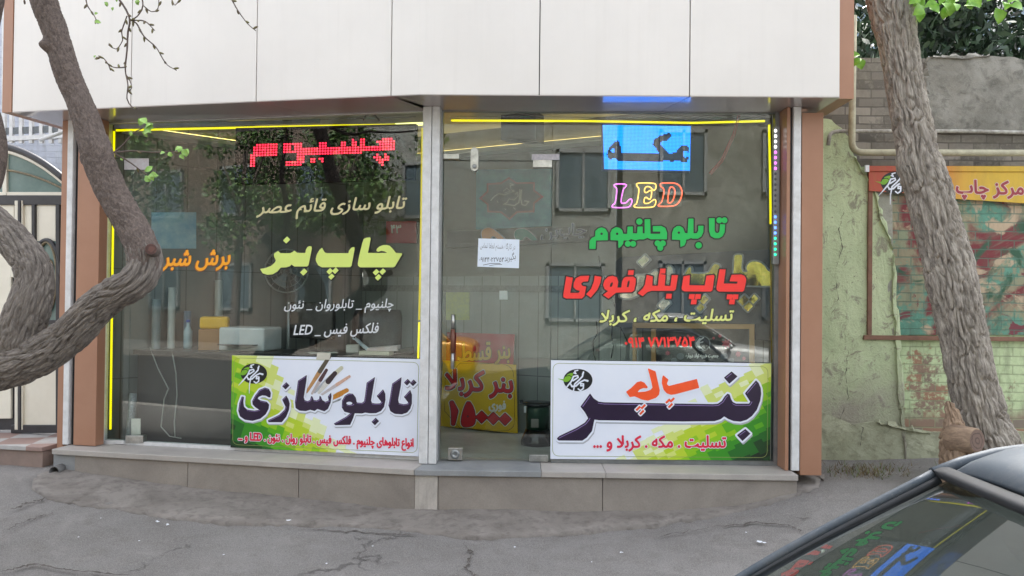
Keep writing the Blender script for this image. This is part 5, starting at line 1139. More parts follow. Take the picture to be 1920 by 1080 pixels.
# plaster skin with a ragged right edge
def skin(name, pts, n0, th, mat, rough=.008, parent=gw):
    mb = MB(); P = np.array(pts, float); H = RW.hit(P[:, 0], P[:, 1], n0); bm = bmesh.new()
    vs = [bm.verts.new(h) for h in H]; f = bm.faces.new(vs); bm.faces.ensure_lookup_table()
    r = bmesh.ops.triangulate(bm, faces=[f]); 
    for _ in range(4): bmesh.ops.subdivide_edges(bm, edges=[e for e in bm.edges if e.calc_length() > .05], cuts=1, use_grid_fill=False); bmesh.ops.triangulate(bm, faces=bm.faces[:])
    bnd = {v for e in bm.edges if e.is_boundary for v in e.verts}
    for v in bm.verts:
        q = v.co; k = noise.fractal((q.x * 4, q.z * 4, 1), .8, 2, 5)
        v.co = Vector((q.x + (noise.noise((q.z * 9, q.x * 9, 4)) * .02 if v in bnd else 0), q.y + k * rough, q.z + (noise.noise((q.x * 9, q.z * 9, 9)) * .015 if v in bnd else 0)))
    bm.normal_update(); ix = {v: i for i, v in enumerate(bm.verts)}; V = [tuple(v.co) for v in bm.verts]; Fc = [tuple(ix[v] for v in f.verts) for f in bm.faces]
    if Fc:
        a, b, d = (np.array(V[Fc[0][k]]) for k in (0, 1, 2))
        if np.cross(b - a, d - a) @ RW.N < 0: Fc = [tuple(reversed(f)) for f in Fc]
    bm.free(); mb.add(V, Fc, 0, False); o = mb.build(name, mat, parent); m = o.modifiers.new('s', 'SOLIDIFY'); m.thickness = th; m.offset = -1; return o
skin('plaster', [(1535, 880), (1700, 872), (1690, 800), (1684, 740), (1678, 650), (1672, 560), (1675, 470), (1652, 420), (1636, 350), (1612, 318), (1600, 290), (1592, 262), (1580, 240), (1560, 225), (1535, 222)], .022, .02, PLAST)
skin('base_render', [(1535, 900), (1960, 900), (1960, 812), (1860, 806), (1760, 812), (1690, 805), (1640, 790), (1600, 796), (1535, 770)], .03, .028, concrete('mossy base render', c(182, 184, 158), c(158, 160, 134), c(120, 120, 98)), .012)
skin('render_top', [(1722, 246), (1990, 250), (1990, 108), (1930, 112), (1860, 104), (1800, 110), (1740, 106), (1730, 150), (1738, 200)], .026, .02, CONC, .01); MB().fbox(RW, 1.0, 4.8, 2.982, 3.44, -.24, -.02).build('bare_brickwork', GREYW, gw)
def wallcrack(pts, wd, seed, n=.031):
    P = []
    for a, b in zip(pts[:-1], pts[1:]):
        for t in np.linspace(0, 1, 7)[:-1]: P.append((a[0] + (b[0] - a[0]) * t + noise.noise((len(P) * .7, seed, 0)) * 4, a[1] + (b[1] - a[1]) * t + noise.noise((len(P) * .7, seed, 5)) * 3))
    f = stroke(P, [wd * .62 * (.15 + abs(noise.noise((i * .6, seed, 2))) * 1.6) for i in range(len(P))]); return sheet('plaster_crack', f, RW, n, M['crack'], gw, res=.6)
wallcrack([(1582, 395), (1573, 430), (1580, 465), (1565, 510), (1572, 560), (1556, 600)], 1.3, 1); wallcrack([(1580, 615), (1590, 660), (1586, 700), (1590, 745), (1572, 795)], 1.5, 2); wallcrack([(1590, 795), (1618, 802), (1612, 840)], 1.4, 3, .045); wallcrack([(1612, 560), (1625, 610), (1632, 640)], .8, 4)
# mural panel: painted bricks with a faded border and timber trims
mp = MB(); mp.slab(RW, [(1632, 628), (1990, 628), (1990, 320), (1634, 320)], .014, .012); mp.build('mural_field', TEALW, gw)
mp = MB(); mp.slab(RW, [(1637, 628), (1676, 628), (1673, 352), (1637, 352)], .020, .006); mp.build('mural_margin', concrete('pale wash', c(172, 172, 160), c(150, 150, 138), c(128, 128, 116)), gw)
WOOD = mk('weathered batten', c(136, 100, 80), .7, c(112, 84, 68), 16, .3, 80)
for q in ([(1627, 628), (1635, 628), (1637, 316), (1629, 316)], [(1620, 637), (1990, 641), (1990, 633), (1621, 628.5)]):
    mb = MB(); mb.slab(RW, q, .045, .03); mb.build('batten', WOOD, gw, bevel=.003)
# banner sign over the mural
sb = MB(); q3 = [(1629, 311), (1985, 311.5), (1985, 386), (1920, 381), (1786, 372.5), (1700, 362), (1630, 358)]
def grad_sign():
    n = NT('orange to yellow print'); p = n.pos(); x = n.sep(p)[0]
    mr = n.n('MapRange'); mr.inputs[1].default_value = 3.0; mr.inputs[2].default_value = 3.75; n.l(x, mr.inputs[0])
    col = n.ramp(mr.outputs[0], [(0, c(178, 78, 56)), (.45, c(196, 112, 48)), (.75, c(206, 160, 52)), (1, c(206, 170, 50))])
    col = n.mix(n.math('MULTIPLY', n.ramp(n.noise(n.map(p, (3, 3, 1)), 5, 7, .7), [(.45, (0, 0, 0)), (.75, (1, 1, 1))]), .35), col, c(150, 124, 60)); return n.fin(col, .5)
sb.slab(RW, q3[::-1], .06, .01)
wsign = sb.build('wall_banner', grad_sign(), None, 'orange to yellow banner with red words on the garden wall', 'sign')
mb = MB(); mb.slab(RW, [(1629, 321), (1985, 322), (1985, 312), (1629, 311.5)], .072, .012); mb.build('top_rail', grad_sign(), wsign, bevel=.003)
mb = MB(); mb.slab(RW, [(1623, 322), (1630, 322), (1630, 309.5), (1623, 309.5)], .075, .02); mb.build('rail_cap', M['white'], wsign)
tx = text('مرکز چاپ فوری', (1716, 371), (1919, 376), 36)
sheet('lettering_edge', tx, RW, .0608, mk('pale edge print', c(212, 186, 176), .5), wsign, t=2.3, res=.8); sheet('lettering', tx, RW, .0618, mk('maroon print', c(152, 50, 62), .5), wsign, t=1.0, res=.8)
logo(RW, .0606, 1 / 6, 1 / 6, 1625, 300, wsign)
# gas pipes
PIPE = mk('chalky yellow pipe paint', c(176, 172, 146), .6, c(146, 140, 118), 18, .2, 60); PIPE2 = mk('flaking white pipe paint', c(176, 174, 166), .7, c(120, 116, 108), 24, .3, 60)
def pipe(pts, r, mat, n): 
    P = [Vector(RW.hit(x, y, n)) for x, y in pts]; Q = [P[0]]
    for i in range(1, len(P) - 1):
        a, b, d = P[i - 1], P[i], P[i + 1]; k1 = b + (a - b).normalized() * min(.09, (a - b).length * .45); k2 = b + (d - b).normalized() * min(.09, (d - b).length * .45)
        for t in np.linspace(0, 1, 7): Q.append(k1.lerp(b, t).lerp(b.lerp(k2, t), t))
    Q.append(P[-1]); return MB().tube(Q, r, 14)
pm = pipe([(1600, 30), (1597, 286), (1990, 287)], .026, PIPE, .12); 
pm.build('gas_pipe', PIPE, None, 'thick pale yellow gas pipe bending along the garden wall', 'pipe')
pm = pipe([(1553, 272), (1556, 246), (1800, 246), (1990, 250)], .015, PIPE2, .09); pm.build('gas_pipe', PIPE2, None, 'thin flaking white pipe just above the bend of the thick one', 'pipe')
# ------------------------------------------------------------------ neighbour's gate on the left
gate = thing('metal_gate', 'cream metal gate with black frame, arched glass and scrollwork', 'gate', (-4.3, 6.5, .33))
CRM = mk('cream gate panel', c(226, 222, 208), .35, c(216, 211, 196), 3); GBL = mk('black gate frame', c(40, 40, 44), .35, c(54, 54, 58), 12); FROST = mk('frosted green glass', c(116, 138, 134), .15, c(92, 116, 114), 3, Metallic=.0); GOLDT = mk('bronze moulding', c(138, 126, 100), .4, c(104, 94, 72), 30)
ga = lambda px, py, n=0: GA.uv(px, py, n)
def gbox(name, x0, y0, x1, y1, n0, n1, mat, label=None, bev=.004, par=None):
    mb = MB(); mb.slab(GA, [(x0, y1), (x1, y1), (x1, y0), (x0, y0)], n1, n1 - n0); return mb.build(name, mat, par or gate, label, bevel=bev)
gbox('panel_back', -160, 366, 122, 806, -.04, -.01, GBL)
gbox('lintel', -160, 366, 122, 384, -.01, .03, GBL); gbox('sill_rail', 20, 797, 122, 812, -.01, .03, GBL)
gbox('cream_panel', 66, 382, 104, 452, -.01, .012, CRM); gbox('cream_panel', 46, 384, 59, 440, -.01, .012, CRM); gbox('cream_panel', 112, 384, 120, 600, -.01, .012, CRM)
gbox('cream_panel', 34, 690, 107, 803, -.01, .014, CRM); gbox('cream_panel', -140, 380, 0 + 26, 520, -.01, .012, CRM); gbox('cream_panel', -140, 480, 20, 785, -.01, .014, CRM)
gbox('stile', 27, 376, 33, 806, .0, .035, CRM); gbox('stile', 33, 376, 38, 806, .0, .045, GBL); gbox('stile', 38, 376, 42, 806, .0, .035, CRM); gbox('stile', 104, 384, 111, 806, 0, .035, GBL); gbox('stile', 59, 384, 65, 600, 0, .035, GBL)
for (x0, y0, x1, y1) in ((42, 600, 106, 608), (42, 682, 106, 690)): gbox('rail_bar', x0, y0, x1, y1, 0, .03, GBL)
# glazed panel with scrolls
gbox('scroll_back', 42, 452, 106, 684, -.005, .008, FROST)
mb = MB()
def scroll(cx, cy, r, turns, st, mb=mb, rad=.008):
    P = []
    for t in np.linspace(0, 1, 40): a = st + t * turns * 6.2832; rr = r * (1 - .85 * t); P.append(Vector(GA.hit(cx + rr * math.cos(a), cy + rr * math.sin(a), .022)))
    mb.tube(P, rad, 6)
for q in ((88, 640, 13, 1.6, 0), (62, 640, 13, -1.6, 3.1), (75, 662, 12, 1.5, 1.5), (78, 622, 11, 1.5, 4.5), (86, 576, 17, 1.2, 1.2), (86, 500, 17, 1.2, 4), (64, 520, 12, 1.5, 2), (64, 560, 12, -1.5, 3)): scroll(*q)
P = [Vector(GA.hit(87 + 19 * math.cos(t), 520 + 66 * math.sin(t), .024)) for t in np.linspace(0, 6.2832, 40)]; mb.tube(P, .010, 6, cap=False)
mb.build('scrollwork', GOLDT, gate)
P = [Vector(GA.hit(87 + 27 * math.cos(t), 520 - 70 * math.sin(t), .02)) for t in np.linspace(0, 3.1416, 24)]; MB().tube(P, .018, 8).build('arch_bar', GBL, gate)
# arched light over the gate
def arc(px): return 271 + ((px + 30) / 150.0) ** 2 * 66
X = np.linspace(-150, 122, 40)
mb = MB(); pts = [(x, arc(abs(x + 30) - 30 if x < -30 else x)) for x in X]; pts = [(x, 271 + ((x + 25) / 147) ** 2 * 66) for x in X]
mb.slab(GA, [(X[0], 366)] + [(X[-1], 366)] + [(x, y + 12) for x, y in reversed(pts)], .004, .012); mb.build('arched_pane', FROST, gate)
def arch(off, r, mat, nm, n): MB().tube([Vector(GA.hit(x, y + off, n)) for x, y in pts], r, 8).build(nm, mat, gate)
arch(0, .030, GBL, 'arch_frame', .02); arch(9, .016, CRM, 'arch_moulding', .02)
P = [(x, 316 + ((x + 25) / 147) ** 2 * 40) for x in X]; MB().tube([Vector(GA.hit(x, y, .014)) for x, y in P], .009, 8).build('arch_moulding', GOLDT, gate)
gbox('mullion', 4, 280, 12, 366, .0, .025, CRM); gbox('pane_rail', -150, 360, 122, 367, .0, .02, CRM)
# tiled step in front of the gate
stp = thing('gate_step', 'low tiled step of pink and grey squares before the gate', 'step', (-4.2, 6.0, .1))
def checker():
    n = NT('pink and grey tiles'); p = n.pos(); ck = n.n('TexChecker'); ck.inputs['Scale'].default_value = 3.6; n.l(n.map(p, (1, 1, .0), (0, 0, R_(-11)), (.12, .05, 0.0)), ck.inputs['Vector'])
    ck.inputs['Color1'].default_value = c(176, 174, 172); ck.inputs['Color2'].default_value = c(150, 124, 116)
    return n.fin(n.mix(n.math('MULTIPLY', n.ramp(n.noise(p, 9, 8, .7), [(.4, (0, 0, 0)), (.7, (1, 1, 1))]), .5), ck.outputs['Color'], c(128, 116, 110)), .6)
u_st = GA.uv(86, 850, .42)[0]
MB().fbox(GA, -3.2, u_st, .30, .335, -.2, .46).build('step_top', checker(), stp, bevel=.004)
for k in range(5):
    u1 = u_st - .01 - k * .42; MB().fbox(GA, u1 - .415, u1, -.2, .298, -.2, .44).build('step_face', mk('pinkish stone', c(148, 128, 118), .7, c(128, 112, 104), 5, .2, 50), stp, bevel=.004)
MB().fbox(GA, u_st + .006, u_st + .14, -.2, .285, -.3, .36).build('mortar_corner', M['apron'], stp, bevel=.02)
# drain pipe stub
dp = ground(104, 893) + Vector((0, 0, .045)); mb = MB()
for r_, k in ((.052, 0),): mb.lathe(dp + Vector((0, -.02, -.005)), [(.030, -.16), (.040, -.16), (.040, .0), (.033, .0), (.033, -.14)], 20, axis='y')
mb.build('drain_pipe', mk('grey pvc', c(112, 112, 112), .5, c(84, 82, 80), 14), None, 'short grey drain pipe at the foot of the left corner', 'pipe')
# house beyond the gate and its railing
nh = thing('neighbour_house', 'pale bluish brick house rising behind the cream gate', 'house', (-5.5, 9.2, 0))
PBW = brickmat('pale bluish brick', (c(196, 202, 216), c(182, 188, 204)), (c(190, 196, 208), c(176, 182, 196)), c(160, 166, 180), amt=.5)
MB().box((-10, 9, 0), (-2.6, 9.3, 5.5)).build('wall', PBW, nh)
rl = thing('balcony_railing', 'white metal railing with small grey plates above the gate', 'railing', (-4.7, 7.6, 2.6))
RF = Frame((-4.9, 7.7), -11)
pxr = [(-30, 30), (2, 9), (19, 9), (37, 9), (57, 9), (76, 9), (94, 9), (111, 7)]
for i, x in enumerate([-52, -32, -12, 6, 20, 38, 57, 76, 94, 112]):
    mb = MB(); mb.slab(RF, [(x - 3, 268), (x + 3, 268), (x + 3.5, -40), (x - 2.5, -40)], .02, .03); mb.build('baluster', M['rail'], rl)
mb = MB(); mb.slab(RF, [(-60, 268), (125, 258), (125, 250), (-60, 259)], .03, .05); mb.build('bottom_rail', M['rail'], rl)
for i, x in enumerate([-22, 12, 29, 47, 67, 86, 104]):
    y = 247 - i * .9; mb = MB(); mb.slab(RF, [(x - 6, y + 6), (x + 6, y + 5), (x + 6, y - 7), (x - 6, y - 6)], .012, .02); mb.build('plate', mk('grey plate', c(110, 116, 120), .5, c(84, 90, 94), 50), rl)
mb = MB(); mb.tube([RF.hit(76, 262, .1), RF.hit(122, 246, .25)], .02, 8); mb.build('brace', M['rail'], rl)

# ------------------------------------------------------------------ trees
def bark(name, lightc, darkc, sx, sy, seed, bs=1.0, midc=None):
    """weathered bark: grey and brown flecks drawn out along the limb; its furrows are in the mesh"""
    n = NT(name); uv = n.n('TexCoord').outputs['UV']
    a = n.noise(n.map(uv, (sx, sy, 1), (0, 0, 0), (seed, seed * 1.7, 0)), 1.0, 7, .7, 1.2); b = n.noise(n.map(uv, (sx * 4, sy * 3, 1), (0, 0, 0), (seed, 2, 0)), 1.0, 6, .7, .6); big = n.noise(n.map(uv, (5, 2.5, 1), (0, 0, 0), (seed, 7, 0)), 1.0, 5, .6)
    col = n.mix(n.ramp(a, [(.38, (0, 0, 0)), (.62, (1, 1, 1))]), darkc, lightc)
    col = n.mix(n.math('MULTIPLY', n.ramp(b, [(.45, (0, 0, 0)), (.65, (1, 1, 1))]), .55), col, midc or tuple(x * .55 for x in lightc[:3]) + (1,))
    col = n.mix(n.math('MULTIPLY', n.ramp(big, [(.42, (0, 0, 0)), (.66, (1, 1, 1))]), .45), col, tuple(x * .62 for x in lightc[:3]) + (1,))
    return n.fin(col, .92, n.bump(n.math('ADD', n.math('MULTIPLY', b, .8), n.math('MULTIPLY', a, .6)), .85 * bs, .008))
def crpath(P, step):
    P = [np.array(p, float) for p in P]; P = [2 * P[0] - P[1]] + P + [2 * P[-1] - P[-2]]; out = []
    for i in range(1, len(P) - 2):
        a, b, cc, d = P[i - 1:i + 3]; k = max(2, int(np.linalg.norm((cc - b)[:3]) / step))
        for t in np.linspace(0, 1, k, endpoint=False):
            out.append(.5 * ((2 * b) + (-a + cc) * t + (2 * a - 5 * b + 4 * cc - d) * t * t + (-a + 3 * b - 3 * cc + d) * t ** 3))
    out.append(P[-2]); return np.array(out)
def limb(pts, mat, parent, name, seed, amp=.06, n=96, step=.012, knots=(), fq=34, fl=7, deep=.010):
    """pts: (px, py, width px, depth m) along the limb as seen; becomes a round limb of true size at that depth,
    with furrows cut into its surface: fq per metre round it, fl per metre along it, deep metres"""
    W = []
    for x, y, wd, d in pts:
        p = at(x, y, d); W.append((p.x, p.y, p.z, wd / F_PX * d / 2))
    C4 = crpath(W, step)
    def disp(p, t, L, r):
        a = noise.fractal((p.x * 5 + seed, p.y * 5, p.z * 5), .9, 2, 4) * amp
        k = r * fq; wv = noise.noise((p.x * 9, p.y * 9, p.z * 9 + seed)) * .9
        v = noise.noise((math.cos(t) * k + wv, math.sin(t) * k + seed, L * fl + wv * .6)); v2 = noise.noise((math.cos(t) * k * 1.9 + wv, math.sin(t) * k * 1.9 - seed, L * fl * 2.2))
        f1 = max(0, 1 - abs(v) * 4.2); f2 = max(0, 1 - abs(v2) * 3.6)
        a -= (f1 * f1 * (3 - 2 * f1) + f2 * .45) * deep / r
        a += noise.noise((p.x * 55, p.y * 55, p.z * 40)) * .18 * deep / r
        for (kp, kr, kh) in knots:
            dd = (p - kp).length
            if dd < kr: a += kh * (1 - (dd / kr) ** 2) ** 2
        return a
    mb = MB(); mb.tube([Vector(q[:3]) for q in C4], list(C4[:, 3]), n, uv=True, disp=disp); return mb.build(name, mat, parent)
DL = 4.1
lt = thing('street_tree', 'crooked grey tree forking across the left window and gate', 'tree', (at(-170, 900, DL).x, DL, .02))
BK1 = bark('furrowed grey brown bark', c(150, 142, 134), c(96, 89, 84), 40, 12, 2.0, 1.1, c(72, 66, 62)); BK1b = bark('smoother brown bark', c(126, 113, 106), c(84, 74, 69), 46, 30, 5.0, 1.0, c(64, 57, 54))
limb([(-190, 1180, 150, DL), (-180, 1000, 140, DL), (-165, 850, 125, DL), (-120, 745, 105, DL), (-60, 706, 98, DL), (0, 688, 92, DL), (45, 676, 84, DL), (85, 660, 77, DL - .02), (122, 636, 72, DL - .04), (152, 608, 70, DL - .06), (182, 576, 67, DL - .08), (212, 553, 65, DL - .1), (240, 537, 66, DL - .12), (262, 520, 66, DL - .12), (272, 492, 62, DL - .1), (264, 462, 60, DL - .08)], BK1, lt, 'trunk', 1, n=170, step=.009, deep=.014)
knot = at(281, 470, DL - .16)
limb([(262, 520, 50, DL - .1), (271, 490, 60, DL - .1), (262, 455, 59, DL - .08), (247, 426, 58, DL - .06), (228, 392, 57, DL - .05), (205, 350, 57, DL - .04), (188, 310, 57, DL - .04), (180, 280, 58, DL - .04), (170, 250, 52, DL - .03), (155, 205, 48, DL - .02), (140, 170, 47, DL), (126, 138, 47, DL), (113, 95, 46, DL), (101, 52, 46, DL), (88, 18, 47, DL), (76, -30, 48, DL), (60, -110, 46, DL)], BK1b, lt, 'limb', 3, .05, n=120, step=.009, fq=44, fl=26, deep=.0055,
     knots=[(at(212, 285, DL - .12), .06, .45), (at(83, 84, DL - .05), .05, .5), (at(140, 108, DL - .08), .05, .22), (at(216, 308, DL - .12), .035, .5), (at(160, 300, DL - .05), .04, .25)])
limb([(20, 672, 60, DL), (38, 636, 78, DL), (47, 600, 78, DL), (58, 560, 74, DL), (66, 525, 66, DL + .02), (58, 494, 66, DL + .04), (34, 462, 62, DL + .06), (4, 428, 58, DL + .08), (-40, 392, 56, DL + .1), (-90, 350, 50, DL + .1)], BK1, lt, 'limb', 7, n=170, step=.009, deep=.013)
limb([(-60, 395, 34, DL + .12), (-28, 372, 28, DL + .12), (-6, 335, 23, DL + .12), (3, 285, 20, DL + .12), (-4, 230, 18, DL + .12), (-22, 160, 17, DL + .12), (-10, 60, 14, DL + .12), (2, 0, 12, DL + .12), (4, -60, 10, DL + .12)], BK1b, lt, 'limb', 9, n=24, deep=.002)
# sawn stubs
def stub(px, py, d, rx, ln, dirv, mat_s, mat_f, parent):
    p = at(px, py, d); dv = Vector(dirv).normalized(); mb = MB(); mb.tube([p - dv * ln, p - dv * ln * .4, p - dv * .01, p], [rx * 1.25, rx * 1.12, rx * 1.05, rx * .98], 28, disp=lambda q, t, L, r: noise.noise((q.x * 20, q.y * 20, q.z * 20)) * .07, uv=True)
    o = mb.build('stub', mat_s, parent); V = [p + dv * .003]
    ref = Vector((0, 0, 1)); a = (ref - dv * ref.dot(dv)).normalized(); b = dv.cross(a); k = 28
    V += [p + dv * .002 + (a * math.cos(t) + b * math.sin(t)) * rx * .93 for t in np.linspace(0, 6.2832, k, endpoint=False)]
    m2 = MB(); m2.add(V, [(0, 1 + i, 1 + (i + 1) % k) for i in range(k)]); m2.build('sawn_face', mat_f, o); return o
def ringwood(name, a, b, ctr, sc=220):
    n = NT(name); p = n.pos(); d = n.n('VectorMath'); d.operation = 'DISTANCE'; n.l(p, d.inputs[0]); d.inputs[1].default_value = ctr
    nz = n.noise(p, 30, 5, .6); s = n.math('SINE', n.math('ADD', n.math('MULTIPLY', d.outputs['Value'], sc), n.math('MULTIPLY', nz, 7)))
    return n.fin(n.mix(n.ramp(s, [(.2, (0, 0, 0)), (.9, (1, 1, 1))]), a, b), .8, n.bump(nz, .4, .004))
k1 = at(283, 467, DL - .20); stub(283, 467, DL - .20, .029, .10, (.35, -1, .1), BK1b, ringwood('old reddish cut', c(96, 66, 58), c(72, 50, 46), tuple(k1)), lt)
# hanging twigs with buds, and the leafy shoots
TW = mk('twig bark', c(98, 84, 78), .8, c(70, 60, 56), 60); BUD = mk('brown bud', c(92, 76, 58), .6, c(110, 110, 60), 40); LEAF = mk('young leaf', c(150, 186, 96), .45, c(112, 156, 62), 25, Transmission_Weight=.0, Subsurface_Weight=.15)
def leafmesh(mb, p, dirv, nrm, L, wd):
    d = Vector(dirv).normalized(); nn = Vector(nrm); s = d.cross(nn).normalized(); nn = s.cross(d); prof = [(0, .05), (.2, .6), (.45, 1), (.7, .75), (.9, .3), (1, .02)]; V = []
    for t, k in prof:
        cc = p + d * (L * t) + nn * (L * .18 * math.sin(t * 3)); V += [cc - s * wd * k + nn * wd * .35 * k, cc, cc + s * wd * k + nn * wd * .35 * k]
    mb.add(V, [f for i in range(len(prof) - 1) for f in ((i * 3, i * 3 + 1, i * 3 + 4, i * 3 + 3), (i * 3 + 1, i * 3 + 2, i * 3 + 5, i * 3 + 4))], 0, True)
def twig(pts, d, r0, r1, buds=7, seed=0, parent=lt):
    rg = random.Random(seed); P = [at(x, y, d + .05 * noise.noise((i * .7, seed, 0))) for i, (x, y) in enumerate(pts)]; C3 = crpath([tuple(p) for p in P], .018); k = len(C3)
    mb = MB(); mb.tube([Vector(q) for q in C3], [r0 + (r1 - r0) * i / (k - 1) for i in range(k)], 7, disp=lambda q, t, L, r: noise.noise((q.x * 60, q.y * 60, q.z * 60)) * .3); bm_ = mb
    for q in range(buds):
        i = min(k - 2, int((q + .6) / buds * k)); p = Vector(C3[i]); dv = (Vector(C3[i + 1]) - p).normalized(); sd = Vector((rg.uniform(-1, 1), rg.uniform(-.5, .5), rg.uniform(-1, 1))).normalized(); v = (dv + sd * .9).normalized()
        bm_.tube([p, p + v * .010, p + v * .022, p + v * .030], [.003, .006, .005, .001], 6, 1)
    return mb.build('twig', [TW, BUD], parent)
DT = 3.95
for i, (pts, r0, r1, b) in enumerate([
    ([(200, -30), (230, 8), (243, 36), (240, 60), (238, 95), (235, 130), (240, 160), (238, 185), (247, 200), (258, 203)], .006, .0028, 9),
    ([(160, -20), (163, 8), (176, 28), (184, 45)], .004, .002, 4), ([(238, 30), (228, 60), (230, 75), (218, 92), (203, 84)], .0035, .002, 5),
    ([(243, 36), (256, 44), (270, 68), (292, 88), (304, 108), (314, 122), (331, 132)], .0045, .002, 7), ([(250, 38), (272, 40), (290, 57)], .0035, .0025, 4),
    ([(236, 126), (218, 127), (204, 122), (195, 110), (180, 107)], .0035, .002, 6), ([(204, 122), (207, 132)], .003, .002, 1), ([(262, -20), (268, 10), (258, 30), (248, 36)], .004, .003, 3),
    ([(268, 10), (284, 22), (296, 16), (298, -10)], .003, .002, 4), ([(318, -12), (328, 10), (338, -4)], .003, .002, 2), ([(430, -10), (445, 18), (464, 44), (480, 58)], .004, .002, 4), ([(45, -8), (46, 8)], .003, .002, 1),
    ([(236, 140), (243, 150), (247, 165), (240, 172)], .003, .002, 3)]): twig(pts, DT, r0, r1, b, i)
MB().tube([at(x, y, DT + .1 * (k == 0)) for k, (x, y) in enumerate([(74, -44), (120, -30), (160, -24), (205, -32), (262, -24), (300, -20), (340, -18), (430, -16), (470, -24)])], [.02, .016, .014, .013, .012, .010, .009, .007, .005], 8).build('branch', BK1b, lt)
for pts, b in (([(213, 287), (232, 270), (250, 250), (268, 240)], 1), ([(216, 286), (250, 283), (290, 286), (320, 284), (345, 285)], 2), ([(216, 288), (240, 302), (262, 318), (278, 330)], 1)): twig(pts, DT + .02, .005, .0025, b, 20 + b)
rg = random.Random(5)
for (x, y, L, n_) in ((268, 227, .052, 2), (282, 236, .046, 2), (276, 247, .05, 3), (247, 250, .028, 2), (304, 288, .03, 1), (320, 290, .03, 2), (337, 279, .042, 2), (348, 287, .045, 3), (342, 295, .035, 1), (280, 318, .04, 2), (286, 330, .05, 3), (276, 336, .04, 2), (228, 298, .02, 1), (184, 42, .03, 2), (180, 26, .02, 1), (200, 8, .025, 2), (212, 16, .02, 1), (258, 4, .03, 3), (220, 0, .02, 1), (178, 107, .018, 1)):
    mb = MB()
    for k in range(n_):
        a = rg.uniform(0, 6.28); p = at(x, y, DT + rg.uniform(-.03, .03)); dv = Vector((math.cos(a), rg.uniform(-.5, .2), math.sin(a) - .2)); leafmesh(mb, p - dv.normalized() * L * .4, dv, (rg.uniform(-.6, .6), -1, rg.uniform(-.2, .9)), L, L * .38)
    mb.build('leaf_cluster', LEAF, lt)

DR = 5.2
rt = thing('street_tree', 'leaning deeply furrowed tree in front of the painted garden wall', 'tree', (at(1850, 900, DR).x, DR, .1))
BK2 = bark('deeply furrowed bark', c(192, 184, 172), c(124, 117, 110), 40, 7, 7.0, 1.1, c(92, 86, 80))
limb([(1905, 1010, 170, DR), (1884, 930, 150, DR), (1868, 880, 128, DR), (1858, 840, 108, DR), (1850, 815, 98, DR), (1843, 795, 90, DR), (1832, 750, 86, DR), (1819, 700, 83, DR), (1810, 650, 83, DR), (1800, 600, 84, DR - .02), (1788, 545, 87, DR - .02), (1776, 490, 87, DR), (1763, 440, 84, DR), (1750, 395, 81, DR), (1739, 350, 82, DR), (1724, 305, 78, DR), (1719, 270, 73, DR), (1709, 225, 70, DR), (1700, 180, 66, DR), (1692, 130, 66, DR), (1684, 80, 70, DR), (1674, 30, 79, DR), (1664, -30, 84, DR), (1650, -110, 88, DR)], BK2, rt, 'trunk', 11, .035, 240, .0095, fq=27, fl=3.6, deep=.024,
     knots=[(at(1682, 215, DR - .1), .07, .35), (at(1686, 262, DR - .12), .06, .3)])
SB = bark('stub bark', c(170, 146, 122), c(126, 106, 90), 26, 10, 3.0, .8)
f0 = at(1832, 826, DR - .36); CUT = ringwood('grey brown cut', c(112, 92, 82), c(84, 68, 60), tuple(f0)); stub(1832, 826, DR - .36, .074, .17, (.42, -1, .08), SB, CUT, rt)
limb([(1812, 940, 84, DR - .16), (1806, 900, 78, DR - .16), (1802, 868, 72, DR - .17), (1796, 838, 62, DR - .18), (1791, 806, 46, DR - .18), (1786, 782, 30, DR - .16), (1781, 762, 20, DR - .15), (1779, 752, 9, DR - .14)], SB, rt, 'stump', 13, .2, 110, .009, fq=30, fl=5, deep=.022)
# ------------------------------------------------------------------ dry weeds at the wall foot
rg = random.Random(3); mb = MB()
for k in range(420):
    x = rg.gauss(1625, 42); y = rg.gauss(885, 7); g = ground(x, min(900, max(872, y))); h = rg.uniform(.015, .06); a = rg.uniform(0, 6.28); l_ = Vector((math.cos(a), math.sin(a), 0)) * h * rg.uniform(.5, 1.6)
    s = Vector((-math.sin(a), math.cos(a), 0)) * .003; mb.add([g - s, g + s, g + l_ + Vector((0, 0, h))], [(0, 1, 2)], 0 if rg.random() < .8 else 1)
mb.build('dry_weeds', [mk('dry grass', c(120, 104, 70), .8, c(92, 78, 52), 30), mk('green weed', c(92, 112, 56), .7)], None, None, None, None, 'stuff')
# ------------------------------------------------------------------ cars
CARGLASS = glassmat('car glass', (.46, .51, .49, 1), .085); RUB = mk('black weather strip', c(34, 37, 42), .75, c(26, 28, 30), 20); TYRE = mk('tyre rubber', c(30, 30, 31), .8); TRIM = mk('dark car interior', c(38, 38, 40), .7, c(30, 30, 32), 10)
LAMPR = mk('red lamp lens', c(130, 20, 22), .2); LAMPW = mk('clear lamp lens', c(200, 204, 206), .15)
def carpaint(name, a, dusty=.25, rough=.34, coat=.5):
    n = NT(name); p = n.pos(); f = n.ramp(n.noise(p, 5, 8, .7), [(.45, (0, 0, 0)), (.75, (1, 1, 1))]); sp = n.ramp(n.noise(p, 160, 3, .7), [(.62, (0, 0, 0)), (.7, (1, 1, 1))])
    cc = n.mix(n.math('MULTIPLY', f, dusty), a, c(150, 148, 144)); cc = n.mix(n.math('MULTIPLY', sp, .3 * dusty * 2), cc, c(170, 168, 162))
    return n.fin(cc, n.math('MULTIPLY_ADD', f, .25) if False else rough, None, Coat_Weight=coat, Coat_Roughness=.2, Metallic=.2)
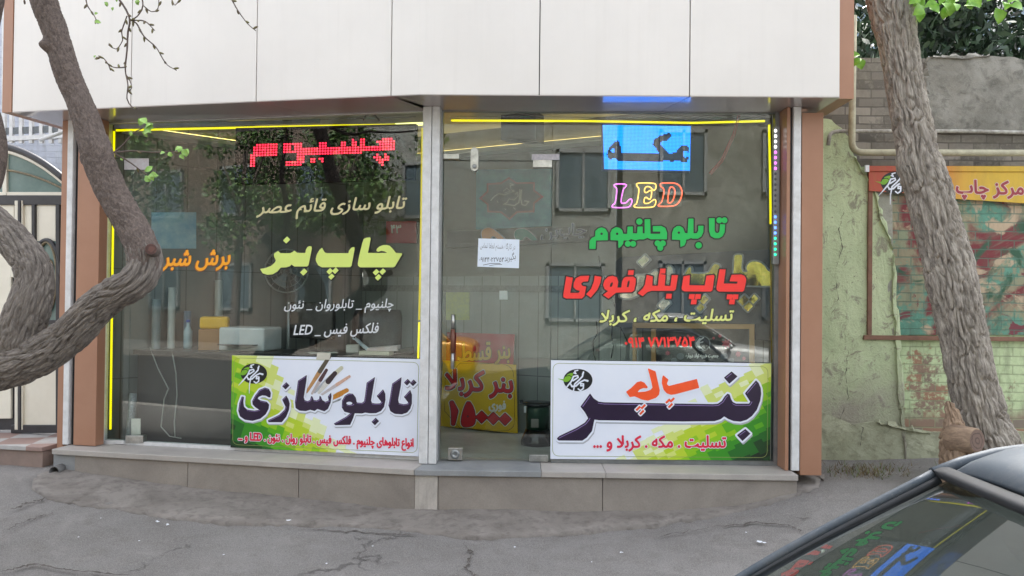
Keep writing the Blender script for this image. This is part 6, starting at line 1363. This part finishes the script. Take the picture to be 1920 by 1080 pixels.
def car(label, paint, X0, yc, zr, face, group=None, seatc=None):
    """face=-1: nose towards -x. Local: l runs from nose (0) to tail (4.2), s is +1 on the shop side"""
    Y = lambda l, s, z: (X0 - face * l, yc + s, zr + z)
    org = (X0 - face * 2.1, yc, zr); t = thing('parked_car', label, 'car', org, group)
    flip = face > 0
    def fix(fs): return [tuple(reversed(f)) for f in fs] if flip else fs
    # stations: nose distance, underside, shoulder height, half width, crown
    ST = [(0.0, .30, .50, .62, .02), (.06, .24, .62, .72, .03), (.25, .22, .72, .79, .04), (.7, .20, .80, .82, .05), (1.25, .19, .88, .83, .05), (1.85, .19, .92, .835, .03), (2.6, .19, .93, .835, .03), (3.3, .20, .93, .82, .03), (3.75, .22, .94, .80, .04), (4.05, .25, .90, .76, .03), (4.16, .32, .80, .70, .02)]
    ring = []
    for l, zb, zs, hw, cr in ST:
        half = [(.0, zb), (.70 * hw, zb), (.95 * hw, zb + .04), (hw, zb + .16), (hw * 1.0, zs - .20), (hw * .985, zs - .08), (hw * .95, zs - .015), (hw * .86, zs + cr * .3), (hw * .5, zs + cr * .8), (0, zs + cr)]
        ring.append([(l, s, z) for s, z in half] + [(l, -s, z) for s, z in reversed(half[1:-1])])
    m = len(ring[0]); V = [Y(*p) for r in ring for p in r]
    F = [(i * m + j, i * m + (j + 1) % m, (i + 1) * m + (j + 1) % m, (i + 1) * m + j) for i in range(len(ring) - 1) for j in range(m)] + [tuple(range(m - 1, -1, -1)), tuple((len(ring) - 1) * m + j for j in range(m))]
    b = MB().add(V, fix(F), 0, True).build('body', paint, t); sb_ = b.modifiers.new('s', 'SUBSURF'); sb_.levels = 1; sb_.render_levels = 2
    ZB, ZT, LB, LT, LR, LRB = .93, 1.38, 1.42, 2.13, 3.05, 3.62       # belt, header, windscreen foot and head, roof rear, rear glass foot
    HB, HT = .80, .70
    def roofz(l, s): 
        a = (l - LT + .077 * (1 - (s / HT) ** 2)) / (LR - LT); return ZT + .108 * (1 - math.exp(-max(0, a) * 8)) - .05 * max(0, a - .55) ** 2 * 2 + .035 * (1 - (s / HT) ** 2)
    # roof skin
    nl, ns = 16, 17; V = []
    for i in range(nl):
        for j in range(ns):
            s = (2 * j / (ns - 1) - 1); e = abs(s) ** 8; ls = LT + .022 - .077 * (1 - s * s); l = ls + (LR - ls) * i / (nl - 1); V.append(Y(l, s * HT, roofz(l, s * HT) - .035 * e))
    F = [(i * ns + j, i * ns + j + 1, (i + 1) * ns + j + 1, (i + 1) * ns + j) for i in range(nl - 1) for j in range(ns - 1)]
    o = MB().add(V, fix(F) if True else F, 0, True).build('roof', paint, t); sm = o.modifiers.new('s', 'SOLIDIFY'); sm.thickness = .02; sm.offset = 0
    # windscreen, rear glass: curved sheets
    def sheetg(name, la, lb, za, zb_, bul, mat):
        n1, n2 = 9, 17; V = []
        for i in range(n1):
            q = i / (n1 - 1)
            for j in range(n2):
                s = 2 * j / (n2 - 1) - 1; hw = (HB * .94) * (1 - q) + (HT * .93) * q
                V.append(Y(la + (lb - la) * q - bul * (1 - s * s) * (1 - .3 * q) , s * hw, za + (zb_ - za) * q + .028 * (1 - s * s) * q + .02 * math.sin(q * 3.14)))
        F = [(i * n2 + j, i * n2 + j + 1, (i + 1) * n2 + j + 1, (i + 1) * n2 + j) for i in range(n1 - 1) for j in range(n2 - 1)]
        if bul < 0: F = [tuple(reversed(f)) for f in F]
        return MB().add(V, fix(F), 0, True).build(name, mat, t)
    sheetg('windscreen', LB, LT, ZB + .01, ZT - .005, .11, CARGLASS); sheetg('rear_window', LRB, LR + .02, ZB + .02, roofz(LR, 0) - .06, -.08, CARGLASS)
    # header strip, pillars, weather strips
    def band(name, pts, wv, hv, mat):
        mb = MB(); P = [Vector(Y(*p)) for p in pts]
        mb.tube(P, wv, 8); o = mb.build(name, mat, t); return o
    hs = [(2 * j / 20 - 1) for j in range(21)]
    mb = MB(); V = []
    for s in hs:
        l0 = LT - .11 * .7 * (1 - s * s) - .022; z0 = ZT - .006 + .028 * (1 - s * s)
        for dl, dz in ((0, .004), (.012, .009), (.022, .012), (.034, .012), (.042, .007)): V.append(Y(l0 + dl, s * HT * .97, z0 + dz + .006))
    F = [(i * 5 + j, (i + 1) * 5 + j, (i + 1) * 5 + j + 1, i * 5 + j + 1) for i in range(20) for j in range(4)]
    o = mb.add(V, [tuple(reversed(f)) for f in fix(F)], 0, True).build('header_seal', RUB, t); sm = o.modifiers.new('s', 'SOLIDIFY'); sm.thickness = .02; sm.offset = 0
    for sg in (1, -1):
        A0 = (LB - .03, sg * HB * .965, ZB - .01); A1 = (LT - .02, sg * HT * .985, ZT + .0)
        mid = ((A0[0] + A1[0]) / 2 - .01, (A0[1] + A1[1]) / 2, (A0[2] + A1[2]) / 2 + .012)
        P = crpath([A0, mid, A1], .05); band('pillar', [tuple(q) for q in P], .014, 0, paint); band('weather_strip', [(q[0] + .006, q[1] - sg * .018, q[2] - .010) for q in P], .011, 0, RUB)
        R = [tuple(q) for q in crpath([A1, (LT + .15, sg * HT, roofz(LT + .15, HT) - .028), ((LT + LR) / 2, sg * HT, roofz((LT + LR) / 2, HT) - .030), (LR, sg * HT * .98, roofz(LR, HT) - .035), (LRB, sg * HB * .96, ZB)], .06)]
        band('roof_rail', R, .019, 0, paint)
        # side glass and posts
        def side(name, ls, mat, off=0):
            V = []
            for l, z in ls:
                q = (z - ZB) / (ZT - ZB); V.append(Y(l, sg * (HB * .975 + (HT - HB) * q + off), z))
            f = [tuple(range(len(ls)))] ; 
            if (sg > 0) != flip: f = [tuple(reversed(f[0]))]
            return MB().add(V, f).build(name, mat, t)
        side('side_window', [(1.52, ZB), (2.42, ZB), (2.42, ZT + .01), (2.16, ZT - .01)], CARGLASS); side('side_window', [(2.48, ZB), (3.40, ZB), (3.02, ZT - .02), (2.48, ZT + .01)], CARGLASS)
        band('pillar', [(2.45, sg * HB * .98, ZB), (2.45, sg * (HT + .004), ZT + .01)], .028, 0, RUB)
        for wl in (.78, 3.32):
            cx, cyy, cz = Y(wl, sg * .74, .29); mb = MB(); mb.lathe((cx, cyy + .09, cz), [(.20, 0), (.285, .0), (.30, .03), (.30, .15), (.285, .18), (.20, .18)], 28, axis='y'); wh = mb.build('wheel', TYRE, t)
            mb = MB(); mb.lathe((cx, cyy + .092, cz), [(.05, -.012), (.19, -.004), (.195, .0), (.195, .184), (.19, .188), (.05, .196)], 24, axis='y'); mb.build('rim', M['alu'], wh)
        mb = MB(); p = Y(1.52, sg * .92, .90); mb.ball(p, (.05, .09, .055), 8); mb.build('mirror', paint, t)
        mb = MB(); p = Y(.10, sg * .52, .60); mb.ball(p, (.10, .17, .07), 8); mb.build('headlight', LAMPW, t)
        mb = MB(); p = Y(4.07, sg * .55, .76); mb.ball(p, (.09, .16, .08), 8); mb.build('tail_light', LAMPR, t)
    mb = MB(); mb.hexa([Y(1.36, -.72, .82), Y(1.36, .72, .82), Y(1.75, .72, .80), Y(1.75, -.72, .80), Y(1.36, -.72, .92), Y(1.36, .72, .92), Y(1.75, .72, .97), Y(1.75, -.72, .97)]); mb.build('dashboard', TRIM, t, bevel=.03)
    for sg in (1, -1):
        mb = MB(); mb.hexa([Y(2.0, sg * .36 - .25, .45), Y(2.0, sg * .36 + .25, .45), Y(2.5, sg * .36 + .25, .45), Y(2.5, sg * .36 - .25, .45), Y(2.0, sg * .36 - .25, .66), Y(2.0, sg * .36 + .25, .66), Y(2.5, sg * .36 + .25, .62), Y(2.5, sg * .36 - .25, .62)])
        mb.hexa([Y(2.42, sg * .36 - .24, .6), Y(2.42, sg * .36 + .24, .6), Y(2.54, sg * .36 + .24, .6), Y(2.54, sg * .36 - .24, .6), Y(2.62, sg * .36 - .20, 1.16), Y(2.62, sg * .36 + .20, 1.16), Y(2.72, sg * .36 + .20, 1.16), Y(2.72, sg * .36 - .20, 1.16)]); mb.build('seat', seatc or TRIM, t, bevel=.04)
    mb = MB(); ctr = Vector(Y(1.86, -.36, .92)); ax = Vector(Y(1, 0, -.35)) - Vector(Y(0, 0, 0)); ax.normalize(); a = Vector((0, 1, 0)); b_ = ax.cross(a); mb.tube([ctr + (a * math.cos(q) + b_ * math.sin(q)) * .18 for q in np.linspace(0, 6.2832, 30)], .014, 8, cap=False); mb.tube([ctr - a * .17, ctr + a * .17], .016, 6); mb.build('steering_wheel', TRIM, t)
    mb = MB(); mb.tube([Y(LT - .02, .02, ZT - .05), Y(LT - .07, .02, ZT - .11)], .01, 6); mb.ball(Y(LT - .09, .02, ZT - .13), (.02, .11, .035), 8); mb.build('rear_view_mirror', RUB, t)
    return t
A_ = at(1752, 880, 2.0)                   # far upper corner of the windscreen of the near car
car('dark grey car parked on the road close to the viewer', carpaint('dark grey metallic paint', c(62, 71, 80), .22, .62, .05), A_.x - 2.112, A_.y - .70 * .985, A_.z - 1.393, -1, 'cars along the street')
car('yellow car parked across the street', carpaint('yellow paint', c(206, 150, 26), .15), -5.15, -4.9, -.28, -1, 'cars along the street')
car('white car parked across the street', carpaint('white paint', c(214, 214, 212), .1), 5.6, -4.9, -.28, 1, 'cars along the street')

# ------------------------------------------------------------------ foliage
def leafcloud(mb, n, centre, rad, size, rg, shape=.45, mi=(0,), droop=0.0, hollow=.25):
    c0 = np.array(centre, float); rad = np.array(rad, float)
    d = rg.normal(size=(n, 3)); d /= np.linalg.norm(d, axis=1)[:, None]; r = rg.uniform(hollow, 1, n) ** .6
    P = c0 + d * r[:, None] * rad; A = rg.normal(size=(n, 3)); A[:, 2] -= droop; A /= np.linalg.norm(A, axis=1)[:, None]; B = np.cross(A, rg.normal(size=(n, 3))); B /= np.linalg.norm(B, axis=1)[:, None]
    S = size * rg.uniform(.55, 1.35, n)
    for p, a, b, s in zip(P, A, B, S):
        mb.add([p - a * s * .5, p - b * s * shape * .5, p + a * s * .5, p + b * s * shape * .5], [(0, 1, 2, 3)], mi[int(rg.integers(len(mi)))])
def leafmats(nm, cols):
    return [mk('%s leaf' % nm, q, .5, tuple(x * .75 for x in q[:3]) + (1,), 6) for q in cols]
def tree(name, label, x, y, h, cr, lean, mats, n, size, seed, group, clumps=14, shape=.45, cone=False, zb=0, trunkr=.14):
    rg = np.random.default_rng(seed); t = thing(name, label, 'tree', (x, y, zb), group)
    P = crpath([(x, y, zb), (x + lean * .3, y, zb + h * .3), (x + lean, y + .1, zb + h * .62), (x + lean * 1.1, y, zb + h * .95)], .25); k = len(P)
    MB().tube([Vector(q) for q in P], [trunkr * (1 - .85 * i / (k - 1)) for i in range(k)], 14, uv=True, disp=lambda p, t_, L, r: noise.noise((p.x * 4, p.y * 4, p.z * 4)) * .12).build('trunk', BK1b, t)
    mb = MB(); m2 = MB()
    for i in range(clumps):
        if cone:
            q = (i + .5) / clumps; zz = zb + h * (.12 + .9 * q); rr = cr * (1.02 - q) ** .8; a = i * 2.4; ce = (x + lean * q + math.cos(a) * rr * .6, y + math.sin(a) * rr * .6, zz); rd = (rr * .62 + .2, rr * .62 + .2, h / clumps * 1.6)
        else:
            a = rg.uniform(0, 6.28); q = rg.uniform(.0, 1); rr = cr * rg.uniform(.2, .95) * math.sin(min(1, q + .25) * 2.6) ; ce = (x + lean + math.cos(a) * rr, y + math.sin(a) * rr, zb + h * (.48 + .5 * q)); rd = np.array((1, 1, .75)) * cr * rg.uniform(.28, .48)
            b0 = Vector(P[int(k * .6)]); m2.tube([b0, b0.lerp(Vector(ce), .55) + Vector((0, 0, .1)), Vector(ce)], [.05, .03, .01], 6)
        leafcloud(mb, n // clumps, ce, rd, size, rg, shape, tuple(range(len(mats))), .6 if cone else .2)
    mb.build('crown', mats, t)
    if len(m2.v): m2.build('branches', BK1b, t)
    return t
DG = leafmats('conifer', [c(44, 66, 48), c(58, 82, 56), c(36, 54, 42), c(74, 98, 70)]); MG = leafmats('street tree', [c(62, 92, 42), c(78, 110, 50), c(48, 74, 36), c(96, 124, 62)])
BGm = leafmats('fresh', [c(142, 190, 60), c(120, 172, 44), c(164, 206, 84)])
for i, (x, y, h, cr, nn, lb) in enumerate([(4.9, 8.3, 7.6, 1.7, 17000, 'dark conifer right behind the garden wall, nearest the leaning trunk'), (7.4, 9.4, 8.6, 2.0, 17000, 'dark conifer farther right behind the garden wall'), (3.2, 9.8, 7.5, 1.6, 15000, 'slim dark conifer between the shop and the leaning trunk'), (6.0, 7.6, 6.6, 1.25, 15000, 'lower dense conifer between the two big ones behind the garden wall'), (4.0, 7.6, 6.4, 1.1, 13000, 'narrow dense conifer just left of the trunk behind the garden wall')]):
    tree('conifer', lb, x, y, h, cr, .1, DG, nn, .15, 40 + i, 'conifers behind the garden wall', 26, .30, True, .2)
FRESH = mk('fresh bright leaf', c(132, 178, 58), .5, c(92, 142, 36), 20)
# drooping branch of fresh leaves on the near right tree
rg = np.random.default_rng(8)
for (x, y, d, r_, k) in ((1752, -2, 5.0, (.15, .12, .08), 24), (1800, -6, 5.1, (.08, .1, .05), 6), (1890, -3, 4.8, (.08, .06, .05), 7), (1612, 108, 5.15, (.02, .02, .025), 3)):
    p = at(x, y, d); mb = MB()
    for q in range(k):
        o_ = p + Vector(rg.uniform(-1, 1, 3) * np.array(r_)); a = rg.uniform(0, 6.28); dv = Vector((math.cos(a), rg.uniform(-.6, .3), -abs(math.sin(a)) * .8 - .1)); L = rg.uniform(.07, .115); leafmesh(mb, o_, dv, (rg.uniform(-.5, .5), -1, rg.uniform(.1, 1)), L, L * .42)
    mb.build('leaf_cluster', FRESH, rt)
mb = MB(); mb.tube([at(1690, -60, DR), at(1730, -35, 5.1), at(1790, -14, 5.05), at(1900, -20, 4.85)], [.03, .018, .012, .007], 8); mb.build('branch', BK1b, rt)
# pale block of flats far behind
fb = thing('apartment_building', 'white block of flats glimpsed between the conifers', 'building', (13.5, 22, 0)); MB().box((9, 22, 0), (22, 30, 12.5)).build('wall', mk('white render', c(220, 222, 224), .6), fb)
for z in (6.2, 8.9):
    for x in np.arange(10, 19, 1.5):
        mb = MB(); mb.box((x, 21.93, z), (x + 1.1, 21.99, z + 1.5)); wdw = mb.build('window', M['rail'], fb); MB().box((x + .08, 21.9, z + .08), (x + 1.02, 21.928, z + 1.42)).build('pane', mk('dim pane', c(120, 140, 156), .1), wdw)
for z in (8.1, 10.8): MB().box((8.8, 21.2, z), (22, 21.99, z + .22)).build('balcony_slab', M['rail'], fb)
cb = MB(); cb.tube([at(1560, 44, 9), at(1760, 52, 8.4), at(1990, 50, 8)], .012, 6); cb.build('overhead_cable', M['black'], None, 'dark overhead cable crossing before the conifers', 'cable')
# ------------------------------------------------------------------ the other side of the street (seen in the glass)
oh = thing('brick_house', 'pale brick house across the street with white framed windows', 'house', (-3.4, -9.5, 0)); OBW = brickmat('pale street brick', (c(158, 164, 160), c(142, 148, 144)), (c(154, 154, 148), c(134, 134, 128)), c(116, 117, 113), amt=.5)
MB().box((-11, -11, -.3), (2.4, -9.5, 7.6)).build('wall', OBW, oh)
oh2 = thing('brick_house', 'taller grey rendered house across the street beside the brick one', 'house', (8, -9.7, 0)); MB().box((2.6, -11.2, -.3), (13, -9.7, 8.8)).build('wall', CONC, oh2)
oh3 = thing('brick_house', 'dark brick house across the street at the far left end', 'house', (-18, -9.6, 0)); MB().box((-30, -11, -.3), (-11.2, -9.6, 8.2)).build('wall', brickmat('dark street brick', (c(120, 108, 98), c(104, 94, 86)), (c(124, 108, 96), c(100, 88, 80)), c(88, 82, 76), amt=.5), oh3)
OFR = mk('grey window frame', c(140, 142, 142), .5)
def owin(par, x, z, w_, h_, y):
    mb = MB(); 
    for q in ((x, z, x + .09, z + h_), (x + w_ - .09, z, x + w_, z + h_), (x, z, x + w_, z + .09), (x, z + h_ - .09, x + w_, z + h_), (x + w_ / 2 - .03, z, x + w_ / 2 + .03, z + h_)): mb.box((q[0], y, q[1]), (q[2], y + .10, q[3]))
    o = mb.build('window', OFR, par); MB().box((x + .09, y + .001, z + .09), (x + w_ - .09, y + .03, z + h_ - .09)).build('pane', mk('sky lit pane', c(90, 104, 112), .06), o)
for x in (-9.6, -6.8, -4.0, .75): owin(oh, x, 3.9, 1.5, 1.7, -9.5)
for x in (-8.6, .5): owin(oh, x, .9, 1.6, 1.6, -9.5)
for x in (3.6, 6.4, 9.2): owin(oh2, x, 4.4, 1.3, 1.8, -9.7); owin(oh2, x, 1.0, 1.3, 1.6, -9.7)
for x in (-27, -23.5, -20, -16.8, -13.6): owin(oh3, x, 4.2, 1.5, 1.7, -9.6); owin(oh3, x, 1.0, 1.4, 1.6, -9.6)
mb = MB(); mb.box((-5.6, -9.5, -.12), (-3.2, -9.44, 2.5)); mb.build('garage_door', mk('blue grey steel door', c(92, 104, 116), .5), oh)
for i, (x, y, h, cr, lb) in enumerate([(-14.2, -7.4, 6.8, 2.0, 'green street tree across the road before the dark brick house, nearer the shop'), (-19, -7.2, 7.2, 2.2, 'green street tree across the road before the dark brick house, farthest left'), (-10.2, -7.3, 7.2, 2.2, 'big green street tree across the road at the far left house end'), (-3.6, -7.6, 6.9, 2.0, 'dense green street tree across the road behind the yellow car'), (-6.3, -7.2, 6.8, 1.9, 'green street tree across the road before the brick house'), (6.9, -7.1, 7.0, 2.0, 'green street tree across the road before the grey house')]):
    tree('leafy_tree', lb, x, y, h, cr, .35, MG, 3800, .16, 60 + i, 'street trees across the road', 16, .55, False, -.13, .17)
